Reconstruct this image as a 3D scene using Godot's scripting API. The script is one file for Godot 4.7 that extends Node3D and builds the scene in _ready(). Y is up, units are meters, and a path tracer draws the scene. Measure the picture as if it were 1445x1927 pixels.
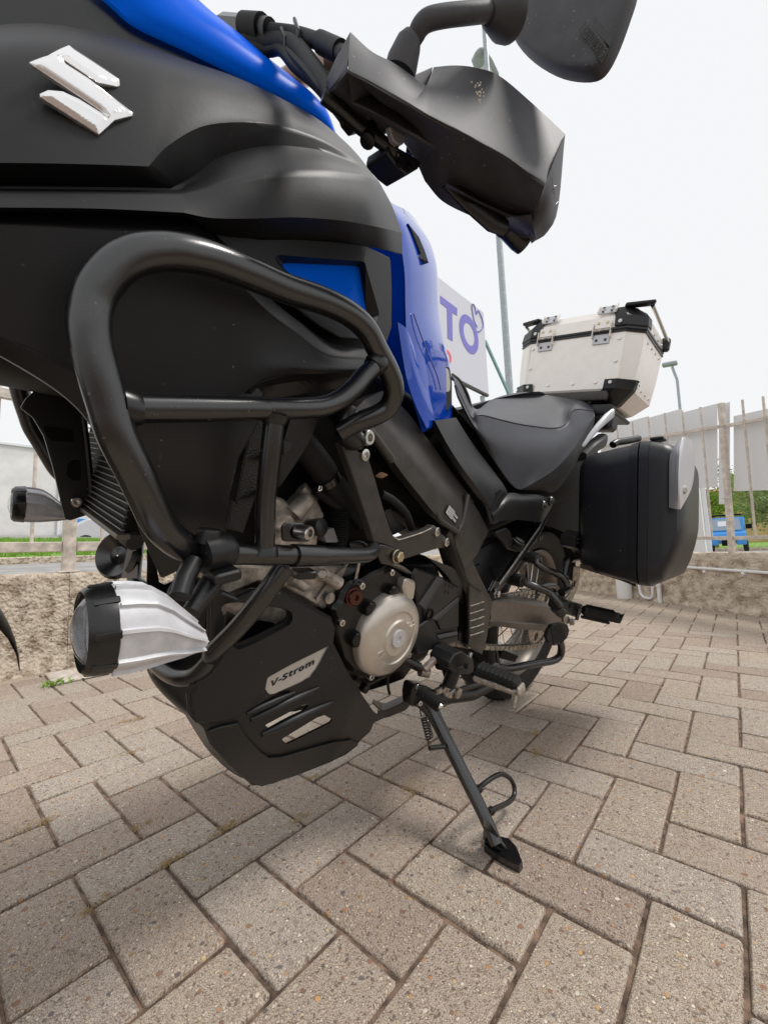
extends Node3D
# A parked touring motorcycle on herringbone paving. The motorcycle stands in its own axes (x rearwards, y up, z to its left) and leans on its side stand.

class MB:
	var v := PackedVector3Array()
	var u := PackedVector2Array()
	func tri(a: Vector3, b: Vector3, c: Vector3) -> void:
		v.append(a); v.append(b); v.append(c)
	func quad(a: Vector3, b: Vector3, c: Vector3, d: Vector3) -> void:
		tri(a, b, c); tri(a, c, d)
	func grid(rows: Array, close_u := false, close_v := false) -> void:
		var nr := rows.size()
		for j in (nr if close_v else nr - 1):
			var a: PackedVector3Array = rows[j]
			var b: PackedVector3Array = rows[(j + 1) % nr]
			var n := a.size()
			for i in (n if close_u else n - 1):
				var k := (i + 1) % n
				quad(a[i], a[k], b[k], b[i])
	func fan(ring: PackedVector3Array, centre: Vector3) -> void:
		for i in ring.size():
			tri(ring[i], ring[(i + 1) % ring.size()], centre)
	func add(o: MB, xf := Transform3D.IDENTITY) -> MB:
		for p in o.v:
			v.append(xf * p)
		return self
	func mirror() -> MB:
		var m := MB.new()
		for p in v:
			m.v.append(Vector3(p.x, p.y, -p.z))
		return m
	func warp(f: Callable) -> MB:
		for i in v.size():
			v[i] = f.call(v[i])
		return self
	func refine(most: float) -> MB:
		for step in 8:
			var w := PackedVector3Array()
			var cut := false
			for t in range(0, v.size(), 3):
				var p := [v[t], v[t + 1], v[t + 2]]
				var e := [p[0].distance_to(p[1]) > most, p[1].distance_to(p[2]) > most, p[2].distance_to(p[0]) > most]
				var n := int(e[0]) + int(e[1]) + int(e[2])
				if n == 0:
					w.append_array(PackedVector3Array(p))
					continue
				cut = true
				if n == 3:
					var a: Vector3 = (p[0] + p[1]) / 2; var b: Vector3 = (p[1] + p[2]) / 2; var c: Vector3 = (p[2] + p[0]) / 2
					w.append_array(PackedVector3Array([p[0], a, c, a, p[1], b, c, b, p[2], a, b, c]))
					continue
				var s := 0
				if n == 1:
					s = 0 if e[0] else (1 if e[1] else 2)
				else:
					s = 1 if not e[0] else (2 if not e[1] else 0)
				var q0: Vector3 = p[s]; var q1: Vector3 = p[(s + 1) % 3]; var q2: Vector3 = p[(s + 2) % 3]
				var m01: Vector3 = (q0 + q1) / 2
				if n == 1:
					w.append_array(PackedVector3Array([q0, m01, q2, m01, q1, q2]))
				else:
					var m12: Vector3 = (q1 + q2) / 2
					w.append_array(PackedVector3Array([m01, q1, m12, q0, m01, m12, q0, m12, q2]))
			v = w
			if not cut:
				break
		return self
	func mesh(angle := 38.0) -> ArrayMesh:
		var n := v.size() / 3
		var fn := PackedVector3Array()
		var fw := PackedVector3Array()
		var at := {}
		var keys := []
		keys.resize(v.size())
		for t in n:
			var a := v[t * 3]
			var c := (v[t * 3 + 2] - a).cross(v[t * 3 + 1] - a)
			fn.append(c.normalized())
			fw.append(c)
			for k in 3:
				var key := Vector3i((v[t * 3 + k] * 20000.0).round())
				keys[t * 3 + k] = key
				if at.has(key):
					at[key].append(t)
				else:
					at[key] = [t]
		var lim := cos(deg_to_rad(angle))
		var ns := PackedVector3Array()
		ns.resize(v.size())
		for i in v.size():
			var me := fn[i / 3]
			var s := Vector3.ZERO
			for t in at[keys[i]]:
				if fn[t].dot(me) >= lim:
					s += fw[t]
			ns[i] = s.normalized() if s.length_squared() > 1e-20 else (me if me.length_squared() > 0.5 else Vector3.UP)
		var arr := []
		arr.resize(Mesh.ARRAY_MAX)
		arr[Mesh.ARRAY_VERTEX] = v
		arr[Mesh.ARRAY_NORMAL] = ns
		if u.size() == v.size():
			arr[Mesh.ARRAY_TEX_UV] = u
		var m := ArrayMesh.new()
		m.add_surface_from_arrays(Mesh.PRIMITIVE_TRIANGLES, arr)
		return m

func pts(a: Array) -> PackedVector3Array:
	var r := PackedVector3Array()
	for i in range(0, a.size(), 3):
		r.append(Vector3(a[i], a[i + 1], a[i + 2]))
	return r
func pts2(a: Array) -> PackedVector2Array:
	var r := PackedVector2Array()
	for i in range(0, a.size(), 2):
		r.append(Vector2(a[i], a[i + 1]))
	return r
func cr(p: PackedVector3Array, n: int, closed := false) -> PackedVector3Array:
	var r := PackedVector3Array()
	var c := p.size()
	var segs := c if closed else c - 1
	for i in segs:
		var p0 := p[(i - 1 + c) % c] if closed or i > 0 else p[0] * 2 - p[1]
		var p1 := p[i]
		var p2 := p[(i + 1) % c]
		var p3 := p[(i + 2) % c] if closed or i + 2 < c else p[c - 1] * 2 - p[c - 2]
		for k in n:
			r.append(p1.cubic_interpolate(p2, p0, p3, float(k) / n))
	if not closed:
		r.append(p[c - 1])
	return r
func bend(p: PackedVector3Array, rad: float, n := 6) -> PackedVector3Array:
	var r := PackedVector3Array([p[0]])
	for i in range(1, p.size() - 1):
		var a := (p[i - 1] - p[i]); var b := (p[i + 1] - p[i])
		var phi := a.angle_to(b)
		var t := minf(rad / tan(phi / 2), minf(a.length(), b.length()) * 0.48)
		var s := p[i] + a.normalized() * t; var e := p[i] + b.normalized() * t
		for k in n + 1:
			var f := float(k) / n
			r.append(s.lerp(p[i], f).lerp(p[i].lerp(e, f), f))
	r.append(p[p.size() - 1])
	return r
func tube(path: PackedVector3Array, rad, seg := 14, caps := true) -> MB:
	var m := MB.new()
	var rows := []
	var n := path.size()
	var t0 := (path[1] - path[0]).normalized()
	var x := t0.cross(Vector3.UP if absf(t0.y) < 0.9 else Vector3.RIGHT).normalized()
	for i in n:
		var t := (path[mini(i + 1, n - 1)] - path[maxi(i - 1, 0)]).normalized()
		x = (x - t * x.dot(t)).normalized()
		var y := t.cross(x)
		var rr: float = rad if rad is float else rad[mini(i, rad.size() - 1)]
		var ring := PackedVector3Array()
		for k in seg:
			var a := TAU * k / seg
			ring.append(path[i] + (x * cos(a) + y * sin(a)) * rr)
		rows.append(ring)
	m.grid(rows, true)
	if caps:
		m.fan(rows[0], path[0]); m.fan(rows[n - 1], path[n - 1])
	return m
func frame(at: Vector3, z: Vector3, up := Vector3.UP) -> Transform3D:
	z = z.normalized()
	if absf(up.normalized().dot(z)) > 0.98:
		up = Vector3.RIGHT
	var x := up.cross(z).normalized()
	return Transform3D(Basis(x, z.cross(x), z), at)
func lathe(at: Vector3, axis: Vector3, prof: Array, seg := 24, closed := true) -> MB:   # prof: h, r pairs
	var f := frame(at, axis)
	var m := MB.new()
	var rows := []
	for i in range(0, prof.size(), 2):
		var ring := PackedVector3Array()
		for k in seg:
			var a := TAU * k / seg
			ring.append(f * Vector3(cos(a) * prof[i + 1], sin(a) * prof[i + 1], prof[i]))
		rows.append(ring)
	m.grid(rows, true)
	if closed:
		m.fan(rows[0], f * Vector3(0, 0, prof[0])); m.fan(rows[-1], f * Vector3(0, 0, prof[prof.size() - 2]))
	return m
func inset(p: PackedVector2Array, d: float) -> PackedVector2Array:
	var r := PackedVector2Array()
	var n := p.size()
	if area2(p) < 0:
		d = -d
	for i in n:
		var a := (p[i] - p[(i - 1 + n) % n]).normalized(); var b := (p[(i + 1) % n] - p[i]).normalized()
		var na := Vector2(-a.y, a.x); var nb := Vector2(-b.y, b.x)
		var m := (na + nb)
		var l := maxf(1 + na.dot(nb), 0.35)
		r.append(p[i] + m * (d / l))
	return r
func area2(p: PackedVector2Array) -> float:
	var s := 0.0
	for i in p.size():
		s += p[i].cross(p[(i + 1) % p.size()])
	return s / 2
func rounded(p: PackedVector2Array, rad: float, n := 4) -> PackedVector2Array:
	var r := PackedVector2Array()
	var c := p.size()
	for i in c:
		var a := p[(i - 1 + c) % c] - p[i]; var b := p[(i + 1) % c] - p[i]
		var phi := absf(a.angle_to(b))
		var t := minf(rad / tan(maxf(phi, 0.15) / 2), minf(a.length(), b.length()) * 0.45)
		if phi > 2.9:
			r.append(p[i]); continue
		var s := p[i] + a.normalized() * t; var e := p[i] + b.normalized() * t
		for k in n + 1:
			var f := float(k) / n
			r.append(s.lerp(p[i], f).lerp(p[i].lerp(e, f), f))
	return r
func smooth2(p: PackedVector2Array, n := 4) -> PackedVector2Array:
	var q := PackedVector3Array()
	for a in p:
		q.append(Vector3(a.x, a.y, 0))
	var r := PackedVector2Array()
	for a in cr(q, n, true):
		r.append(Vector2(a.x, a.y))
	return r
# a plate: outline in the frame's xy plane, front at local z = 0, back at -th
func plate(poly: PackedVector2Array, th: float, bev := 0.0008, f := Transform3D.IDENTITY, holes: Array = []) -> MB:
	var m := MB.new()
	if area2(poly) < 0:
		poly = poly.duplicate(); poly.reverse()
	var inn := inset(poly, bev)
	for k in 4:   # a bevel too wide for the outline would fold over: narrow it
		if Geometry2D.triangulate_polygon(inn).size() >= (poly.size() - 2) * 3 and area2(inn) > 0 and Geometry2D.offset_polygon(inn, 0.00001).size() == 1:
			break
		bev *= 0.45
		inn = inset(poly, bev)
	var b2 := minf(bev, th * 0.45)
	var rows := []
	for q in [[inn, 0.0], [poly, -b2], [poly, -th + b2], [inn, -th]]:
		var ring := PackedVector3Array()
		for a in q[0]:
			ring.append(f * Vector3(a.x, a.y, q[1]))
		rows.append(ring)
	m.grid(rows, true)
	var caps := [inn]
	for h in holes:
		var c := Vector2.ZERO
		for a in h:
			c += a / h.size()
		var next := []
		for p in caps:
			for side in [-1, 1]:
				var half := PackedVector2Array([Vector2(c.x, c.y - 9), Vector2(c.x + side * 9, c.y - 9), Vector2(c.x + side * 9, c.y + 9), Vector2(c.x, c.y + 9)])
				for piece in Geometry2D.intersect_polygons(p, half):
					for w in Geometry2D.clip_polygons(piece, h):
						next.append(w)
		caps = next
		var hr := []
		for zz in [0.0, -th]:
			var ring := PackedVector3Array()
			for a in h:
				ring.append(f * Vector3(a.x, a.y, zz))
			hr.append(ring)
		m.grid(hr, true)
	for p in caps:
		var t := Geometry2D.triangulate_polygon(p)
		for i in range(0, t.size(), 3):
			for zz in [0.0, -th]:
				var a := f * Vector3(p[t[i]].x, p[t[i]].y, zz); var b := f * Vector3(p[t[i + 1]].x, p[t[i + 1]].y, zz); var c := f * Vector3(p[t[i + 2]].x, p[t[i + 2]].y, zz)
				var want := f.basis.z if zz == 0.0 else -f.basis.z
				if (c - a).cross(b - a).dot(want) > 0:
					m.tri(a, b, c)
				else:
					m.tri(a, c, b)
	# make the sides face outwards like the caps
	return m
func zp(a: Array, z: float, th: float, bev := 0.0008, rad := 0.0, holes: Array = []) -> MB:   # plate in a plane of constant z
	var p := pts2(a)
	if rad > 0:
		p = rounded(p, rad)
	return plate(p, th, bev, Transform3D(Basis.IDENTITY, Vector3(0, 0, z)), holes)
func box(size: Vector3, bev := 0.002, f := Transform3D.IDENTITY) -> MB:
	var h := size / 2
	var r := minf(bev, minf(h.x, h.y) * 0.9)
	var p := rounded(PackedVector2Array([Vector2(-h.x, -h.y), Vector2(h.x, -h.y), Vector2(h.x, h.y), Vector2(-h.x, h.y)]), r * 1.5, 2)
	return plate(p, size.z, minf(r, h.z * 0.9), f * Transform3D(Basis.IDENTITY, Vector3(0, 0, h.z)))
func bar(a: Vector3, b: Vector3, w: float, h: float, bev := 0.001, up := Vector3.UP) -> MB:   # a flat bar from a to b, w across, h along up
	var f := frame((a + b) / 2, b - a, up)
	return box(Vector3(w, h, a.distance_to(b)), bev, f)
func sheet(rows: Array, nu: int, nv: int, off := Vector3(0, 0, -0.003), crease_r: Array = [], crease_c: Array = []) -> MB:
	var m := MB.new()
	var ctl := []
	for r in rows:
		ctl.append(pts(r) if r is Array else r)
	var nc: int = ctl[0].size()
	var nr := ctl.size()
	var cc := [0]; cc.append_array(crease_c); cc.append(nc - 1)
	var rr := [0]; rr.append_array(crease_r); rr.append(nr - 1)
	var wide := []
	for r in ctl:
		var line := PackedVector3Array()
		for k in cc.size() - 1:
			var q := cr(r.slice(cc[k], cc[k + 1] + 1), nu)
			if k > 0:
				q.remove_at(0)
			line.append_array(q)
		wide.append(line)
	var n: int = wide[0].size()
	var cols := []
	for i in n:
		var col := PackedVector3Array()
		for r in wide:
			col.append(r[i])
		var line := PackedVector3Array()
		for k in rr.size() - 1:
			var q := cr(col.slice(rr[k], rr[k + 1] + 1), nv)
			if k > 0:
				q.remove_at(0)
			line.append_array(q)
		cols.append(line)
	var out := []
	for j in cols[0].size():
		var ring := PackedVector3Array()
		for i in n:
			ring.append(cols[i][j])
		out.append(ring)
	m.grid(out)
	if off != Vector3.ZERO:
		var back := []
		for ring in out:
			var b := PackedVector3Array()
			for p in ring:
				b.append(p + off)
			b.reverse()
			back.append(b)
		m.grid(back)
		var edge := PackedVector3Array(); var eb := PackedVector3Array()
		for p in out[0]: edge.append(p)
		for j in range(1, out.size()): edge.append(out[j][n - 1])
		for i in range(n - 2, -1, -1): edge.append(out[-1][i])
		for j in range(out.size() - 2, 0, -1): edge.append(out[j][0])
		for p in edge: eb.append(p + off)
		m.grid([eb, edge], true)
	return m
func loft(rings: Array, caps := true) -> MB:
	var m := MB.new()
	var rows := []
	for r in rings:
		rows.append(pts(r) if r is Array else r)
	m.grid(rows, true)
	if caps:
		for e in [rows[0], rows[-1]]:
			var c := Vector3.ZERO
			for p in e: c += p / e.size()
			m.fan(e, c)
	return m
func ell(c: Vector3, ax: Vector3, ay: Vector3, n := 24, power := 2.0) -> PackedVector3Array:
	var r := PackedVector3Array()
	for k in n:
		var a := TAU * k / n
		var s := sin(a); var co := cos(a)
		r.append(c + ax * signf(co) * pow(absf(co), 2.0 / power) + ay * signf(s) * pow(absf(s), 2.0 / power))
	return r

var taken := {}
func numbered(called: String, parent: Node) -> String:
	var key := str(parent.get_instance_id()) + called
	var k: int = taken.get(key, 0)
	taken[key] = k + 1
	return called if k == 0 else "%s_%03d" % [called, k]
func part(parent: Node, called: String, m, mat: Material, angle := 38.0) -> MeshInstance3D:
	var o := MeshInstance3D.new()
	o.name = numbered(called, parent)
	o.mesh = m.mesh(angle) if m is MB else m
	o.material_override = mat
	parent.add_child(o, true)
	return o
func tag(o: Node, label: String, category := "", group := "", kind := "") -> void:
	if label: o.set_meta("label", label)
	if category: o.set_meta("category", category)
	if group: o.set_meta("group", group)
	if kind: o.set_meta("kind", kind)
func base(called: String, at := Vector3.ZERO) -> Node3D:
	var o := Node3D.new()
	o.name = numbered(called, self)
	o.position = at
	add_child(o, true)
	return o
func bolt(parent: Node, at: Vector3, dir: Vector3, r: float, mat: Material, h := 0.0, socket := true, called := "bolt") -> void:
	if h == 0.0: h = r * 0.9
	var m := lathe(at, dir, [0, r, h * 0.85, r, h, r * 0.86, h, r * 0.5] + ([h * 0.45, r * 0.46, h * 0.4, 0.0001] if socket else [h * 1.02, 0.0001]), 14, false)
	part(parent, called, m, mat)
func hexbolt(parent: Node, at: Vector3, dir: Vector3, r: float, mat: Material, h := 0.008) -> void:
	var m := lathe(at, dir, [0, r * 1.25, h * 0.25, r * 1.25, h * 0.3, r * 1.1], 24, false)
	m.add(lathe(at, dir, [h * 0.2, r, h * 0.9, r, h, r * 0.86, h, 0.0001], 6, false))
	part(parent, "bolt", m, mat, 30)


func noise_tex(freq: float, seed_: int, size := 512, kind := FastNoiseLite.TYPE_SIMPLEX, oct := 4, normal := false, strength := 4.0) -> NoiseTexture2D:
	var n := FastNoiseLite.new()
	n.noise_type = kind; n.frequency = freq; n.seed = seed_; n.fractal_octaves = oct
	var t := NoiseTexture2D.new()
	t.width = size; t.height = size; t.seamless = true; t.noise = n; t.as_normal_map = normal; t.bump_strength = strength
	return t
func blot(im: Image, x: int, y: int, r: float, ar: float, turn: float, c: Color) -> void:
	var s := im.get_width()
	var h := im.get_height()
	var R := int(ceil(r))
	var ct := cos(turn); var st := sin(turn)
	for dy in range(-R, R + 1):
		for dx in range(-R, R + 1):
			var p := dx * ct + dy * st; var q := (dy * ct - dx * st) / ar
			var d := (p * p + q * q) / (r * r)
			if d < 1.0:
				var at := Vector2i(posmod(x + dx, s), posmod(y + dy, h))
				var a := c.a * clampf((1.0 - d) * 2.5, 0, 1)
				im.set_pixelv(at, im.get_pixelv(at).lerp(Color(c.r, c.g, c.b), a))
func specked(base_c: Color, count: int, vary: float, speck: Color, seed_: int, size := 512) -> ImageTexture:
	var im := Image.create(size, size, false, Image.FORMAT_RGB8)
	var n := FastNoiseLite.new(); n.seed = seed_; n.frequency = 0.012; n.fractal_octaves = 4
	var ni := n.get_seamless_image(size, size)
	for y in size:
		for x in size:
			var k := 1.0 + (ni.get_pixel(x, y).r - 0.5) * vary * 2.0
			im.set_pixel(x, y, Color(base_c.r * k, base_c.g * k, base_c.b * k))
	var g := RandomNumberGenerator.new(); g.seed = seed_
	for i in count:
		var r := 0.7 + pow(g.randf(), 4.0) * 2.2
		blot(im, g.randi() % size, g.randi() % size, r, g.randf_range(0.3, 1.0), g.randf() * PI, Color(speck.r, speck.g, speck.b, g.randf_range(0.15, 0.9)))
	for i in count / 40:   # short hair scratches
		var p := Vector2(g.randi() % size, g.randi() % size); var d := Vector2.from_angle(g.randf() * TAU)
		for k in g.randi_range(6, 26):
			p += d; d = d.rotated(g.randf_range(-0.12, 0.12))
			blot(im, int(p.x), int(p.y), 0.8, 1.0, 0, Color(speck.r, speck.g, speck.b, 0.35))
	return ImageTexture.create_from_image(im)
func mat(c: Color, rough: float, metal := 0.0, spec := 0.5) -> StandardMaterial3D:
	var m := StandardMaterial3D.new()
	m.albedo_color = c; m.roughness = rough; m.metallic = metal; m.metallic_specular = spec
	return m
func lin(r: float, g := -1.0, b := -1.0) -> Color:
	if g < 0: g = r
	if b < 0: b = r
	return Color(r, g, b).linear_to_srgb()
func tri_map(m: StandardMaterial3D, t: Texture2D, metres: float, bump: Texture2D = null, height := 0.0) -> StandardMaterial3D:
	m.uv1_triplanar = true
	m.uv1_scale = Vector3.ONE / metres
	if t:
		m.albedo_texture = t; m.albedo_color = Color.WHITE
	if bump:
		m.heightmap_enabled = true; m.heightmap_texture = bump; m.heightmap_scale = height
	return m
var M := {}
func make_materials() -> void:
	var grain := noise_tex(0.09, 3, 512, FastNoiseLite.TYPE_CELLULAR, 2)
	var fine := noise_tex(0.16, 5, 512, FastNoiseLite.TYPE_SIMPLEX, 3)
	var dust := Color(0.55, 0.53, 0.5)
	M.fairing = tri_map(mat(Color.WHITE, 0.46, 0, 0.42), specked(lin(0.0085, 0.0082, 0.0088), 90, 0.12, dust, 11), 0.26, grain, 0.004)
	M.plastic = tri_map(mat(Color.WHITE, 0.4, 0, 0.5), specked(lin(0.0085, 0.0087, 0.0092), 170, 0.15, dust, 12), 0.3, grain, 0.005)
	M.guard = tri_map(mat(Color.WHITE, 0.58, 0, 0.5), specked(lin(0.046, 0.045, 0.05), 420, 0.15, Color(0.75, 0.72, 0.66), 13), 0.22, grain, 0.006)
	M.satin = tri_map(mat(Color.WHITE, 0.27, 0, 0.72), specked(lin(0.004, 0.004, 0.0045), 520, 0.2, Color(0.5, 0.49, 0.46), 14), 0.2, fine, 0.003)
	M.satin_clean = mat(lin(0.005), 0.3, 0, 0.55)
	M.black = mat(lin(0.0025), 0.6, 0, 0.3)
	M.rubber = tri_map(mat(Color.WHITE, 0.6, 0, 0.38), specked(lin(0.009), 160, 0.3, Color(0.4, 0.37, 0.33), 15), 0.2, fine, 0.006)
	M.blue = mat(lin(0.0, 0.06, 0.5), 0.25, 0.0, 0.1); M.blue.clearcoat_enabled = true; M.blue.clearcoat = 1.0; M.blue.clearcoat_roughness = 0.02
	M.cowl = mat(lin(0.0, 0.13, 0.85), 0.28, 0.0, 0.12)
	M.blue_dark = mat(lin(0.0, 0.02, 0.22), 0.3); M.blue_dark.clearcoat_enabled = true; M.blue_dark.clearcoat_roughness = 0.03
	M.cast = tri_map(mat(lin(0.5, 0.5, 0.52), 0.5, 0.1), specked(lin(0.62, 0.62, 0.64), 250, 0.08, Color(0.75, 0.75, 0.76), 16), 0.1, fine, 0.006)
	M.cover = tri_map(mat(Color.WHITE, 0.34, 0.7), specked(lin(0.6, 0.555, 0.49), 60, 0.04, Color(0.62, 0.59, 0.55), 17), 0.16, fine, 0.004)
	M.engine = tri_map(mat(Color.WHITE, 0.45, 0.35), specked(lin(0.34, 0.305, 0.265), 500, 0.35, Color(0.2, 0.16, 0.12), 18), 0.16, fine, 0.012)
	M.engine_black = tri_map(mat(Color.WHITE, 0.26, 0.1, 0.5), specked(lin(0.008, 0.007, 0.0065), 260, 0.3, Color(0.3, 0.26, 0.22), 19), 0.18, fine, 0.006)
	M.frame = tri_map(mat(Color.WHITE, 0.42, 0.35), specked(lin(0.06, 0.054, 0.048), 70, 0.12, dust, 20), 0.25, fine, 0.002)
	M.swingarm = tri_map(mat(Color.WHITE, 0.4, 0.6), specked(lin(0.17, 0.152, 0.132), 200, 0.06, Color(0.6, 0.56, 0.5), 21), 0.2, fine, 0.004)
	M.alloy = tri_map(mat(Color.WHITE, 0.36, 0.3), specked(lin(0.93, 0.88, 0.82), 60, 0.015, Color(0.75, 0.72, 0.68), 22), 0.3)
	M.steel = mat(lin(0.62, 0.6, 0.57), 0.25, 1.0)
	M.zinc = mat(lin(0.62, 0.55, 0.38), 0.25, 1.0)
	M.dull_steel = tri_map(mat(Color.WHITE, 0.45, 0.8), specked(lin(0.42, 0.38, 0.33), 500, 0.3, Color(0.25, 0.2, 0.15), 23), 0.1)
	M.chrome = mat(lin(0.92, 0.92, 0.93), 0.06, 1.0)
	M.grey_plastic = mat(lin(0.045, 0.045, 0.048), 0.45)
	M.cream = mat(lin(0.55, 0.5, 0.38), 0.8)
	M.emblem = mat(lin(0.9, 0.89, 0.89), 0.12, 0.75)
	M.seat = tri_map(mat(Color.WHITE, 0.5, 0, 0.45), specked(lin(0.062, 0.065, 0.076), 40, 0.06, dust, 24), 0.3, grain, 0.004)
	M.seat_side = tri_map(mat(Color.WHITE, 0.55, 0, 0.45), specked(lin(0.035, 0.035, 0.037), 900, 0.2, Color(0.3, 0.3, 0.31), 25), 0.12, grain, 0.03)
	M.pannier = tri_map(mat(Color.WHITE, 0.4, 0, 0.5), specked(lin(0.0075, 0.008, 0.011), 160, 0.1, Color(0.6, 0.6, 0.6), 26), 0.4, grain, 0.006)
	M.silver = mat(lin(0.56, 0.56, 0.58), 0.34, 0.35)
	M.grey = mat(lin(0.25, 0.25, 0.26), 0.4, 0.3)
	M.badge = mat(lin(0.55, 0.53, 0.5), 0.4, 0.5)
	M.ink = mat(lin(0.01), 0.5)
	M.white = mat(lin(0.75), 0.5)
	M.bronze = mat(lin(0.12, 0.06, 0.045), 0.22, 0.85)
	M.fork = mat(lin(0.2, 0.12, 0.09), 0.12, 0.9)
	M.fin = mat(lin(0.22, 0.2, 0.17), 0.45, 0.7)
	M.lens = mat(Color(0.95, 0.97, 1.0, 0.12), 0.03); M.lens.transparency = BaseMaterial3D.TRANSPARENCY_ALPHA
	M.mesh = tri_map(mat(lin(0.03, 0.028, 0.025), 0.5, 0.2), null, 0.03, noise_tex(0.05, 6, 256, FastNoiseLite.TYPE_CELLULAR, 1), 0.12)
	M.orange = mat(lin(0.5, 0.13, 0.03), 0.5)
	M.leaf = mat(lin(0.25, 0.15, 0.08), 0.7)
	M.red = mat(lin(0.22, 0.045, 0.03), 0.4)
	# setting
	M.bed = tri_map(mat(Color.WHITE, 0.95), specked(lin(0.165, 0.11, 0.08), 9000, 0.5, Color(0.6, 0.49, 0.4), 30), 0.25, fine, 0.1)
	M.concrete = wall_material()
	M.asphalt = tri_map(mat(Color.WHITE, 0.9), specked(lin(0.32, 0.31, 0.3), 2500, 0.12, Color(0.5, 0.5, 0.5), 31), 2.0)
	M.galv = tri_map(mat(Color.WHITE, 0.5, 0.3), specked(lin(0.4, 0.44, 0.46), 900, 0.15, Color(0.8, 0.83, 0.85), 32), 0.5)
	M.fence = tri_map(mat(Color.WHITE, 0.45, 0.15), specked(lin(0.62, 0.55, 0.48), 300, 0.18, Color(0.45, 0.38, 0.33), 33), 0.4)
	M.panel = mat(lin(0.76, 0.77, 0.79), 0.6)
	M.render_white = tri_map(mat(Color.WHITE, 0.9), specked(lin(0.72, 0.71, 0.69), 300, 0.05, Color(0.75, 0.74, 0.72), 34), 6.0)
	M.ochre = tri_map(mat(Color.WHITE, 0.9), specked(lin(0.62, 0.43, 0.22), 400, 0.1, Color(0.75, 0.6, 0.4), 35), 5.0)
	M.roof = mat(lin(0.35, 0.14, 0.09), 0.8)
	M.grass = tri_map(mat(Color.WHITE, 0.9), specked(lin(0.17, 0.3, 0.05), 4000, 0.4, Color(0.62, 0.72, 0.3), 36), 1.5)
	M.blade = mat(lin(0.2, 0.36, 0.05), 0.7); M.blade.backlight_enabled = true; M.blade.backlight = Color(0.3, 0.4, 0.1)
	M.straw = mat(lin(0.42, 0.3, 0.13), 0.8)
	M.moss = mat(lin(0.12, 0.17, 0.05), 0.9)
	M.sign = mat(lin(0.62, 0.62, 0.68), 0.5)
	M.sign_blue = mat(lin(0.19, 0.17, 0.55), 0.5)
	M.sign_red = mat(lin(0.85, 0.13, 0.13), 0.5)
	M.teal = mat(lin(0.2, 0.36, 0.36), 0.5)
	M.truck = mat(lin(0.05, 0.27, 0.66), 0.3)
	M.glass = mat(lin(0.28, 0.36, 0.45), 0.08)
	M.tyre = mat(lin(0.02), 0.8)
	M.window = mat(lin(0.1, 0.3, 0.45), 0.1)

func wall_material() -> StandardMaterial3D:
	var s := 1024
	var im := Image.create(s, s, false, Image.FORMAT_RGB8)
	var a := FastNoiseLite.new(); a.seed = 41; a.frequency = 0.009; a.fractal_octaves = 5
	var b := FastNoiseLite.new(); b.seed = 42; b.frequency = 0.05; b.fractal_octaves = 4
	var ai := a.get_seamless_image(s, s); var bi := b.get_seamless_image(s, s)
	for y in s:
		for x in s:
			var p := ai.get_pixel(x, y).r; var q := bi.get_pixel(x, y).r
			var c := Color(0.78, 0.73, 0.665).lerp(Color(0.63, 0.565, 0.495), smoothstep(0.4, 0.75, p))
			c = c.lerp(Color(0.3, 0.25, 0.2), smoothstep(0.54, 0.8, q) * smoothstep(0.35, 0.7, p) * 0.8)
			c = c.lerp(Color(0.86, 0.81, 0.73), smoothstep(0.62, 0.42, q) * smoothstep(0.55, 0.3, p) * 0.6)
			im.set_pixel(x, y, c)
	var g := RandomNumberGenerator.new(); g.seed = 43
	for i in 5200:
		var r := 1.0 + pow(g.randf(), 3.0) * 6.0
		var c: Color = [Color(0.72, 0.66, 0.57), Color(0.55, 0.46, 0.38), Color(0.25, 0.2, 0.17), Color(0.34, 0.3, 0.24), Color(0.8, 0.75, 0.68)][g.randi() % 5]
		c.a = g.randf_range(0.2, 0.7)
		blot(im, g.randi() % s, g.randi() % s, r, g.randf_range(0.5, 1), g.randf() * PI, c)
	var m := tri_map(mat(Color.WHITE, 0.95, 0, 0.3), ImageTexture.create_from_image(im), 0.85, noise_tex(0.05, 44, 512, FastNoiseLite.TYPE_SIMPLEX, 5), 0.9)
	m.uv1_world_triplanar = true
	return m

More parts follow.
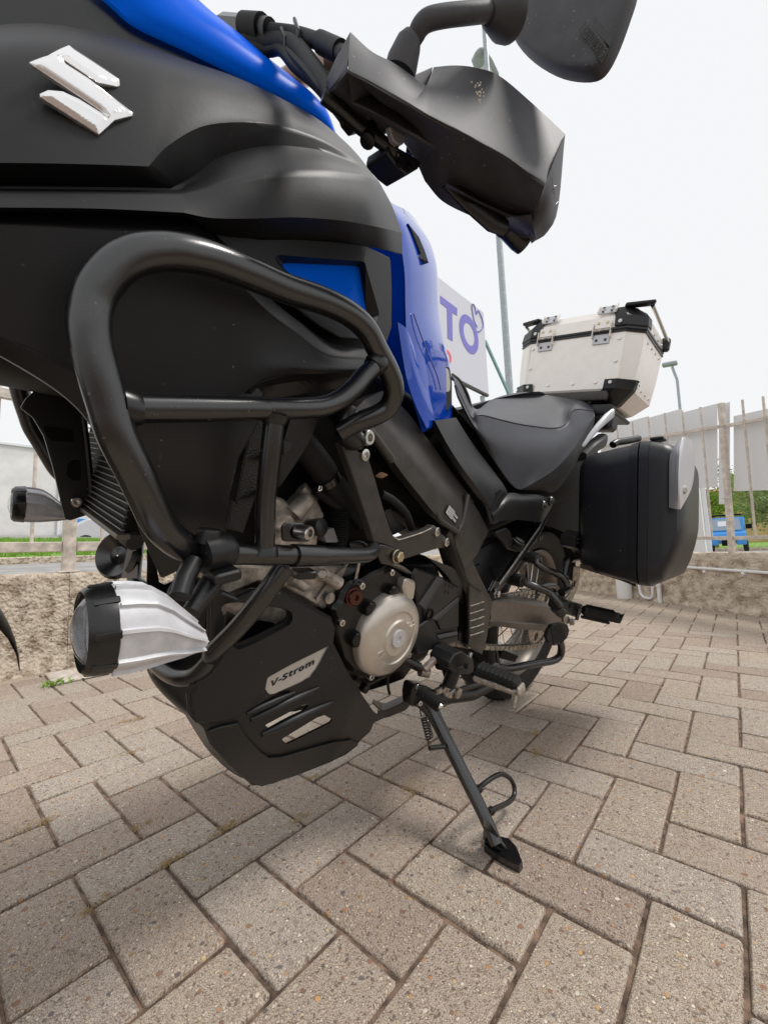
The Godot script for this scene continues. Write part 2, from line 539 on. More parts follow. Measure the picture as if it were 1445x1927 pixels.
func paver_materials() -> Array:
	var s := 1024
	var im := Image.create(s, s, false, Image.FORMAT_RGB8)
	var hm := Image.create(s, s, false, Image.FORMAT_RGB8)
	var n := FastNoiseLite.new(); n.seed = 51; n.frequency = 0.02; n.fractal_octaves = 5
	var f := FastNoiseLite.new(); f.seed = 52; f.frequency = 0.22; f.fractal_octaves = 2
	var ni := n.get_seamless_image(s, s); var fi := f.get_seamless_image(s, s)
	for y in s:
		for x in s:
			var k := ni.get_pixel(x, y).r; var q := fi.get_pixel(x, y).r
			var c := Color(0.62, 0.575, 0.53).lerp(Color(0.74, 0.695, 0.645), k)
			c = c.lerp(Color(0.46, 0.42, 0.39), smoothstep(0.52, 0.72, q) * 0.7)
			c = c.lerp(Color(0.86, 0.81, 0.76), smoothstep(0.46, 0.28, q) * 0.65)
			im.set_pixel(x, y, c)
			hm.set_pixel(x, y, Color.WHITE * (0.35 + (k - 0.5) * 0.3 - (q - 0.5) * 0.45))
	var g := RandomNumberGenerator.new(); g.seed = 53
	var pal := [Color(0.9, 0.86, 0.79), Color(0.85, 0.8, 0.73), Color(0.95, 0.92, 0.86), Color(0.76, 0.7, 0.64), Color(0.8, 0.72, 0.62), Color(0.66, 0.59, 0.54), Color(0.46, 0.41, 0.38), Color(0.74, 0.69, 0.65), Color(0.86, 0.8, 0.68), Color(0.66, 0.57, 0.5)]
	var pal2 := [Color(0.92, 0.89, 0.82), Color(0.86, 0.76, 0.58), Color(0.84, 0.65, 0.43), Color(0.78, 0.56, 0.38), Color(0.88, 0.84, 0.76), Color(0.95, 0.93, 0.89), Color(0.42, 0.4, 0.4), Color(0.6, 0.45, 0.36)]
	for i in 15500:
		var r := g.randf_range(1.6, 3.4)
		var big := 0
		if i > 11800: r = g.randf_range(3.4, 5.6)
		if i > 15320:
			r = g.randf_range(5.5, 10.0); big = 1
		var c: Color = pal2[g.randi() % pal2.size()] if big else pal[g.randi() % pal.size()]
		var x := g.randi() % s; var y := g.randi() % s; var ar := g.randf_range(0.5, 1.0); var t := g.randf() * PI
		blot(hm, x, y, r + 1.2, ar, t, Color(0.15, 0.15, 0.15, 0.5))
		c.a = g.randf_range(0.5, 0.95)
		blot(im, x + 1, y + 1, r + 1.0, ar, t, Color(0.36, 0.31, 0.28, 0.5))  # offset dark copy of each stone: its shadow painted into the colour
		blot(im, x, y, r, ar, t, c)
		blot(hm, x, y, r, ar, t, Color(0.8, 0.8, 0.8, 0.8))
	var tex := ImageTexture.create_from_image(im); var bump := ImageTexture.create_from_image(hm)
	var list := []
	for k in 9:
		var m := StandardMaterial3D.new()
		var w: float = [0.99, 0.96, 0.98, 0.93, 1.0, 0.91, 0.97, 0.95, 0.98][k]
		w = minf(1.0, w * 1.02)
		m.albedo_color = Color(w, w * [0.99, 0.975, 0.995, 0.965, 0.98, 0.965, 1.0, 0.975, 0.985][k], w * [0.985, 0.955, 0.99, 0.94, 0.955, 0.945, 0.99, 0.96, 0.965][k])
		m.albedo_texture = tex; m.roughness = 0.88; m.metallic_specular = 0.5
		m.heightmap_enabled = true; m.heightmap_texture = bump; m.heightmap_scale = 0.1
		list.append(m)
	return list


const CAM := Vector3(0.1797, 0.5303, 0.7732)
const CAM_FWD := Vector3(0.7212, 0.0983, -0.6858)
const HER_O := Vector3(0.5735, 0, 0.1692)
const HER_A := Vector3(0.00543, 0, 0.10884)
const HER_B := Vector3(0.10884, 0, -0.00543)
const WALL_P := Vector3(3.91, 0, 0.71)
const WALL_D := Vector3(0.6302, 0, -0.7764)
const WALL_N := Vector3(0.7764, 0, 0.6302)
func along(t: float, y := 0.0, off := 0.0) -> Vector3:
	return WALL_P + WALL_D * t + WALL_N * off + Vector3(0, y, 0)

func camera_and_light() -> void:
	var cam := Camera3D.new()
	cam.name = "camera"
	add_child(cam)
	cam.transform = Transform3D(Basis(Vector3(0.6913, -0.0369, 0.7217), Vector3(-0.0456, 0.9945, 0.0946), Vector3(-0.7212, -0.0983, 0.6858)).orthonormalized(), CAM)
	cam.fov = 103.45
	cam.near = 0.02
	cam.far = 400
	cam.current = true
	var we := WorldEnvironment.new()
	we.name = "environment"
	var e := Environment.new()
	e.background_mode = Environment.BG_SKY
	var sky := Sky.new()
	var sm := ProceduralSkyMaterial.new()
	sm.sky_top_color = Color(0.84, 0.846, 0.855); sm.sky_horizon_color = Color(0.846, 0.847, 0.85); sm.sky_curve = 0.2
	sm.ground_bottom_color = Color(0.4, 0.38, 0.36); sm.ground_horizon_color = Color(0.8, 0.8, 0.79)
	sm.sun_angle_max = 1.0
	sky.sky_material = sm
	e.sky = sky
	e.tonemap_mode = Environment.TONE_MAPPER_LINEAR
	e.tonemap_exposure = 1.35
	e.sdfgi_enabled = true; e.ssao_enabled = true; e.ssil_enabled = true
	we.environment = e
	add_child(we)
	var sun := DirectionalLight3D.new()
	sun.name = "sun"
	sun.light_energy = 0.5; sun.light_angular_distance = 14.0; sun.light_color = Color(1.0, 0.985, 0.965)
	sun.shadow_enabled = true
	add_child(sun)
	sun.look_at_from_position(Vector3.ZERO, -Vector3(0.35, 0.85, 0.4))

func build_setting() -> void:
	var g := MB.new()
	g.quad(Vector3(-300, -0.09, 300), Vector3(300, -0.09, 300), Vector3(300, -0.09, -300), Vector3(-300, -0.09, -300))
	var ground := part(self, "ground", g, M.asphalt)
	tag(ground, "pale grey ground reaching away to the horizon", "", "", "structure")
	build_paving()
	build_walls()
	build_background()

func build_paving() -> void:
	var bed := MB.new()
	bed.quad(Vector3(-2.2, -0.005, 3.2), Vector3(3.2, -0.005, 3.2), Vector3(6.6, -0.005, -2.0), Vector3(-2.2, -0.005, -2.0))
	var pave := part(self, "pavement", bed, M.bed)
	tag(pave, "herringbone pavement of exposed-aggregate concrete blocks with sandy joints", "", "", "structure")
	var mats := paver_materials()
	var rng := RandomNumberGenerator.new(); rng.seed = 7
	# a few block shapes, each with its own cut of the aggregate
	var shapes := []
	for k in 14:
		shapes.append(paver_shape(rng))
	var spots := []
	var ea := HER_A / 0.109; var eb := HER_B / 0.109
	for j in range(-14, 52):
		for i in range(-60, 30):
			var turn := 0
			var ca := 0.0; var cb := 0.0
			var d := posmod(i - j, 4)
			if d == 0:
				ca = i + 1.0; cb = j + 0.5
			elif d == 3:
				turn = 1; ca = i + 0.5; cb = j + 1.0
			else:
				continue
			if turn == 1 and posmod(i - j, 4) != 3: continue
			var p := HER_O + HER_A * ca + HER_B * cb
			if p.z < -1.93 or p.z > 1.9 or p.x < -0.75: continue
			if (p - WALL_P).dot(WALL_N) > 0.06: continue
			var q := p - CAM
			var depth := q.dot(CAM_FWD)
			var side := q.dot(Vector3(0.6913, -0.0369, 0.7217))
			if side > maxf(depth, 0.1) * 1.0 + 0.9 or side < -maxf(depth, 0.1) - 0.9: continue
			if q.dot(CAM_FWD) < -0.5: continue
			var inside := depth > 0.15 and absf(side) < depth * 1.02 + 0.12 and -q.dot(Vector3(-0.0456, 0.9945, 0.0946)) < depth * 1.32 + 0.12
			spots.append([q.length() + (0.0 if inside else 100.0), p, turn])
	spots.sort_custom(func(a, b): return a[0] < b[0])
	var far := MB.new()
	for n in spots.size():
		var p: Vector3 = spots[n][1]
		var y := rng.randf_range(-0.0016, 0.0012)
		var bs := Basis(ea, Vector3.UP, -eb) if spots[n][2] == 0 else Basis(eb, Vector3.UP, ea)
		bs = bs * Basis(Vector3.UP, rng.randf_range(-0.008, 0.008)) * Basis(Vector3.RIGHT, rng.randf_range(-0.007, 0.007)) * Basis(Vector3.BACK, rng.randf_range(-0.005, 0.005))
		if rng.randf() < 0.5:
			bs = bs * Basis(Vector3.UP, PI)
		var xf := Transform3D(bs, p + Vector3(0, y, 0))
		var sh: MB = shapes[rng.randi() % shapes.size()]
		if n < 300:
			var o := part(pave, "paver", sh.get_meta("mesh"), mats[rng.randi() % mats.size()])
			o.transform = xf
		else:
			far.add(sh, xf)
			far.u.append_array(sh.u)
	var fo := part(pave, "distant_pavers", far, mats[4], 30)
	fo.set_meta("kind", "stuff")
	# dry moss and weeds in the joints
	var weeds := MB.new()
	var pts_ := [Vector3(0.3272, 0, -0.3651), Vector3(0.3077, 0, -0.3781), Vector3(0.4538, 0, -0.1966), Vector3(0.5727, 0, -0.057), Vector3(0.558, 0, -0.0601), Vector3(0.4601, 0, -0.0484), Vector3(0.4704, 0, -0.0477), Vector3(0.6746, 0, 0.0311), Vector3(0.5857, 0, -0.8386), Vector3(0.6257, 0, -0.8297), Vector3(0.539, 0, -0.5684), Vector3(0.7908, 0, -0.0732), Vector3(0.9107, 0, 0.1255), Vector3(0.9095, 0, 0.1498), Vector3(1.2375, 0, 0.2818), Vector3(1.3356, 0, 0.2322), Vector3(0.344, 0, -0.0386), Vector3(3.9196, 0, 0.463)]
	for p in pts_:
		for k in 34:
			var a := rng.randf() * TAU
			var d := HER_B.normalized() * rng.randfn(0, 0.016) + HER_A.normalized() * rng.randfn(0, 0.005)
			var s: Vector3 = p + d + Vector3(0, -0.004, 0)
			var e := s + Vector3(cos(a) * 0.012, rng.randf_range(0.003, 0.009), sin(a) * 0.012) * rng.randf_range(0.4, 1.1)
			var m := (s + e) / 2 + Vector3(0, 0.004, 0)
			weeds.add(tube(PackedVector3Array([s, m, e]), 0.0005, 4, false))
	var w := part(pave, "joint_weeds", weeds, M.straw)
	w.set_meta("kind", "stuff")
	var moss := MB.new()
	for i in 420:
		var sp: Array = spots[rng.randi() % mini(spots.size(), 360)]
		var p: Vector3 = sp[1] + (HER_B * (0.5 if sp[2] == 0 else 1.0) * [1, -1][rng.randi() % 2] + HER_A * rng.randf_range(-0.9, 0.9))
		if sp[2] == 1:
			p = sp[1] + HER_A * 0.5 * [1, -1][rng.randi() % 2] + HER_B * rng.randf_range(-0.9, 0.9)
		for k in 3:
			var c := p + Vector3(rng.randfn(0, 0.006), -0.0062, rng.randfn(0, 0.003))
			var r := rng.randf_range(0.0012, 0.0034)
			moss.add(lathe(c, Vector3.UP, [0, r, r * 0.6, r * 0.8, r, 0.0001], 6, false))
	var mo := part(pave, "joint_crumbs", moss, M.bed)
	mo.set_meta("kind", "stuff")
	# green weed beside the drain
	var gw := MB.new()
	for k in 46:
		var s: Vector3 = Vector3(0.4935, 0, -1.5626) + Vector3(rng.randfn(0, 0.025), 0, rng.randfn(0, 0.02))
		var a := rng.randf() * TAU
		var e := s + Vector3(cos(a) * 0.02, rng.randf_range(0.008, 0.026), sin(a) * 0.02)
		var sd := (e - s).cross(Vector3.UP).normalized() * 0.005
		var m := (s + e) / 2 + Vector3(0, 0.006, 0)
		gw.quad(s, m + sd, e, m - sd)
	var weed := part(self, "weed", gw, M.blade)
	tag(weed, "small bright green weed growing at the corner of the drain grate", "weed")

func paver_shape(rng: RandomNumberGenerator) -> MB:
	var hx := 0.1065; var hy := 0.0519
	var b := 0.0036
	var out := PackedVector2Array()
	for c in [[-hx, -hy], [0.0, -hy], [hx, -hy], [hx, hy], [0.0, hy], [-hx, hy]]:
		out.append(Vector2(c[0] + rng.randf_range(-0.0012, 0.0012), c[1] + rng.randf_range(-0.0012, 0.0012)))
	out = rounded(out, 0.004, 1)
	var inn := inset(out, b)
	var m := MB.new()
	var o := Vector2(rng.randf(), rng.randf())
	var T := 0.44
	var put := func(a: Vector2, y: float) -> void:
		m.v.append(Vector3(a.x, y, -a.y)); m.u.append(a * (1.0 - y * 3.0) / T + o)
	var n := out.size()
	for i in n:
		var k := (i + 1) % n
		for lv in [[inn, 0.0, out, -0.0034], [out, -0.0034, out, -0.02]]:
			put.call(lv[0][i], lv[1]); put.call(lv[0][k], lv[1]); put.call(lv[2][k], lv[3])
			put.call(lv[0][i], lv[1]); put.call(lv[2][k], lv[3]); put.call(lv[2][i], lv[3])
	var t := Geometry2D.triangulate_polygon(inn)
	for i in range(0, t.size(), 3):
		var a := inn[t[i]]; var bb := inn[t[i + 1]]; var c := inn[t[i + 2]]
		if (bb - a).cross(c - a) > 0:
			put.call(a, 0); put.call(c, 0); put.call(bb, 0)
		else:
			put.call(a, 0); put.call(bb, 0); put.call(c, 0)
	m.set_meta("mesh", m.mesh(50))
	return m

func rough_wall(a: Vector3, b: Vector3, h: float, th: float, nrm: Vector3, seed_: int) -> MB:   # front face from a to b, eroded
	var m := MB.new()
	var n := FastNoiseLite.new(); n.seed = seed_; n.frequency = 5.0; n.fractal_octaves = 4
	var len := a.distance_to(b)
	var cols := int(len / 0.02)
	var prof := []
	for k in 25: prof.append(Vector2(0, h * k / 25.0 - 0.02))
	prof.append(Vector2(0.004, h - 0.012)); prof.append(Vector2(0.014, h - 0.002)); prof.append(Vector2(0.03, h))
	for k in 6: prof.append(Vector2(0.06 + (th - 0.06) * k / 5.0, h))
	prof.append(Vector2(th, -0.02))
	var rows := []
	for i in cols + 1:
		var p := a.lerp(b, float(i) / cols)
		var r := PackedVector3Array()
		for q in prof:
			var w: Vector3 = p + nrm * q.x + Vector3(0, q.y, 0)
			var k := n.get_noise_3dv(w)
			var edge := smoothstep(0.1, 0.0, absf(q.y - h)) * smoothstep(0.1, 0.0, q.x)
			w -= nrm * (k * 0.007 - edge * maxf(0, k) * 0.03) * (1.0 if q.x < 0.05 else 0.2)
			w.y += (k * 0.008 - edge * maxf(0, n.get_noise_3dv(w * 0.6 + Vector3.ONE)) * 0.03) * smoothstep(0.3, 0.45, q.y)
			# a lip of spilt mortar along the foot
			w -= nrm * smoothstep(0.07, 0.0, q.y) * (0.02 + k * 0.02) * (1.0 if q.x < 0.02 else 0.0)
			r.append(w)
		rows.append(r)
	m.grid(rows)
	return m

func build_walls() -> void:
	# the wall behind the motorcycle runs along it; the other closes the yard on the right
	var lw := base("low_wall")
	tag(lw, "low weathered concrete wall behind the front wheel, with a crack down it", "wall")
	part(lw, "wall_body", rough_wall(Vector3(-2.5, 0, -1.88), Vector3(0.583, 0, -1.88), 0.485, 0.22, Vector3(0, 0, -1), 61), M.concrete, 60)
	part(lw, "wall_body", rough_wall(Vector3(0.585, 0, -1.883), Vector3(5.9, 0, -1.88), 0.48, 0.22, Vector3(0, 0, -1), 62), M.concrete, 60)
	var rw := base("low_wall")
	tag(rw, "stained concrete wall behind the black side case, with a white conduit along it", "wall")
	part(rw, "wall_body", rough_wall(along(-1.6), along(3.4), 0.43, 0.25, WALL_N, 63), M.concrete, 60)
	part(rw, "conduit", tube(PackedVector3Array([Vector3(4.4421, 0.3135, 0.0354), Vector3(4.2396, 0.3149, 0.2849), Vector3(3.8741, 0.2994, 0.7352), along(-1.5, 0.29, -0.012)]), 0.011, 10), M.white)
	for t in [0.12, 0.42]:
		part(rw, "conduit_clip", lathe(along(t, 0.286, -0.012) - WALL_D * 0.01, WALL_D, [0, 0.013, 0.02, 0.013], 12), M.white)
	# fence on the left wall
	var f := base("metal_fence")
	tag(f, "beige metal fence on the low wall behind the front wheel", "fence")
	part(f, "post", box(Vector3(0.056, 1.05, 0.05), 0.003, Transform3D(Basis.IDENTITY, Vector3(0.587, 1.005, -1.965))), M.fence)
	part(f, "base_plate", box(Vector3(0.09, 0.008, 0.09), 0.002, Transform3D(Basis.IDENTITY, Vector3(0.587, 0.488, -1.965))), M.fence)
	for yy in [0.621, 1.4]:
		part(f, "rail", box(Vector3(3.0, 0.052, 0.03), 0.003, Transform3D(Basis.IDENTITY, Vector3(-0.945, yy, -1.965))), M.fence)
		part(f, "rail", box(Vector3(4.0, 0.052, 0.03), 0.003, Transform3D(Basis.IDENTITY, Vector3(2.62, yy, -1.965))), M.fence)
	for k in range(-3, 8):
		if k == 0: continue
		var x := 0.587 + 0.152 * k
		part(f, "bar", lathe(Vector3(x, 0.64, -1.988), Vector3.UP, [0, 0.008, 0.9, 0.008], 8), M.fence)
	# fence on the right wall
	var r := base("metal_fence")
	tag(r, "tall galvanised fence with white privacy panels on the wall behind the side case", "fence")
	part(r, "post", bar(along(0.27, 0.42, 0.08), along(0.215, 1.557, 0.08), 0.034, 0.034, 0.002, WALL_N), M.fence)
	part(r, "post", bar(along(1.75, 0.42, 0.08), along(1.75, 1.85, 0.08), 0.034, 0.034, 0.002, WALL_N), M.fence)
	part(r, "rail", bar(along(1.75, 0.6, 0.085), along(0.28, 0.538, 0.085), 0.022, 0.026, 0.002), M.fence)
	part(r, "rail", bar(along(0.24, 0.536, 0.085), along(-1.4, 0.53, 0.085), 0.022, 0.026, 0.002), M.fence)
	part(r, "rail", bar(along(1.75, 1.62, 0.085), along(0.25, 1.385, 0.085), 0.022, 0.026, 0.002), M.fence)
	part(r, "rail", bar(along(0.2, 1.375, 0.085), along(-1.4, 1.16, 0.085), 0.022, 0.026, 0.002), M.fence)
	var tops := [[-0.37, 1.44], [-0.22, 1.465], [-0.082, 1.49], [0.055, 1.52], [0.382, 1.587], [0.547, 1.62], [0.723, 1.66], [0.908, 1.69], [1.108, 1.71], [1.321, 1.74], [1.54, 1.78]]
	for t in tops:
		part(r, "bar", lathe(along(t[0] + 0.03, 0.54, 0.075), along(t[0], t[1], 0.075) - along(t[0] + 0.03, 0.54, 0.075), [0, 0.0075, t[1] - 0.54, 0.0075], 8), M.fence)
	for q in [[-1.4, 0.215, 0.69, 1.25], [0.24, 0.33, 0.79, 1.56], [0.33, 0.66, 0.935, 1.585], [0.66, 1.02, 0.9, 1.66], [1.02, 1.7, 0.9, 1.72]]:
		part(r, "privacy_panel", bar(along(q[0], (q[2] + q[3]) / 2, 0.13), along(q[1] - 0.004, (q[2] + q[3]) / 2 + (q[1] - q[0]) * 0.12, 0.13), 0.004, q[3] - q[2], 0.001), M.panel)
	for q in [[0.232, 1.38], [0.247, 0.83]]:
		part(r, "cable_tie", tube(bend(PackedVector3Array([along(q[0] - 0.03, q[1] - 0.006, 0.058), along(q[0], q[1], 0.056), along(q[0] + 0.032, q[1] + 0.008, 0.06)]), 0.01), 0.0022, 6), M.dull_steel)
	# pipes at the foot of the wall, below the side case
	var pp := base("white_pipe")
	tag(pp, "thick white plastic pipe standing against the wall under the side case", "pipe")
	part(pp, "pipe_body", lathe(along(1.25, -0.01, -0.07), Vector3.UP, [0, 0.066, 0.4, 0.066], 20), M.render_white)
	part(pp, "hose", tube(cr(PackedVector3Array([along(1.1, 0.2, -0.03), along(1.09, 0.06, -0.03), along(1.02, 0.022, -0.03), along(0.95, 0.05, -0.03), along(0.94, 0.2, -0.03)]), 6), 0.012, 8), M.white)
	part(pp, "thin_pipe", lathe(along(0.87, -0.01, -0.03), Vector3.UP, [0, 0.017, 0.15, 0.017, 0.151, 0.022, 0.19, 0.022], 14), M.render_white)
	# drain
	var d := base("drain_grate")
	tag(d, "pale grey slotted drain grate at the foot of the wall", "drain grate")
	var c0: Vector3 = Vector3(0.595, 0.004, -1.675)
	part(d, "pit", box(Vector3(0.2, 0.002, 0.24), 0.0005, Transform3D(Basis.IDENTITY, c0 + Vector3(0, -0.002, 0))), M.black)
	for s in [-1, 0, 1]:
		part(d, "frame", box(Vector3(0.014, 0.01, 0.25), 0.002, Transform3D(Basis.IDENTITY, c0 + Vector3(0.098 * s, 0.003, 0))), M.fence)
	for k in 13:
		part(d, "slat", box(Vector3(0.19, 0.008, 0.01), 0.0015, Transform3D(Basis.IDENTITY, c0 + Vector3(0, 0.003, -0.12 + 0.02 * k))), M.fence)

func ground_strip(called: String, rows: Array, m: Material, label: String) -> void:
	var b := MB.new()
	b.grid(rows)
	tag(part(self, called, b, m, 60), label, "", "", "structure")

func build_background() -> void:
	# beyond the low wall the land lies higher: street, kerb, verge, buildings
	ground_strip("road", [PackedVector3Array([Vector3(-30, 0.42, -2.1), Vector3(9, 0.42, -2.1)]), PackedVector3Array([Vector3(-30, 0.525, -4), Vector3(9, 0.525, -4)]), PackedVector3Array([Vector3(-30, 0.55, -9.0), Vector3(20, 0.55, -9.0)])], M.asphalt, "pale street beyond the low wall")
	var kerb := MB.new()
	kerb = box(Vector3(60, 0.16, 0.15), 0.02, Transform3D(Basis.IDENTITY, Vector3(-8, 0.6, -9.0)))
	tag(part(self, "kerb", kerb, M.concrete), "stone kerb along the far side of the street", "", "", "structure")
	var rng := RandomNumberGenerator.new(); rng.seed = 71
	var rows := []
	for j in 14:
		var r := PackedVector3Array()
		for i in 80:
			r.append(Vector3(-30 + i * 0.7, 0.67 + j * 0.05 + rng.randf_range(-0.03, 0.03), -9.0 - j * 0.55))
		rows.append(r)
	var gb := MB.new(); gb.grid(rows)
	tag(part(self, "grass_verge", gb, M.grass, 60), "bright green grass verge across the street", "", "", "structure")
	var mm := MultiMesh.new()
	mm.transform_format = MultiMesh.TRANSFORM_3D
	var tuft := MB.new()
	for k in 5:
		var a := TAU * k / 5.0
		tuft.tri(Vector3(cos(a) * 0.03, 0, sin(a) * 0.03), Vector3(cos(a + 1.2) * 0.03, 0, sin(a + 1.2) * 0.03), Vector3(cos(a) * 0.08, 0.13, sin(a) * 0.08))
	mm.mesh = tuft.mesh()
	mm.instance_count = 9000
	for k in 9000:
		var z := rng.randf_range(-16.0, -9.1)
		mm.set_instance_transform(k, Transform3D(Basis(Vector3.UP, rng.randf() * TAU).scaled(Vector3.ONE * rng.randf_range(0.5, 1.2)), Vector3(rng.randf_range(-6, 12), 0.66 + (-9.0 - z) * 0.091, z)))
	var gi := MultiMeshInstance3D.new(); gi.name = "verge_grass"; gi.multimesh = mm; gi.material_override = M.blade
	add_child(gi); tag(gi, "bright green grass on the verge across the street", "grass", "", "stuff")
	ground_strip("yard", [PackedVector3Array([Vector3(-40, 1.31, -16.1), Vector3(30, 1.31, -16.1)]), PackedVector3Array([Vector3(-40, 2.0, -26), Vector3(30, 2.0, -26)])], M.asphalt, "pale yard in front of the white building")
	# white industrial building
	var wb := base("white_building", Vector3(0, 2.0, -26))
	tag(wb, "long white industrial building with a blue framed window", "building")
	part(wb, "wall", box(Vector3(34, 4.6, 8), 0.02, Transform3D(Basis.IDENTITY, Vector3(12, 2.2, -4.2))), M.render_white)
	part(wb, "wall", box(Vector3(22, 6.4, 8), 0.02, Transform3D(Basis.IDENTITY, Vector3(-18.0, 3.0, -3.6))), M.render_white)
	part(wb, "coping", box(Vector3(34.1, 0.15, 8.2), 0.02, Transform3D(Basis.IDENTITY, Vector3(12, 4.57, -4.2))), M.panel)
	var wc: Vector3 = Vector3(5.301, 2.3844, -26) - wb.position
	var wn := part(wb, "window", box(Vector3(1.7, 1.05, 0.1), 0.01, Transform3D(Basis.IDENTITY, wc + Vector3(0, 0, -0.05))), M.truck)
	for s in [-1, 1]:
		part(wn, "pane", box(Vector3(0.68, 0.82, 0.02), 0.005, Transform3D(Basis.IDENTITY, wc + Vector3(s * 0.39, 0, 0.005))), M.window)
	part(wb, "wall_unit", box(Vector3(0.55, 0.45, 0.3), 0.02, Transform3D(Basis.IDENTITY, wc + Vector3(0.62, -0.42, 0.1))), M.panel)
	for x in [wc.x - 1.6, wc.x + 1.5]:
		part(wb, "downpipe", lathe(Vector3(x, -0.3, -0.12), Vector3.UP, [0, 0.07, 4.6, 0.07], 10), M.panel)
	# parked car far off
	var car := base("parked_car", Vector3(5.3691, 1.6578, -22.5) - Vector3(0, 0.5, 0))
	tag(car, "dark car parked in front of the white building, half hidden by the radiator", "car")
	var side := PackedVector2Array([Vector2(-2, 0.3), Vector2(2, 0.3), Vector2(2.05, 0.75), Vector2(1.2, 0.9), Vector2(0.6, 1.4), Vector2(-1.2, 1.4), Vector2(-1.9, 0.9), Vector2(-2.1, 0.7)])
	part(car, "body", plate(rounded(side, 0.12), 1.6, 0.08, Transform3D(Basis.IDENTITY, Vector3(0, 0, 0.8))), M.silver)
	for x in [-1.25, 1.25]:
		part(car, "wheel", lathe(Vector3(x, 0.32, 0.62), Vector3.BACK, [0, 0.3, 0.02, 0.32, 0.2, 0.32, 0.22, 0.2, 0.2, 0.001], 20, false), M.tyre)
	# sign beside the yard
	build_sign()
	build_poles()
	build_right()

func build_sign() -> void:
	var z := -4.0
	var s := base("sign_board")
	tag(s, "big white sign board with blue letters TO behind the fuel tank", "sign")
	var tr: Vector3 = Vector3(9.1767, 6.5372, -4)
	var br: Vector3 = Vector3(8.9693, 4.366, -4)
	var h := tr.y - br.y
	var x1 := tr.x; var x0 := x1 - 4.4
	part(s, "board", box(Vector3(x1 - x0, h, 0.06), 0.004, Transform3D(Basis.IDENTITY, Vector3((x0 + x1) / 2, br.y + h / 2, z - 0.035))), M.sign)
	part(s, "frame", box(Vector3(x1 - x0, 0.05, 0.08), 0.004, Transform3D(Basis.IDENTITY, Vector3((x0 + x1) / 2, br.y - 0.03, z - 0.045))), M.frame)
	for x in [x0 + 0.6, x1 - 0.16]:
		part(s, "post", box(Vector3(0.09, br.y - 0.05, 0.09), 0.005, Transform3D(Basis.IDENTITY, Vector3(x, br.y / 2 - 0.03, z - 0.1))), M.galv)
	# letters T and O, the red o and the hand of a logo, printed on the board
	var T0 := [Vector3(7.2524, 6.117, -4), Vector3(7.9212, 6.1086, -4), Vector3(7.9026, 5.9179, -4), Vector3(7.6962, 5.9085, -4), Vector3(7.6512, 5.2046, -4), Vector3(7.4542, 5.2065, -4), Vector3(7.4987, 5.9256, -4), Vector3(7.2472, 5.9406, -4)]
	var tp := PackedVector2Array()
	for p in T0: tp.append(Vector2(p.x, p.y))
	part(s, "letter", plate(tp, 0.006, 0.0005, Transform3D(Basis.IDENTITY, Vector3(0, 0, z + 0.003))), M.sign_blue)
	var oc: Vector3 = Vector3(8.388, 5.6496, -4)
	var ol: Vector3 = Vector3(7.9666, 5.6707, -4)
	var rx := oc.x - ol.x
	part(s, "letter", ring_plate(Vector2(oc.x, oc.y), Vector2(rx, rx * 1.13), Vector2(rx * 0.58, rx * 0.66), z + 0.003, 0.006), M.sign_blue)
	var rc: Vector3 = Vector3(7.4243, 4.7644, -4)
	var rl: Vector3 = Vector3(7.5668, 4.7505, -4)
	var rr := rl.x - rc.x
	part(s, "letter", ring_plate(Vector2(rc.x, rc.y), Vector2(rr, rr * 1.05), Vector2(rr * 0.5, rr * 0.55), z + 0.003, 0.006), M.sign_red)
	var hand := PackedVector3Array([Vector3(8.785, 5.9767, -3.99), Vector3(8.65, 6.102, -3.99), Vector3(8.5839, 6.391, -3.99), Vector3(8.6094, 6.5127, -3.99), Vector3(8.7196, 6.5056, -3.99), Vector3(8.7737, 6.3196, -3.99), Vector3(8.8648, 6.4564, -3.99), Vector3(8.9621, 6.4132, -3.99), Vector3(9.0536, 6.3096, -3.99), Vector3(9.0874, 6.1529, -3.99), Vector3(9.0204, 6.0274, -3.99), Vector3(8.8508, 5.8914, -3.99), Vector3(8.7997, 5.8855, -3.99)])
	part(s, "outline", tube(cr(hand, 3), 0.012, 5), M.sign_blue)

func ring_plate(c: Vector2, ro: Vector2, ri: Vector2, z: float, th: float) -> MB:
	var m := MB.new()
	var rows := []
	for q in [[ro, z - th], [ro, z], [ri, z], [ri, z - th]]:
		var r := PackedVector3Array()
		for k in 40:
			var a := TAU * k / 40
			r.append(Vector3(c.x + q[0].x * cos(a), c.y + q[0].y * sin(a), q[1]))
		rows.append(r)
	m.grid(rows, true)
	return m

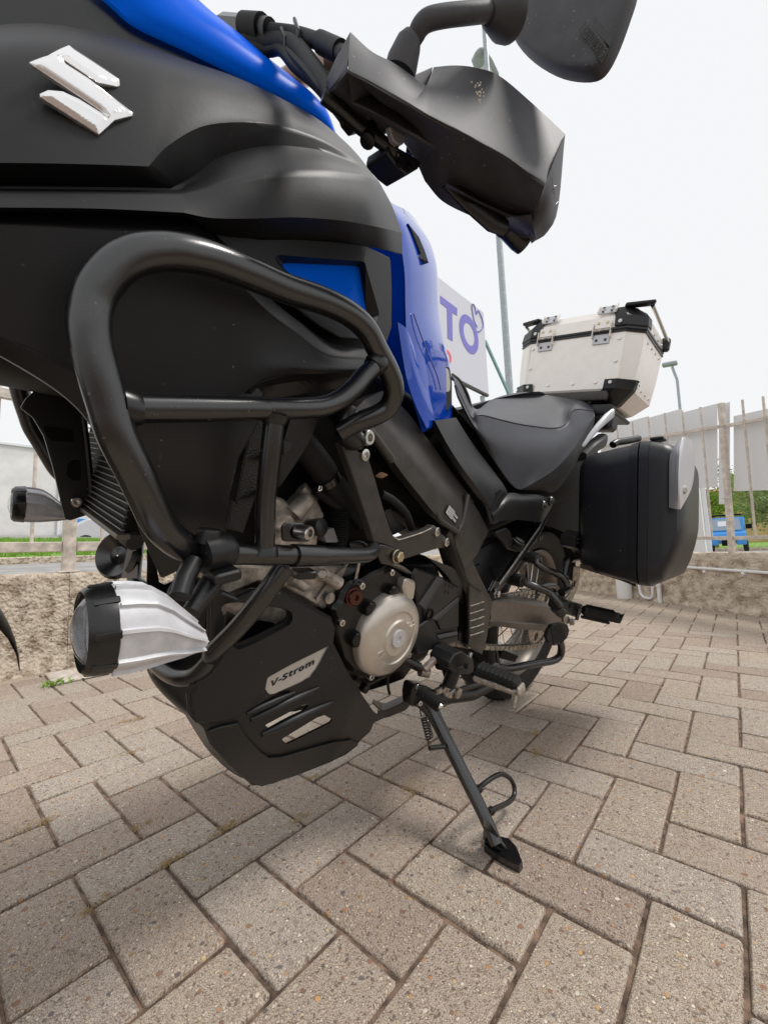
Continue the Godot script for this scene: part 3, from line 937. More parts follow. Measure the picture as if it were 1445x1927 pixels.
func build_poles() -> void:
	var lamp := base("street_lamp")
	tag(lamp, "tall galvanised street lamp with a grey head, rising behind the sign", "street lamp")
	var foot: Vector3 = Vector3(11.9635, 5.3561, -5)
	var top: Vector3 = Vector3(12.9777, 18.1071, -5)
	var x := (foot.x + top.x) / 2
	part(lamp, "pole", lathe(Vector3(x, 0, -5), Vector3.UP, [0, 0.13, foot.y, 0.115, top.y, 0.085, top.y + 6.0, 0.06], 20), M.galv)
	var hd := base("lamp_head_tmp")
	remove_child(hd); hd.free()
	var c: Vector3 = Vector3(x + 0.05, top.y + 0.15, -5.2)
	var body := loft([ell(c + Vector3(-0.2, 0.25, -0.05), Vector3(0, 0, 0.1), Vector3(0.02, 0.06, 0), 16), ell(c + Vector3(-0.1, 0.24, -0.1), Vector3(0, 0, 0.27), Vector3(0.02, 0.12, 0), 16), ell(c + Vector3(0.35, 0.12, -0.1), Vector3(0, 0, 0.34), Vector3(0.02, 0.14, 0), 16), ell(c + Vector3(0.85, 0.02, -0.1), Vector3(0, 0, 0.33), Vector3(0.02, 0.12, 0), 16), ell(c + Vector3(1.0, 0.0, -0.1), Vector3(0, 0, 0.24), Vector3(0.02, 0.08, 0), 16)])
	var h := part(lamp, "lamp_head", body, M.galv)
	part(h, "lens", box(Vector3(0.5, 0.02, 0.42), 0.004, Transform3D(Basis(Vector3.BACK, -0.2), c + Vector3(0.45, -0.035, -0.1))), M.panel)
	var brace := base("sign_brace")
	tag(brace, "thin teal steel brace slanting down behind the sign board", "brace")
	part(brace, "tube", bar(Vector3(9.7003, 6.0944, -4.3), Vector3(11.0535, 4.7948, -4.3), 0.06, 0.09, 0.004), M.teal)
	var l2 := base("street_lamp")
	tag(l2, "small distant street lamp with a flat head, right of the aluminium top case", "street lamp")
	var b0: Vector3 = Vector3(30, 7.9777, -2.587)
	var b1: Vector3 = Vector3(30, 10.3251, -2.4846)
	var b2: Vector3 = Vector3(30, 11.234, -2.6594)
	part(l2, "pole", tube(PackedVector3Array([Vector3(b0.x, 0, b0.z), Vector3(b0.x, b1.y, b1.z), b2]), 0.075, 8), M.galv)
	part(l2, "lamp_head", box(Vector3(0.5, 0.22, 0.75), 0.07, Transform3D(Basis(Vector3.RIGHT, 0.12), b2 + Vector3(0, 0.2, -0.1))), M.galv)

func build_right() -> void:
	ground_strip("meadow", [PackedVector3Array([Vector3(28, 0.0, 30), Vector3(28, 0.0, -10)]), PackedVector3Array([Vector3(60, 0.5, 50), Vector3(60, 0.5, -14)])], M.grass, "yellow green meadow behind the blue pickup")
	var kb := box(Vector3(0.3, 0.16, 40), 0.02, Transform3D(Basis.IDENTITY, Vector3(27.8, -0.02, 8)))
	tag(part(self, "kerb", kb, M.concrete), "pale kerb in front of the meadow on the right", "", "", "structure")
	var p := base("gate_pillar")
	tag(p, "grey concrete gate pillar seen between the side case and the fence", "pillar")
	var p0: Vector3 = Vector3(7.5, 0.3868, -0.1038)
	var p1: Vector3 = Vector3(7.5, 0.3815, 0.0784)
	part(p, "shaft", box(Vector3(0.25, 1.5, p1.z - p0.z), 0.01, Transform3D(Basis.IDENTITY, Vector3(7.6, 0.65, (p0.z + p1.z) / 2))), M.render_white)
	part(p, "edge_strip", box(Vector3(0.05, 1.5, 0.05), 0.005, Transform3D(Basis.IDENTITY, Vector3(7.5, 0.65, p1.z + 0.05))), M.panel)
	# blue pickup facing the yard
	var c0: Vector3 = Vector3(20, 0.0842, -1.0156)
	var c1: Vector3 = Vector3(20, 0.0524, 0.1496)
	var w := c1.z - c0.z
	var t := base("pickup_truck", Vector3(20, c0.y - 0.02, (c0.z + c1.z) / 2))
	t.rotation.y = 0.03; t.scale = Vector3(1, 0.8, 1)
	tag(t, "small sky blue pickup truck facing the fence", "truck")
	var hw := w / 2
	var prof := PackedVector2Array([Vector2(0, 0.38), Vector2(0, 0.62), Vector2(0.1, 0.86), Vector2(0.32, 0.95), Vector2(0.62, 1.62), Vector2(1.5, 1.66), Vector2(1.7, 1.6), Vector2(1.72, 0.38)])
	part(t, "cab", plate(rounded(prof, 0.06), w * 0.92, 0.06, Transform3D(Basis(Vector3.RIGHT, Vector3.UP, Vector3.BACK), Vector3(0, 0, hw * 0.92))), M.truck)
	part(t, "windscreen", MBquad(Vector3(0.325, 1.0, -hw * 0.74), Vector3(0.325, 1.0, hw * 0.74), Vector3(0.565, 1.55, hw * 0.68), Vector3(0.565, 1.55, -hw * 0.68), 0.02), M.glass)
	part(t, "rear_window", MBquad(Vector3(0.4, 1.2, -hw * 0.42), Vector3(0.4, 1.2, hw * 0.42), Vector3(0.505, 1.44, hw * 0.42), Vector3(0.505, 1.44, -hw * 0.42), 0.018), M.panel)
	part(t, "grille", box(Vector3(0.06, 0.3, w * 0.34), 0.02, Transform3D(Basis.IDENTITY, Vector3(-0.01, 0.42, 0.03))), M.black)
	part(t, "bumper", box(Vector3(0.07, 0.12, w * 0.5), 0.02, Transform3D(Basis.IDENTITY, Vector3(-0.03, 0.6, 0.03))), M.white)
	for s in [-1, 1]:
		part(t, "bumper_corner", box(Vector3(0.1, 0.28, w * 0.24), 0.03, Transform3D(Basis.IDENTITY, Vector3(-0.03, 0.45, s * hw * 0.68))), M.truck)
		part(t, "wheel", lathe(Vector3(0.55, 0.26, s * hw * 0.86 - 0.08), Vector3.BACK, [0, 0.2, 0.02, 0.27, 0.14, 0.27, 0.16, 0.2, 0.14, 0.001], 18, false), M.tyre)
		part(t, "mirror", box(Vector3(0.08, 0.22, 0.18), 0.03, Transform3D(Basis.IDENTITY, Vector3(0.4, 1.15, s * (hw + 0.06)))), M.black)
	for k in 3:
		part(t, "roof_bar", box(Vector3(0.04, 0.04, w * 0.8), 0.01, Transform3D(Basis.IDENTITY, Vector3(0.75 + k * 0.35, 1.76, 0))), M.black)
	part(t, "load_bed", box(Vector3(1.9, 0.5, w * 0.95), 0.03, Transform3D(Basis.IDENTITY, Vector3(2.75, 0.68, 0))), M.truck)
	# trees
	tree("round_tree", "fresh green round tree behind the blue pickup, left of the fence post", Vector3(32, -0.1321, -1.7124), 5.6, 2.0, Color(0.2, 0.34, 0.03), 81)
	tree("olive_tree", "grey green olive tree at the right edge beyond the fence", Vector3(30, 0.002, 1.0211), 4.4, 2.2, Color(0.2, 0.27, 0.11), 82)
	var hs := base("ochre_house", Vector3(44, 0.3, 2.2))
	tag(hs, "low ochre building with a red brown roof edge behind the pickup", "building")
	var h0: Vector3 = Vector3(44, 1.6024, -1.6825)
	part(hs, "wall", box(Vector3(6, 4.6, 16), 0.03, Transform3D(Basis.IDENTITY, Vector3(3, 2.0, h0.z - 2.2 + 6.0))), M.ochre)
	part(hs, "roof", box(Vector3(7.2, 0.35, 17.4), 0.05, Transform3D(Basis(Vector3.BACK, 0.12), Vector3(2.8, 4.5, h0.z - 2.2 + 6.0))), M.roof)
func MBquad(a: Vector3, b: Vector3, c: Vector3, d: Vector3, th: float) -> MB:
	var m := MB.new()
	var n := (b - a).cross(d - a).normalized()
	if n.x > 0: n = -n
	var f := PackedVector3Array([a + n * th, b + n * th, c + n * th, d + n * th]); var k := PackedVector3Array([a, b, c, d])
	m.grid([k, f], true)
	m.quad(f[0], f[1], f[2], f[3]); m.quad(k[3], k[2], k[1], k[0])
	return m
func tree(called: String, label: String, at: Vector3, h: float, r: float, c: Color, seed_: int) -> void:
	at.y = 0
	var rng := RandomNumberGenerator.new(); rng.seed = seed_
	var t := base(called, at)
	tag(t, label, "tree")
	var tr := tube(PackedVector3Array([Vector3.ZERO, Vector3(0.05, h * 0.25, 0.03), Vector3(0, h * 0.6, 0)]), [0.14, 0.11, 0.05], 8)
	var leaves := MB.new()
	for k in 26:
		var a := rng.randf() * TAU; var q := sqrt(rng.randf()) * r * 0.8
		var y := h * 0.34 + rng.randf() * h * 0.6
		q *= sqrt(maxf(0.05, 1.0 - pow((y - h * 0.62) / (h * 0.42), 2)))
		var cc := Vector3(cos(a) * q, y, sin(a) * q)
		if k % 4 == 0: tr.add(tube(PackedVector3Array([Vector3(0, minf(y * 0.7, h * 0.55), 0), cc]), [0.035, 0.012], 5))
		for n in 150:
			var d := Vector3(rng.randfn(), rng.randfn(), rng.randfn()).normalized() * pow(rng.randf(), 0.5) * r * 0.34
			var p := cc + d
			var u := Vector3(rng.randfn(), rng.randfn(), rng.randfn()).normalized() * 0.085; var w := u.cross(Vector3(rng.randfn(), rng.randfn(), rng.randfn())).normalized() * 0.05
			leaves.quad(p - u, p + w, p + u, p - w)
	part(t, "trunk", tr, M.leaf)
	var m := mat(c.linear_to_srgb(), 0.7); m.backlight_enabled = true; m.backlight = Color(0.35, 0.4, 0.15)
	part(t, "crown", leaves, m, 1.0)


# ---------------------------------------------------------------- the motorcycle
var bike: Node3D
func build_motorcycle() -> void:
	bike = base("motorcycle")
	bike.rotation.x = 0.248
	tag(bike, "blue and black touring motorcycle on its side stand, with crash bars and luggage cases", "motorcycle")
	fairing()
	crash_bars()
	fog_lamps()
	front_end()
	radiator()
	tank_and_seat()
	frame_parts()
	engine()
	skid_plate()
	controls()
	rear_end()
	stands_and_pegs()
	luggage()

func fairing() -> void:
	# upper side fairing: a bulge, a scooped step and a flat cheek that ends in a crease
	var rows := [
		[0.1306, 0.9396, 0.165, 0.1671, 0.9766, 0.167, 0.2049, 1.011, 0.168, 0.2434, 1.0345, 0.17, 0.2776, 1.0509, 0.17, 0.3129, 1.0682, 0.168, 0.3487, 1.0863, 0.165, 0.3973, 1.1064, 0.16, 0.4512, 1.1244, 0.155, 0.4922, 1.1321, 0.15, 0.5241, 1.1335, 0.147, 0.5557, 1.1298, 0.144],
		[0.1352, 0.9089, 0.205, 0.1687, 0.9405, 0.205, 0.2036, 0.9707, 0.206, 0.2392, 0.9946, 0.207, 0.2705, 1.0111, 0.207, 0.3034, 1.0288, 0.204, 0.3376, 1.0487, 0.198, 0.3833, 1.07, 0.192, 0.4367, 1.0923, 0.182, 0.4785, 1.1065, 0.172, 0.5161, 1.1186, 0.16, 0.5532, 1.1237, 0.15],
		[0.138, 0.8775, 0.224, 0.1705, 0.9029, 0.224, 0.2044, 0.9274, 0.225, 0.2389, 0.9511, 0.225, 0.2691, 0.97, 0.225, 0.3005, 0.9949, 0.221, 0.3331, 1.0186, 0.215, 0.3777, 1.0463, 0.207, 0.4296, 1.0729, 0.196, 0.4712, 1.0914, 0.184, 0.5109, 1.1078, 0.17, 0.5506, 1.1176, 0.156],
		[0.1402, 0.8405, 0.236, 0.1724, 0.861, 0.236, 0.2061, 0.8817, 0.237, 0.2403, 0.9024, 0.237, 0.2666, 0.9179, 0.237, 0.2812, 0.9461, 0.233, 0.3111, 0.9851, 0.225, 0.3635, 1.0266, 0.216, 0.4223, 1.0599, 0.205, 0.4674, 1.0801, 0.193, 0.5098, 1.0998, 0.178, 0.5495, 1.1139, 0.16],
		[0.1386, 0.8348, 0.216, 0.1727, 0.8552, 0.216, 0.2084, 0.8763, 0.216, 0.2447, 0.8972, 0.217, 0.2881, 0.9216, 0.219, 0.3052, 0.9431, 0.217, 0.3286, 0.9762, 0.214, 0.3726, 1.0142, 0.213, 0.4273, 1.0502, 0.205, 0.4725, 1.0741, 0.194, 0.508, 1.0896, 0.186, 0.5494, 1.1102, 0.164],
		[0.1386, 0.8333, 0.216, 0.1728, 0.8536, 0.216, 0.2085, 0.8746, 0.216, 0.2448, 0.8953, 0.217, 0.2923, 0.9219, 0.219, 0.309, 0.94, 0.223, 0.3314, 0.9652, 0.227, 0.3694, 0.9947, 0.228, 0.4205, 1.0273, 0.224, 0.4655, 1.0558, 0.21, 0.5059, 1.0805, 0.194, 0.549, 1.1074, 0.167],
		[0.1409, 0.8246, 0.238, 0.1732, 0.8436, 0.238, 0.2071, 0.8633, 0.238, 0.2414, 0.8828, 0.239, 0.2893, 0.9098, 0.241, 0.3073, 0.9234, 0.243, 0.3325, 0.9456, 0.245, 0.3675, 0.9722, 0.246, 0.4156, 1.005, 0.24, 0.4579, 1.0348, 0.226, 0.5011, 1.0659, 0.206, 0.5481, 1.1021, 0.172],
		[0.1416, 0.8191, 0.243, 0.1735, 0.8376, 0.243, 0.207, 0.8566, 0.243, 0.2411, 0.876, 0.243, 0.2907, 0.9022, 0.245, 0.3121, 0.9133, 0.247, 0.3418, 0.9336, 0.249, 0.379, 0.9581, 0.249, 0.4291, 0.9877, 0.244, 0.4722, 1.0144, 0.232, 0.5177, 1.0448, 0.212, 0.5731, 1.084, 0.176],
		[0.1421, 0.8141, 0.247, 0.1738, 0.8317, 0.247, 0.207, 0.8502, 0.247, 0.2409, 0.8686, 0.247, 0.2902, 0.8928, 0.249, 0.3123, 0.9005, 0.25, 0.3477, 0.9191, 0.251, 0.3889, 0.9427, 0.251, 0.4425, 0.9706, 0.246, 0.4851, 0.9924, 0.236, 0.5305, 1.0168, 0.22, 0.5925, 1.0567, 0.182]]
	var f := part(bike, "side_fairing", sheet(rows, 5, 4, Vector3(0, 0, -0.004), [3, 4, 5, 6, 8], [4]), M.fairing, 42)
	# turned-in underside of the cheek
	part(f, "lower_lip", sheet([
		[0.1421, 0.8141, 0.247, 0.1738, 0.8317, 0.247, 0.207, 0.8502, 0.247, 0.2409, 0.8686, 0.247, 0.2902, 0.8928, 0.249, 0.3123, 0.9005, 0.25, 0.3477, 0.9191, 0.251, 0.3889, 0.9427, 0.251, 0.4425, 0.9706, 0.246, 0.4851, 0.9924, 0.236, 0.5305, 1.0168, 0.22, 0.5925, 1.0567, 0.182],
		[0.1399, 0.8185, 0.225, 0.1735, 0.837, 0.225, 0.2088, 0.8561, 0.225, 0.2448, 0.875, 0.225, 0.3005, 0.9031, 0.223, 0.3283, 0.9048, 0.222, 0.3658, 0.9199, 0.222, 0.4083, 0.9418, 0.222, 0.4653, 0.9685, 0.219, 0.5085, 0.9882, 0.212, 0.5512, 1.0072, 0.202, 0.6089, 1.0383, 0.172]], 5, 3, Vector3(0, 0, -0.003), [], [4]), M.fairing, 42)
	# nose panel with the blue window
	var hole := rounded(pts2([0.3794, 0.9124, 0.5021, 0.9637, 0.5535, 0.9251, 0.5418, 0.899, 0.4763, 0.8861, 0.4227, 0.8948]), 0.006)
	var np := zp([0.32, 0.9054, 0.3662, 0.9204, 0.4088, 0.9424, 0.4638, 0.9672, 0.5012, 0.9819, 0.5617, 1.0029, 0.5687, 0.9901, 0.5777, 0.9694, 0.5923, 0.924, 0.5814, 0.893, 0.5511, 0.8875, 0.4799, 0.8653, 0.4482, 0.8683, 0.4052, 0.8781, 0.3617, 0.8903], 0.221, 0.006, 0.0025, 0.004, [hole])
	np.refine(0.02).warp(func(p: Vector3) -> Vector3: return p - Vector3(0, 0, maxf(0, p.x - 0.5) * 0.35))
	part(f, "nose_panel", np, M.fairing, 30)
	var inner := rounded(pts2([0.3952, 0.9148, 0.5062, 0.963, 0.5368, 0.9198, 0.528, 0.9109, 0.4849, 0.9031, 0.4335, 0.91]), 0.005)
	var rimA := PackedVector3Array(); var rimB := PackedVector3Array()
	for k in hole.size():
		var q := hole[k]; var q2 := inner[k]
		rimA.append(Vector3(q.x, q.y, 0.221 - maxf(0, q.x - 0.5) * 0.35)); rimB.append(Vector3(q2.x, q2.y, 0.207 - maxf(0, q2.x - 0.5) * 0.35))
	var rim := MB.new(); rim.grid([rimA, rimB], true)
	part(f, "window_frame", rim, M.fairing, 25)
	var ins := plate(inset(inner, -0.004), 0.004, 0.001, Transform3D(Basis.IDENTITY, Vector3(0, 0, 0.208))).refine(0.02).warp(func(p: Vector3) -> Vector3: return p - Vector3(0, 0, maxf(0, p.x - 0.5) * 0.35))
	part(f, "blue_insert", ins, M.cowl)
	# emblem: a raised, ridged letter
	var S := pts2([0.1965, 0.9402, 0.2057, 0.9541, 0.2166, 0.9764, 0.2322, 0.978, 0.248, 0.9792, 0.2511, 0.9766, 0.2455, 0.9674, 0.2339, 0.9588, 0.2134, 0.9585, 0.2149, 0.9565, 0.2273, 0.9571, 0.2556, 0.9532, 0.255, 0.9499, 0.2439, 0.9376, 0.2353, 0.921, 0.2184, 0.9221, 0.203, 0.9229, 0.2025, 0.9247, 0.2064, 0.9304, 0.2139, 0.9353, 0.2227, 0.9371, 0.2368, 0.9372, 0.2349, 0.9382, 0.2236, 0.9388, 0.197, 0.9397])
	var emb := plate(S, 0.004, 0.0003).refine(0.0022)
	emb.warp(func(p: Vector3) -> Vector3:
		var d := 1.0
		for k in S.size():
			var q := Geometry2D.get_closest_point_to_segment(Vector2(p.x, p.y), S[k], S[(k + 1) % S.size()])
			d = minf(d, q.distance_to(Vector2(p.x, p.y)))
		var lift := minf(d, 0.004) * 0.5 if p.z > -0.0002 else 0.0
		return Vector3(p.x, p.y, emblem_z(p.y) + p.z + lift))
	part(f, "emblem", emb, M.emblem, 22)
	# lower fairing: ledge on top, big flat face, rolled notch at the rear
	var lf := part(bike, "lower_fairing", sheet([
		[0.1396, 0.8203, 0.222, 0.1734, 0.839, 0.222, 0.209, 0.8583, 0.222, 0.2453, 0.8766, 0.222, 0.2989, 0.9042, 0.221, 0.313, 0.9047, 0.22, 0.3298, 0.8996, 0.22, 0.3573, 0.886, 0.22, 0.3909, 0.872, 0.219, 0.4296, 0.863, 0.218, 0.4715, 0.8578, 0.214, 0.5244, 0.8702, 0.206, 0.566, 0.8831, 0.196],
		[0.1413, 0.81, 0.237, 0.174, 0.8274, 0.237, 0.2084, 0.8444, 0.237, 0.2435, 0.8607, 0.237, 0.2982, 0.8877, 0.236, 0.3091, 0.8868, 0.235, 0.3248, 0.882, 0.234, 0.3501, 0.8698, 0.233, 0.3818, 0.8566, 0.231, 0.4189, 0.8484, 0.229, 0.4631, 0.8421, 0.224, 0.5179, 0.8564, 0.214, 0.5586, 0.8698, 0.204],
		[0.1415, 0.8077, 0.238, 0.1741, 0.825, 0.238, 0.2084, 0.8417, 0.238, 0.2435, 0.8578, 0.238, 0.2982, 0.8844, 0.237, 0.3083, 0.8826, 0.236, 0.3235, 0.877, 0.235, 0.3487, 0.8641, 0.234, 0.3808, 0.8513, 0.232, 0.4175, 0.8439, 0.23, 0.463, 0.8383, 0.225, 0.5176, 0.8529, 0.215, 0.5583, 0.8667, 0.205],
		[0.1418, 0.786, 0.234, 0.1753, 0.7985, 0.234, 0.2107, 0.8112, 0.234, 0.2474, 0.8203, 0.233, 0.2961, 0.8331, 0.231, 0.312, 0.8309, 0.23, 0.3293, 0.8262, 0.229, 0.3552, 0.8225, 0.229, 0.3829, 0.8217, 0.23, 0.4177, 0.8245, 0.23, 0.4607, 0.8289, 0.228, 0.5157, 0.844, 0.219, 0.5556, 0.86, 0.207],
		[0.1421, 0.7603, 0.228, 0.1766, 0.7704, 0.228, 0.2055, 0.765, 0.228, 0.2326, 0.7584, 0.226, 0.2722, 0.7624, 0.224, 0.305, 0.7687, 0.223, 0.3323, 0.7763, 0.223, 0.3613, 0.7879, 0.225, 0.381, 0.8001, 0.23, 0.4138, 0.8107, 0.233, 0.4575, 0.8205, 0.231, 0.5122, 0.8382, 0.221, 0.5524, 0.8561, 0.209],
		[0.1422, 0.7573, 0.228, 0.1768, 0.7661, 0.228, 0.2056, 0.7625, 0.228, 0.2327, 0.7561, 0.226, 0.2711, 0.7382, 0.221, 0.3068, 0.7372, 0.22, 0.3341, 0.7481, 0.22, 0.3626, 0.7661, 0.222, 0.3823, 0.7847, 0.227, 0.4162, 0.8028, 0.229, 0.4603, 0.8173, 0.228, 0.5126, 0.8358, 0.219, 0.5527, 0.8541, 0.208]], 5, 4, Vector3(0, 0, -0.004), [2], []), M.fairing, 42)
	part(lf, "front_edge", sheet([
		[0.1422, 0.7579, 0.228, 0.1768, 0.7665, 0.228, 0.1919, 0.765, 0.228, 0.2082, 0.7623, 0.228, 0.2327, 0.7569, 0.226, 0.2461, 0.7504, 0.224, 0.2572, 0.7443, 0.222],
		[0.1409, 0.7525, 0.212, 0.1771, 0.7593, 0.212, 0.1931, 0.7544, 0.212, 0.2136, 0.7454, 0.211, 0.2284, 0.7371, 0.21, 0.2409, 0.7272, 0.209, 0.2512, 0.7151, 0.208],
		[0.1369, 0.7568, 0.17, 0.1769, 0.7642, 0.17, 0.1945, 0.7584, 0.17, 0.217, 0.7483, 0.17, 0.2332, 0.739, 0.17, 0.2468, 0.728, 0.17, 0.2579, 0.7147, 0.17]], 4, 2, Vector3(0, 0, -0.002), [1], []), M.fairing, 35)
	var notch := sheet([
		[0.3726, 0.7752, 0.228, 0.3807, 0.7842, 0.228, 0.3893, 0.7918, 0.23, 0.4232, 0.8059, 0.23, 0.4602, 0.8179, 0.228, 0.5125, 0.8365, 0.219, 0.5526, 0.8548, 0.208],
		[0.3877, 0.7731, 0.205, 0.3984, 0.7834, 0.2, 0.409, 0.7914, 0.2, 0.4446, 0.8059, 0.2, 0.4838, 0.8194, 0.199, 0.5371, 0.839, 0.192, 0.5746, 0.8576, 0.186],
		[0.4027, 0.7526, 0.19, 0.4096, 0.7648, 0.19, 0.4211, 0.7796, 0.19, 0.456, 0.7945, 0.19, 0.4955, 0.81, 0.188, 0.5468, 0.8308, 0.184, 0.5831, 0.85, 0.18]], 4, 2, Vector3(0, 0, -0.002), [1], [])
	part(lf, "notch", notch, M.plastic, 40)
	# radiator shroud below: tapers down to a point behind the crash bar
	var sh := zp([0.234, 0.759, 0.248, 0.7167, 0.2642, 0.6943, 0.2831, 0.6567, 0.2994, 0.621, 0.3242, 0.5736, 0.3388, 0.5815, 0.3436, 0.5963, 0.3816, 0.6188, 0.3774, 0.6682, 0.3777, 0.7086, 0.3949, 0.7531, 0.3952, 0.7789, 0.3817, 0.7891, 0.2945, 0.7648, 0.2558, 0.7553], 0.218, 0.005, 0.002, 0.004)
	sh.refine(0.025).warp(func(p: Vector3) -> Vector3: return p - Vector3(0, 0, maxf(0, 0.72 - p.y) * 0.22 + 0.002))
	part(lf, "radiator_shroud", sh, M.plastic, 40)
	var strip := zp([0.3911, 0.7516, 0.4163, 0.7549, 0.4143, 0.71, 0.417, 0.6582, 0.412, 0.6677, 0.4068, 0.6225, 0.3865, 0.6271, 0.3855, 0.6604, 0.3914, 0.6566, 0.3895, 0.7024], 0.203, 0.004, 0.001)
	strip.refine(0.03).warp(func(p: Vector3) -> Vector3: return p - Vector3(0, 0, maxf(0, 0.72 - p.y) * 0.2))
	part(lf, "grille_strip", strip, M.mesh)
	for q in [[Vector3(0.3945, 0.7079, 0.203), Vector3(0.4082, 0.713, 0.203)], [Vector3(0.3923, 0.6618, 0.193), Vector3(0.4107, 0.6709, 0.196)]]:
		var mid: Vector3 = (q[0] + q[1]) / 2
		part(lf, "fin", loft([ell(q[0], Vector3(0, 0, 0.001), Vector3(0, 0.0008, 0), 8), ell(mid + Vector3(0, -0.001, 0), Vector3(0, 0, 0.005), Vector3(0, 0.002, 0), 8), ell(q[1], Vector3(0, 0, 0.008), Vector3(0, 0.004, 0), 8)]), M.plastic)
	part(lf, "inner_rib", sheet([
		[0.4401, 0.762, 0.2, 0.436, 0.7301, 0.198, 0.4404, 0.6797, 0.19],
		[0.4872, 0.7721, 0.19, 0.4768, 0.734, 0.185, 0.4474, 0.682, 0.185]], 4, 2, Vector3(0, 0, -0.004)), M.plastic)
	part(lf, "inner_rib", zp([0.4339, 0.7362, 0.4479, 0.7343, 0.4454, 0.7252, 0.4364, 0.7184], 0.2, 0.01, 0.001), M.plastic)
	# right-hand cheek, hidden from here, closes the fairing
	var other := sheet(rows, 2, 1, Vector3(0, 0, -0.004), [3, 4, 5, 6, 8], [4]).mirror()
	part(bike, "side_fairing", other, M.fairing, 42)
	# blue cowl between the fairing and the bars, and the dark gap below it
	part(bike, "upper_cowl", sheet([
		[0.2188, 1.0756, 0.152, 0.2454, 1.073, 0.153, 0.2659, 1.0714, 0.154, 0.3047, 1.0844, 0.154, 0.3531, 1.101, 0.152, 0.3879, 1.1128, 0.15, 0.4305, 1.1272, 0.147, 0.4615, 1.136, 0.145, 0.4889, 1.1375, 0.142],
		[0.238, 1.0932, 0.156, 0.2639, 1.0957, 0.157, 0.2859, 1.0936, 0.158, 0.3202, 1.1049, 0.157, 0.3636, 1.1169, 0.155, 0.3966, 1.1272, 0.152, 0.435, 1.1378, 0.149, 0.4645, 1.1432, 0.146, 0.4888, 1.1381, 0.142],
		[0.2606, 1.1224, 0.148, 0.2891, 1.1276, 0.149, 0.3106, 1.1268, 0.15, 0.3437, 1.1344, 0.149, 0.3806, 1.142, 0.147, 0.4119, 1.1496, 0.144, 0.4469, 1.1569, 0.142, 0.4714, 1.155, 0.141, 0.4893, 1.1401, 0.141],
		[0.2753, 1.159, 0.12, 0.3053, 1.1636, 0.121, 0.3322, 1.1631, 0.122, 0.3636, 1.1669, 0.122, 0.4005, 1.1709, 0.121, 0.4305, 1.1757, 0.12, 0.4655, 1.1793, 0.12, 0.4864, 1.1734, 0.122, 0.497, 1.1519, 0.13]], 4, 4, Vector3(0, -0.002, -0.002), [], []), M.cowl, 35)
	part(bike, "gap_seal", sheet([
		[0.1181, 0.9819, 0.14, 0.1651, 1.0201, 0.142, 0.2165, 1.0756, 0.144, 0.245, 1.0757, 0.146, 0.2673, 1.0757, 0.147, 0.3067, 1.0893, 0.147, 0.3554, 1.1047, 0.146, 0.3907, 1.1166, 0.144, 0.4605, 1.1395, 0.139, 0.5028, 1.1467, 0.134, 0.567, 1.141, 0.13],
		[0.1207, 0.9324, 0.15, 0.1672, 0.9736, 0.15, 0.2194, 1.0202, 0.15, 0.2507, 1.0418, 0.15, 0.2745, 1.0513, 0.15, 0.3097, 1.0683, 0.15, 0.3541, 1.0885, 0.148, 0.3937, 1.1037, 0.144, 0.4649, 1.1267, 0.138, 0.5081, 1.1364, 0.132, 0.574, 1.1365, 0.126]], 5, 2, Vector3(0, 0, -0.003)), M.satin_clean)
	part(bike, "backing", zp([0.3246, 0.917, 0.4256, 0.9592, 0.5716, 1.0202, 0.5965, 0.9666, 0.6107, 0.9121, 0.5741, 0.8628, 0.4938, 0.822, 0.4097, 0.7809, 0.3649, 0.7944, 0.3311, 0.8559], 0.19, 0.003, 0.001).refine(0.03).warp(func(p: Vector3) -> Vector3: return p - Vector3(0, 0, maxf(0, p.x - 0.5) * 0.35)), M.black)
	# inner liner so that the fairing has a body behind it
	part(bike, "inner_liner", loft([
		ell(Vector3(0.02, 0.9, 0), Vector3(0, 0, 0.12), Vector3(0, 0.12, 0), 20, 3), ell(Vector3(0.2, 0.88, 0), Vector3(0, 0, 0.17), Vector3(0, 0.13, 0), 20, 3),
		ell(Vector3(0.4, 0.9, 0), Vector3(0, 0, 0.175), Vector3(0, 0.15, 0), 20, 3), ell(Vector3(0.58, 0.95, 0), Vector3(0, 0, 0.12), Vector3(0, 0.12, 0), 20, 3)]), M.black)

func emblem_z(y: float) -> float:
	return 0.2325 - 7.5 * pow(maxf(0.0, y - 0.93), 2) + clampf(0.93 - y, 0, 0.1) * 0.15

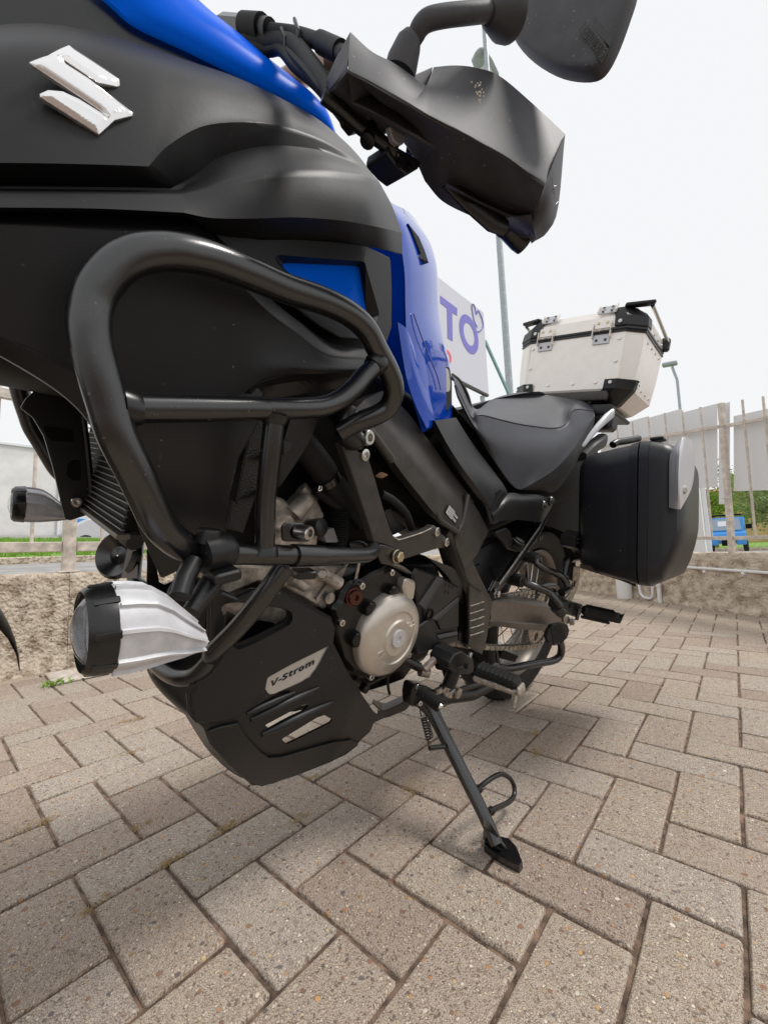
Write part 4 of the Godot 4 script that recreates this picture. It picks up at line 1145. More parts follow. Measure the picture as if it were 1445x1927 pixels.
func crash_side(s: float) -> void:
	var cb := MB.new()
	var main := cr(pts([0.3346, 0.6151, 0.245, 0.3156, 0.6233, 0.255, 0.2999, 0.6347, 0.263, 0.2893, 0.6462, 0.268, 0.2775, 0.6668, 0.272, 0.2676, 0.6851, 0.275, 0.2543, 0.709, 0.277, 0.2471, 0.7296, 0.276, 0.2401, 0.7505, 0.275, 0.2346, 0.77, 0.273, 0.233, 0.7829, 0.272, 0.2338, 0.7957, 0.27, 0.2374, 0.8094, 0.27, 0.2463, 0.8263, 0.27, 0.2576, 0.8386, 0.27, 0.2735, 0.8486, 0.27, 0.2885, 0.8546, 0.27, 0.3092, 0.8605, 0.268, 0.3413, 0.865, 0.266, 0.378, 0.8683, 0.265, 0.4204, 0.8751, 0.264, 0.456, 0.8768, 0.262, 0.4849, 0.8712, 0.26, 0.5075, 0.8565, 0.258, 0.5298, 0.842, 0.256, 0.5458, 0.8289, 0.253, 0.554, 0.8151, 0.249, 0.5553, 0.7997, 0.24, 0.544, 0.7869, 0.23, 0.5274, 0.7745, 0.215, 0.5144, 0.7599, 0.2]), 5)
	part2(s, "crash_bar", tube(main, 0.0131, 20), M.satin, [
		["cross_tube", tube(cr(pts([0.2592, 0.7304, 0.272, 0.2848, 0.7359, 0.272, 0.3271, 0.7456, 0.272, 0.3683, 0.7554, 0.27, 0.3632, 0.7543, 0.268, 0.4092, 0.7651, 0.266, 0.4368, 0.7738, 0.264, 0.4589, 0.7866, 0.262, 0.4766, 0.8023, 0.26, 0.4921, 0.8201, 0.258, 0.508, 0.8385, 0.258]), 4), 0.0107, 18), M.satin],
		["upright_tube", tube(pts([0.379, 0.7512, 0.27, 0.3809, 0.7096, 0.268, 0.3837, 0.6736, 0.264, 0.3909, 0.62, 0.262]), 0.0098, 16), M.satin],
		["lower_tube", tube(cr(pts([0.3453, 0.6179, 0.262, 0.3661, 0.6165, 0.26, 0.4242, 0.6109, 0.25, 0.5007, 0.6043, 0.235, 0.5567, 0.5997, 0.222, 0.5855, 0.599, 0.214, 0.6096, 0.6027, 0.2]), 5), 0.0109, 18), M.satin],
		["sleeve", tube(pts([0.4333, 0.6101, 0.249, 0.4803, 0.6059, 0.239]), 0.0128, 20), M.satin],
		["weld", lathe(Vector3(0.2604, 0.7306, 0.272), Vector3(1, 0.1, 0), [-0.004, 0.0145, 0.003, 0.0135, 0.008, 0.0112], 16), M.satin_clean],
		["weld", lathe(Vector3(0.5107, 0.8422, 0.257), Vector3(0.5107, 0.8422, 0.257) - Vector3(0.4865, 0.8143, 0.259), [-0.01, 0.012, -0.006, 0.0135, 0.003, 0.014, 0.009, 0.011], 16), M.satin_clean],
		["weld", lathe(Vector3(0.3918, 0.6188, 0.261), Vector3(0, 1, 0), [-0.004, 0.014, 0.002, 0.0128, 0.006, 0.0102], 16), M.satin_clean],
		["weld", lathe(Vector3(0.3792, 0.7486, 0.27), Vector3(0, -1, 0), [-0.003, 0.0135, 0.003, 0.012, 0.006, 0.01], 16), M.satin_clean],
		["lower_hoop", tube(cr(pts([0.4288, 0.5962, 0.243, 0.4202, 0.5768, 0.238, 0.4109, 0.5487, 0.225, 0.4035, 0.5133, 0.2, 0.3952, 0.4722, 0.165, 0.4051, 0.4601, 0.148, 0.4013, 0.4351, 0.13, 0.3968, 0.4174, 0.11, 0.3905, 0.4065, 0.085, 0.3868, 0.4005, 0.055, 0.3859, 0.3962, 0.02, 0.3896, 0.3874, -0.02]), 5), 0.0112, 18), M.satin]])

func part2(s: float, called: String, m: MB, mt: Material, subs: Array) -> MeshInstance3D:
	var o := part(bike, called, m if s > 0 else m.mirror(), mt)
	for q in subs:
		part(o, q[0], q[1] if s > 0 else q[1].mirror(), q[2])
	return o

func crash_bars() -> void:
	crash_side(1.0)
	var lug: Vector3 = Vector3(0.4458, 0.6369, 0.244)
	var cbar: MeshInstance3D = bike.get_node("crash_bar")
	# clamp ears and bolts
	part(cbar, "clamp_ear", plate(rounded(pts2([0.4175, 0.6257, 0.4148, 0.6416, 0.4191, 0.6467, 0.4403, 0.6463, 0.4497, 0.6413, 0.4559, 0.6254]), 0.006), 0.004, 0.001, Transform3D(Basis.IDENTITY, Vector3(0, 0, 0.25))), M.satin)
	bolt(cbar, Vector3(0.435, 0.6365, 0.25), Vector3(0.35, 0.1, 1), 0.0085, M.steel, 0.017)
	part(cbar, "clamp_tab", box(Vector3(0.026, 0.01, 0.02), 0.002, Transform3D(Basis(Vector3.UP, -0.15), Vector3(0.458, 0.5856, 0.24))), M.satin_clean)
	var ep := zp([0.6301, 0.6072, 0.6466, 0.605, 0.669, 0.5993, 0.6894, 0.5934, 0.694, 0.5801, 0.6824, 0.574, 0.6592, 0.5729, 0.6407, 0.5759, 0.6309, 0.5888], 0.19, 0.006, 0.001, 0.004)
	part(cbar, "end_plate", ep, M.satin)
	hexbolt(cbar, Vector3(0.6697, 0.5878, 0.192), Vector3(0.1, 0.05, 1), 0.0092, M.zinc, 0.011)
	# right bar
	crash_side(-1.0)

func fog_side(s: float) -> void:
	var z := 0.305 * s
	var n := 40
	var sc := Transform3D(Basis.IDENTITY.scaled(Vector3.ONE * 0.84), Vector3(0.28, 0.58, z) * 0.16)
	var lamp := func(x: float, yc: float, ry: float, rz: float) -> PackedVector3Array:
		return ell(Vector3(x, yc, z), Vector3(0, 0, rz), Vector3(0, ry, 0), n, 2.3)
	var rings := [lamp.call(0.247, 0.5775, 0.033, 0.033), lamp.call(0.248, 0.5775, 0.0345, 0.0345), lamp.call(0.262, 0.577, 0.0345, 0.0345), lamp.call(0.275, 0.5762, 0.0328, 0.0342), lamp.call(0.288, 0.573, 0.0275, 0.033), lamp.call(0.302, 0.5675, 0.0195, 0.0315), lamp.call(0.316, 0.5625, 0.0118, 0.029), lamp.call(0.3195, 0.5615, 0.0095, 0.028), lamp.call(0.3205, 0.5612, 0.0075, 0.0265)]
	var body := part(bike, "fog_lamp", MB.new().add(loft(rings), sc), M.cast, 30)
	# cooling fins along the housing
	for k in 10:
		var a := TAU * k / 10.0 + 0.2
		var rows := []
		for q in [[0.249, 0.5775, 0.0345, 0.0345, 0.0028], [0.262, 0.577, 0.0345, 0.0345, 0.003], [0.275, 0.5762, 0.0328, 0.0342, 0.003], [0.288, 0.573, 0.0275, 0.033, 0.0028], [0.302, 0.5675, 0.0195, 0.0315, 0.003], [0.318, 0.562, 0.0108, 0.0285, 0.0022]]:
			var r := PackedVector3Array()
			for w in [[-0.09, -0.002], [-0.062, 0.0], [-0.036, 1.0], [0.036, 1.0], [0.062, 0.0], [0.09, -0.002]]:
				var f: float = 1.0 + (w[1] * q[4] / q[2] if w[1] > 0 else w[1])
				var c := cos(a + w[0]); var sn := sin(a + w[0])
				var e := 2.0 / 2.3
				r.append(Vector3(q[0], q[1] + signf(sn) * pow(absf(sn), e) * q[2] * f, z + signf(c) * pow(absf(c), e) * q[3] * f))
			rows.append(r)
		var fb := MB.new(); fb.grid(rows)
		part(body, "fin", MB.new().add(fb, sc), M.cast, 18)
	var bz := lathe(Vector3(0.25, 0.5775, z), Vector3(-1, -0.015, 0), [0, 0.033, 0.002, 0.0362, 0.013, 0.0358, 0.019, 0.0335, 0.021, 0.0315, 0.0195, 0.029, 0.012, 0.0285], 32, false)
	part(body, "bezel", MB.new().add(bz, sc), M.satin_clean, 30)
	for k in 8:
		var a := TAU * k / 8.0 + 0.2
		part(body, "bezel_rib", MB.new().add(bar(Vector3(0.2325, 0.5775 + sin(a) * 0.0345, z + cos(a) * 0.0345), Vector3(0.2495, 0.5775 + sin(a) * 0.0365, z + cos(a) * 0.0365), 0.006, 0.002, 0.0006, Vector3(0, sin(a), cos(a))), sc), M.satin_clean)
	part(body, "reflector", MB.new().add(lathe(Vector3(0.246, 0.5775, z), Vector3(-1, 0, 0), [0, 0.006, 0.003, 0.018, 0.008, 0.0285], 28, false), sc), M.chrome)
	part(body, "lens", MB.new().add(lathe(Vector3(0.237, 0.5775, z), Vector3(-1, 0, 0), [0, 0.0288, 0.006, 0.0255, 0.011, 0.017, 0.0135, 0.008, 0.014, 0.0002], 28, false), sc), M.lens)
	# bracket: foot on the lamp, stem, clamp round the tube
	var t0: Vector3 = Vector3(0.332, 0.616, 0.262 * s)
	part(body, "bracket", tube(pts([0.306, 0.588, 0.285 * s, 0.312, 0.6, 0.275 * s, 0.322, 0.612, 0.264 * s]), 0.0085, 14), M.plastic)
	part(body, "bracket_arm", tube(pts([0.342, 0.594, 0.262 * s, 0.335, 0.586, 0.268 * s, 0.318, 0.571, 0.28 * s]), [0.0095, 0.0105, 0.008], 14), M.plastic)
	var cl := lathe(Vector3(0.3315, 0.6175, 0.262 * s), Vector3(0.98, 0.15, -0.15 * s), [-0.004, 0.0125, -0.003, 0.0175, 0.004, 0.0185, 0.012, 0.0185, 0.02, 0.0175, 0.026, 0.0145, 0.027, 0.0115], 24)
	part(body, "clamp", cl, M.plastic)
	part(body, "clamp_knob", lathe(Vector3(0.333, 0.628, 0.262 * s), Vector3(0.05, 1, 0), [0, 0.011, 0.01, 0.0105, 0.0125, 0.009, 0.013, 0.0001], 18, false), M.plastic)
	part(body, "clamp_flange", box(Vector3(0.024, 0.01, 0.03), 0.002, Transform3D(Basis(Vector3.BACK, 0.2), Vector3(0.344, 0.602, 0.274 * s))), M.plastic)

func fog_lamps() -> void:
	fog_side(1.0)
	fog_side(-1.0)

func steered(m: MB) -> MB:   # the front wheel is turned a little to the left
	var ax := Vector3(0.438, 0.899, 0)
	var at := Vector3(-0.11, 0, 0)
	var t := Transform3D(Basis.IDENTITY, at + Vector3(-0.1, 0, 0)) * Transform3D(Basis(ax, 0.36), Vector3.ZERO) * Transform3D(Basis.IDENTITY, -at)
	var o := MB.new()
	return o.add(m, t)

func front_end() -> void:
	# front wheel, fender and fork, seen as slivers at the left edge
	var w := part(bike, "front_wheel", steered(wheel_tyre(Vector3(0, 0.33, 0), 0.328, 0.052, 0.245)), M.rubber)
	part(w, "rim", steered(lathe(Vector3(0, 0.33, 0), Vector3(0, 0, 1), [-0.034, 0.245, -0.03, 0.232, 0, 0.225, 0.03, 0.232, 0.034, 0.245], 48, false)), M.frame)
	part(w, "hub", steered(lathe(Vector3(0, 0.33, 0), Vector3(0, 0, 1), [-0.06, 0.02, -0.05, 0.035, 0.05, 0.035, 0.06, 0.02], 24)), M.frame)
	for k in 20:
		var a := TAU * k / 20
		part(w, "spoke", steered(tube(PackedVector3Array([Vector3(cos(a) * 0.03, 0.33 + sin(a) * 0.03, 0.03 * (1 if k % 2 else -1)), Vector3(cos(a + 0.25) * 0.232, 0.33 + sin(a + 0.25) * 0.232, 0)]), 0.002, 6)), M.steel)
	for s in [-1, 1]:
		part(w, "brake_disc", steered(lathe(Vector3(0, 0.33, 0.075 * s), Vector3(0, 0, 1), [0, 0.11, 0.002, 0.155, 0.005, 0.155, 0.006, 0.11], 40, false)), M.dull_steel)
	# fender: a shell round the tyre, drawn out to a tip at the rear
	var rows := []
	for i in 34:
		var f := i / 33.0
		var a := lerpf(2.5, 0.1, f)
		var r := PackedVector3Array()
		var tip := pow(smoothstep(0.62, 1.0, f), 1.3)
		for k in 13:
			var b := lerpf(-1.25, 1.25, k / 12.0)
			var hw := 0.076 * (1.0 - tip * 0.97)
			var drop := b * b * 0.034 * (1.0 - tip)
			var rad := 0.35 - drop + 0.012 * tip
			r.append(Vector3(cos(a) * rad, 0.33 + sin(a) * rad, sin(b) * hw))
		rows.append(r)
	var fm := MB.new(); fm.grid(rows)
	part(bike, "front_fender", steered(fm), M.plastic, 60)
	for s in [-1, 1]:
		var fk := part(bike, "fork_leg", steered(tube(pts([-0.03, 0.33, 0.1 * s, 0.07, 0.53, 0.1 * s, 0.135, 0.66, 0.1 * s]), 0.028, 20)), M.satin)
		part(fk, "stanchion", steered(tube(pts([0.12, 0.63, 0.1 * s, 0.37, 1.1, 0.1 * s]), 0.0215, 20)), M.fork)
		part(fk, "dust_seal", steered(lathe(Vector3(0.13, 0.65, 0.1 * s), Vector3(0.46, 0.88, 0), [-0.01, 0.031, 0.02, 0.031, 0.026, 0.024], 20)), M.rubber)

func wheel_tyre(c: Vector3, ro: float, hw: float, ri: float) -> MB:
	return lathe(c, Vector3(0, 0, 1), [-hw * 0.55, ri, -hw * 0.85, ri + (ro - ri) * 0.2, -hw, ri + (ro - ri) * 0.5, -hw * 0.94, ri + (ro - ri) * 0.72, -hw * 0.62, ro - 0.012, -hw * 0.3, ro - 0.003, 0, ro, hw * 0.3, ro - 0.003, hw * 0.62, ro - 0.012, hw * 0.94, ri + (ro - ri) * 0.72, hw, ri + (ro - ri) * 0.5, hw * 0.85, ri + (ro - ri) * 0.2, hw * 0.55, ri], 72, false)

func radiator() -> void:
	var rad := part(bike, "radiator", box(Vector3(0.022, 0.17, 0.29), 0.004, Transform3D(Basis(Vector3.BACK, -0.1), Vector3(0.32, 0.692, -0.02))), M.black)
	for k in 22:
		var y := 0.614 + k * 0.0072
		part(rad, "fin", box(Vector3(0.004, 0.0016, 0.3), 0.0004, Transform3D(Basis(Vector3.BACK, -0.1), Vector3(0.3055 + (y - 0.68) * 0.1, y, -0.02))), M.fin)
	part(rad, "bottom_rail", box(Vector3(0.014, 0.006, 0.3), 0.001, Transform3D(Basis.IDENTITY, Vector3(0.3, 0.607, -0.02))), M.fin)
	var sp := zp([0.2243, 0.7318, 0.2289, 0.7443, 0.2429, 0.7656, 0.2587, 0.7676, 0.2871, 0.7372, 0.2925, 0.7215, 0.3036, 0.6469, 0.3092, 0.6121, 0.3175, 0.6054, 0.2836, 0.5899, 0.2782, 0.592, 0.2599, 0.6637, 0.2486, 0.7014, 0.2369, 0.7217], -0.07, 0.012, 0.002, 0.003)
	var pl := part(rad, "side_plate", sp, M.plastic)
	part(pl, "slot", zp([0.2468, 0.7136, 0.2685, 0.7144, 0.2779, 0.7143, 0.28, 0.6976, 0.2577, 0.6961, 0.2506, 0.7018], -0.0695, 0.002, 0.0005, 0.002), M.black)
	part(pl, "slot", zp([0.2753, 0.6682, 0.2797, 0.6736, 0.2893, 0.6749, 0.2913, 0.647, 0.2816, 0.646, 0.2754, 0.6526], -0.0695, 0.002, 0.0005, 0.004), M.black)
	part(pl, "frame_edge", tube(pts([0.287, 0.7347, -0.066, 0.2931, 0.7, -0.064, 0.3051, 0.6205, -0.062, 0.3096, 0.611, -0.06, 0.3171, 0.6092, -0.05]), 0.004, 8), M.satin_clean)
	bolt(pl, Vector3(0.2877, 0.6173, -0.068), Vector3(0, 0, 1), 0.007, M.steel)
	# hose fittings and horn below the radiator
	part(rad, "hose_fitting", lathe(Vector3(0.3064, 0.6047, 0.04), Vector3(0.3, 0, 1), [0, 0.009, 0.02, 0.009, 0.022, 0.012, 0.03, 0.012], 14), M.plastic)
	part(rad, "hose_fitting", lathe(Vector3(0.3145, 0.5986, 0.06), Vector3(0.3, -0.2, 1), [0, 0.008, 0.015, 0.011, 0.03, 0.011], 14), M.plastic)
	part(rad, "horn", lathe(Vector3(0.3292, 0.5616, 0.03), Vector3(-0.75, 0.2, 0.5), [0, 0.018, 0.006, 0.028, 0.016, 0.03, 0.02, 0.026, 0.012, 0.012, 0.014, 0.001], 24, false), M.satin)
	part(rad, "horn_bracket", zp([0.3238, 0.5888, 0.3343, 0.5741, 0.3372, 0.5394, 0.3192, 0.5412, 0.3215, 0.5633], 0.06, 0.003, 0.0006), M.grey)


func tank_and_seat() -> void:
	var A := [0.5709, 1.1127, 0.145, 0.6016, 1.0832, 0.156, 0.6233, 1.0305, 0.164, 0.6364, 0.9726, 0.167, 0.6488, 0.9287, 0.167, 0.6746, 0.87, 0.164, 0.7469, 0.8039, 0.148]
	var B := [0.6187, 1.1318, 0.125, 0.6302, 1.0976, 0.147, 0.6495, 1.0449, 0.156, 0.6668, 0.9823, 0.158, 0.6855, 0.9427, 0.158, 0.7245, 0.8844, 0.154, 0.7868, 0.8203, 0.135]
	var C := [0.6719, 1.1643, 0.095, 0.6766, 1.1263, 0.122, 0.6962, 1.0721, 0.136, 0.7194, 1.007, 0.137, 0.7459, 0.9666, 0.136, 0.793, 0.9128, 0.128, 0.8465, 0.8383, 0.112]
	var D := [0.7265, 1.1916, 0.065, 0.7369, 1.1512, 0.092, 0.7509, 1.1004, 0.108, 0.7738, 1.0306, 0.11, 0.8013, 0.9894, 0.11, 0.8458, 0.9401, 0.104, 0.8892, 0.8538, 0.095]
	var E_ := [0.7841, 1.2158, 0.03, 0.7922, 1.1733, 0.06, 0.8021, 1.1253, 0.076, 0.8185, 1.0533, 0.082, 0.8431, 1.0074, 0.084, 0.8881, 0.9566, 0.08, 0.9247, 0.8648, 0.076]
	var F := [0.805, 1.2313, 0, 0.8249, 1.1927, 0.02, 0.8384, 1.1479, 0.035, 0.8594, 1.0748, 0.04, 0.8837, 1.0212, 0.045, 0.924, 0.9677, 0.045, 0.9583, 0.8708, 0.045]
	var t := MB.new()
	t.add(sheet([A, B, C, D, E_, F], 6, 5, Vector3(0, -0.002, -0.004)))
	t.add(sheet([A, B, C, D, E_, F], 2, 2, Vector3(0, -0.002, -0.004)).mirror())
	var tank := part(bike, "fuel_tank", t, M.blue, 50)
	var Am := [0.6298, 1.1435, 0.11, 0.6361, 1.1043, 0.136, 0.6537, 1.0495, 0.146, 0.6736, 0.9868, 0.148, 0.6939, 0.9469, 0.148, 0.7423, 0.8902, 0.14]
	part(tank, "crease_strip", tube(cr(pts([0.6589, 0.9739, 0.164, 0.6811, 0.9532, 0.163, 0.7197, 0.9298, 0.155, 0.7652, 0.9096, 0.143, 0.7926, 0.8904, 0.135]), 4), 0.001, 8), M.blue_dark)
	part(tank, "flank", sheet([
		[0.6108, 0.94, 0.18, 0.6303, 0.9049, 0.178, 0.6555, 0.8683, 0.174, 0.694, 0.8357, 0.167, 0.7408, 0.8086, 0.158],
		[0.6326, 0.939, 0.178, 0.6537, 0.9063, 0.176, 0.6855, 0.8743, 0.17, 0.7244, 0.8429, 0.162, 0.7577, 0.8176, 0.154],
		[0.6597, 0.9279, 0.17, 0.689, 0.8981, 0.166, 0.7262, 0.8699, 0.159, 0.7579, 0.8414, 0.153, 0.7773, 0.8224, 0.148]], 5, 4, Vector3(0, 0, -0.003)), M.blue, 40)
	var bd := part(tank, "tank_badge", plate(rounded(pts2([0.8307, 0.9494, 0.8448, 0.9518, 0.8604, 0.9249, 0.8686, 0.8895, 0.8629, 0.8662, 0.8494, 0.8681, 0.8378, 0.8931, 0.8316, 0.9243]), 0.012), 0.008, 0.001, Transform3D(Basis.IDENTITY, Vector3(0, 0, 0.108))), M.ink)
	part(bd, "badge_face", plate(rounded(pts2([0.8286, 0.9441, 0.8401, 0.9461, 0.8528, 0.9226, 0.8562, 0.905, 0.8369, 0.9, 0.8312, 0.9221]), 0.008), 0.002, 0.0004, Transform3D(Basis.IDENTITY, Vector3(0, 0, 0.1095))), M.badge)
	part(tank, "filler_decal", plate(pts2([0.5968, 1.1088, 0.6073, 1.107, 0.6249, 1.1034, 0.6429, 1.0913, 0.6573, 1.0778, 0.6423, 1.0744, 0.6274, 1.0724, 0.6341, 1.0813, 0.6135, 1.0972]), 0.02, 0.001, Transform3D(Basis(Vector3.UP, 0.3), Vector3.ZERO) * Transform3D(Basis(Vector3.UP, -0.3), Vector3(0, 0, 0.149))), M.plastic)
	# seat
	var s0 := [0.9328, 0.9655, 0.05, 0.9685, 0.9588, 0.05, 1.0249, 0.9288, 0.045, 1.0897, 0.9246, 0.03, 1.1979, 0.9768, 0, 1.3256, 1.0256, -0.02, 1.4417, 1.0617, -0.02, 1.5365, 1.0757, 0, 1.6521, 1.0905, 0.03, 1.7286, 1.1015, 0.06, 1.7165, 1.0725, 0.095]
	var s1 := [0.9132, 0.9519, 0.07, 0.9432, 0.9326, 0.075, 0.985, 0.8945, 0.08, 1.0016, 0.8981, 0.09, 1.0877, 0.9232, 0.075, 1.1927, 0.9554, 0.06, 1.298, 0.9799, 0.06, 1.3992, 0.9959, 0.07, 1.4884, 1.0084, 0.085, 1.5529, 1.0423, 0.1, 1.668, 1.0544, 0.115]
	var s2 := [0.8993, 0.9322, 0.088, 0.9221, 0.904, 0.098, 0.9513, 0.8723, 0.108, 0.9629, 0.8815, 0.12, 1.0387, 0.886, 0.132, 1.102, 0.8907, 0.137, 1.1754, 0.8995, 0.14, 1.2946, 0.9172, 0.147, 1.3672, 0.9446, 0.15, 1.4269, 0.9978, 0.142, 1.6278, 1.0388, 0.132]
	var s2b := [0.8989, 0.9308, 0.089, 0.9218, 0.9023, 0.099, 0.9511, 0.8702, 0.109, 0.962, 0.8789, 0.1215, 1.0361, 0.8824, 0.134, 1.0992, 0.8871, 0.139, 1.1724, 0.8957, 0.142, 1.2937, 0.9136, 0.149, 1.3703, 0.9416, 0.152, 1.428, 0.9936, 0.145, 1.6248, 1.0356, 0.134]
	var s3 := [0.9033, 0.9073, 0.098, 0.923, 0.8761, 0.112, 0.9453, 0.8521, 0.122, 0.9692, 0.8334, 0.138, 1.0246, 0.8268, 0.15, 1.0904, 0.8249, 0.159, 1.1672, 0.8326, 0.165, 1.273, 0.8615, 0.17, 1.362, 0.9046, 0.17, 1.4596, 0.9607, 0.164, 1.5984, 1.0235, 0.145]
	var s4 := [0.9208, 0.8957, 0.098, 0.9434, 0.8657, 0.108, 0.9644, 0.8435, 0.118, 0.989, 0.8161, 0.132, 1.032, 0.777, 0.148, 1.085, 0.7445, 0.157, 1.1317, 0.7339, 0.161, 1.1757, 0.7573, 0.172, 1.2773, 0.8055, 0.178, 1.3932, 0.8811, 0.176, 1.5855, 1.0146, 0.152]
	var seat := part(bike, "seat", sheet([s0, s1, s2], 6, 5, Vector3(0, -0.004, 0)), M.seat, 60)
	part(seat, "seat_skirt", sheet([s2b, s3, s4], 6, 5, Vector3(0, 0, -0.004)), M.seat, 60)
	part(seat, "piping", tube(cr(pts(s2), 4), 0.0016, 6), M.seat)
	part(seat, "side_panel", sheet([
		[1.1317, 0.7336, 0.162, 1.1739, 0.7563, 0.173, 1.2752, 0.8043, 0.179, 1.391, 0.8797, 0.177, 1.5837, 1.0118, 0.153],
		[1.1669, 0.7348, 0.158, 1.2279, 0.7468, 0.166, 1.3303, 0.7753, 0.172, 1.4342, 0.8629, 0.172, 1.5906, 0.999, 0.152],
		[1.195, 0.7353, 0.15, 1.2619, 0.7415, 0.155, 1.3695, 0.7521, 0.158, 1.4697, 0.8565, 0.165, 1.6016, 0.9832, 0.148]], 5, 4, Vector3(0, 0, -0.003)), M.seat_side, 50)
	var s0m := sheet([s0, s1, s2, s4], 2, 2, Vector3.ZERO).mirror()
	part(seat, "seat_far_half", s0m, M.seat, 60)
	part(bike, "seat_base", loft([ell(Vector3(0.92, 0.86, 0), Vector3(0, 0, 0.085), Vector3(0, 0.05, 0), 16, 3), ell(Vector3(1.05, 0.79, 0), Vector3(0, 0, 0.12), Vector3(0, 0.05, 0), 16, 3), ell(Vector3(1.3, 0.82, 0), Vector3(0, 0, 0.13), Vector3(0, 0.08, 0), 16, 3), ell(Vector3(1.6, 0.88, 0), Vector3(0, 0, 0.1), Vector3(0, 0.07, 0), 16, 3)]), M.black)
	# side cover under the seat
	var sc := sheet([
		[0.7605, 0.8247, 0.15, 0.8042, 0.7835, 0.156, 0.8588, 0.7448, 0.16, 0.9179, 0.7095, 0.164, 0.9643, 0.6835, 0.168, 0.9959, 0.6449, 0.17],
		[0.7571, 0.8256, 0.16, 0.7988, 0.7899, 0.165, 0.854, 0.754, 0.168, 0.9184, 0.7181, 0.171, 0.9776, 0.678, 0.175, 1.0027, 0.6463, 0.177],
		[0.8039, 0.8378, 0.146, 0.8488, 0.8067, 0.15, 0.9004, 0.7752, 0.154, 0.9597, 0.7426, 0.16, 1.0098, 0.6971, 0.172, 1.0205, 0.6544, 0.178],
		[0.8756, 0.8564, 0.12, 0.9165, 0.8276, 0.126, 0.9612, 0.801, 0.131, 1.0181, 0.7662, 0.142, 1.0719, 0.7227, 0.158, 1.0613, 0.677, 0.17]], 5, 4, Vector3(0, 0, -0.004), [1])
	var cov := part(bike, "side_cover", sc, M.plastic, 35)
	part(cov, "rear_block", sheet([
		[0.9865, 0.6754, 0.172, 1.0728, 0.7175, 0.158, 1.149, 0.7234, 0.16, 1.2282, 0.7288, 0.163, 1.2873, 0.7267, 0.165, 1.3695, 0.7333, 0.15],
		[0.9875, 0.6632, 0.178, 1.0482, 0.6979, 0.176, 1.1207, 0.7026, 0.177, 1.2118, 0.7058, 0.178, 1.2789, 0.7059, 0.172, 1.3575, 0.7083, 0.156],
		[1.0046, 0.6462, 0.176, 1.0293, 0.6545, 0.177, 1.1107, 0.6593, 0.178, 1.2292, 0.6574, 0.177, 1.2779, 0.6608, 0.17, 1.3373, 0.6793, 0.155]], 5, 3, Vector3(0, 0, -0.004)), M.plastic, 35)
	part(cov, "facet", plate(pts2([0.9757, 0.6758, 1.011, 0.7234, 1.0333, 0.7172]), 0.01, 0.001, Transform3D(Basis.IDENTITY, Vector3(0, 0, 0.178))), M.fairing)
	for q in [Vector3(1.25, 0.7025, 0.174), Vector3(1.3158, 0.7175, 0.165)]:
		var b0: Vector3 = q
		part(cov, "washer", lathe(b0, Vector3(0.3, 0, 1), [0, 0.014, 0.004, 0.013, 0.005, 0.009], 20), M.satin)
		bolt(cov, b0 + Vector3(0.001, 0, 0.003), Vector3(0.3, 0, 1), 0.0075, M.frame)
	part(bike, "grab_loop", tube(cr(pts([0.9384, 0.9663, 0.045, 0.9647, 0.9586, 0.05, 1.0046, 0.9347, 0.05, 1.0307, 0.8918, 0.055]), 5), 0.006, 10), M.satin_clean)

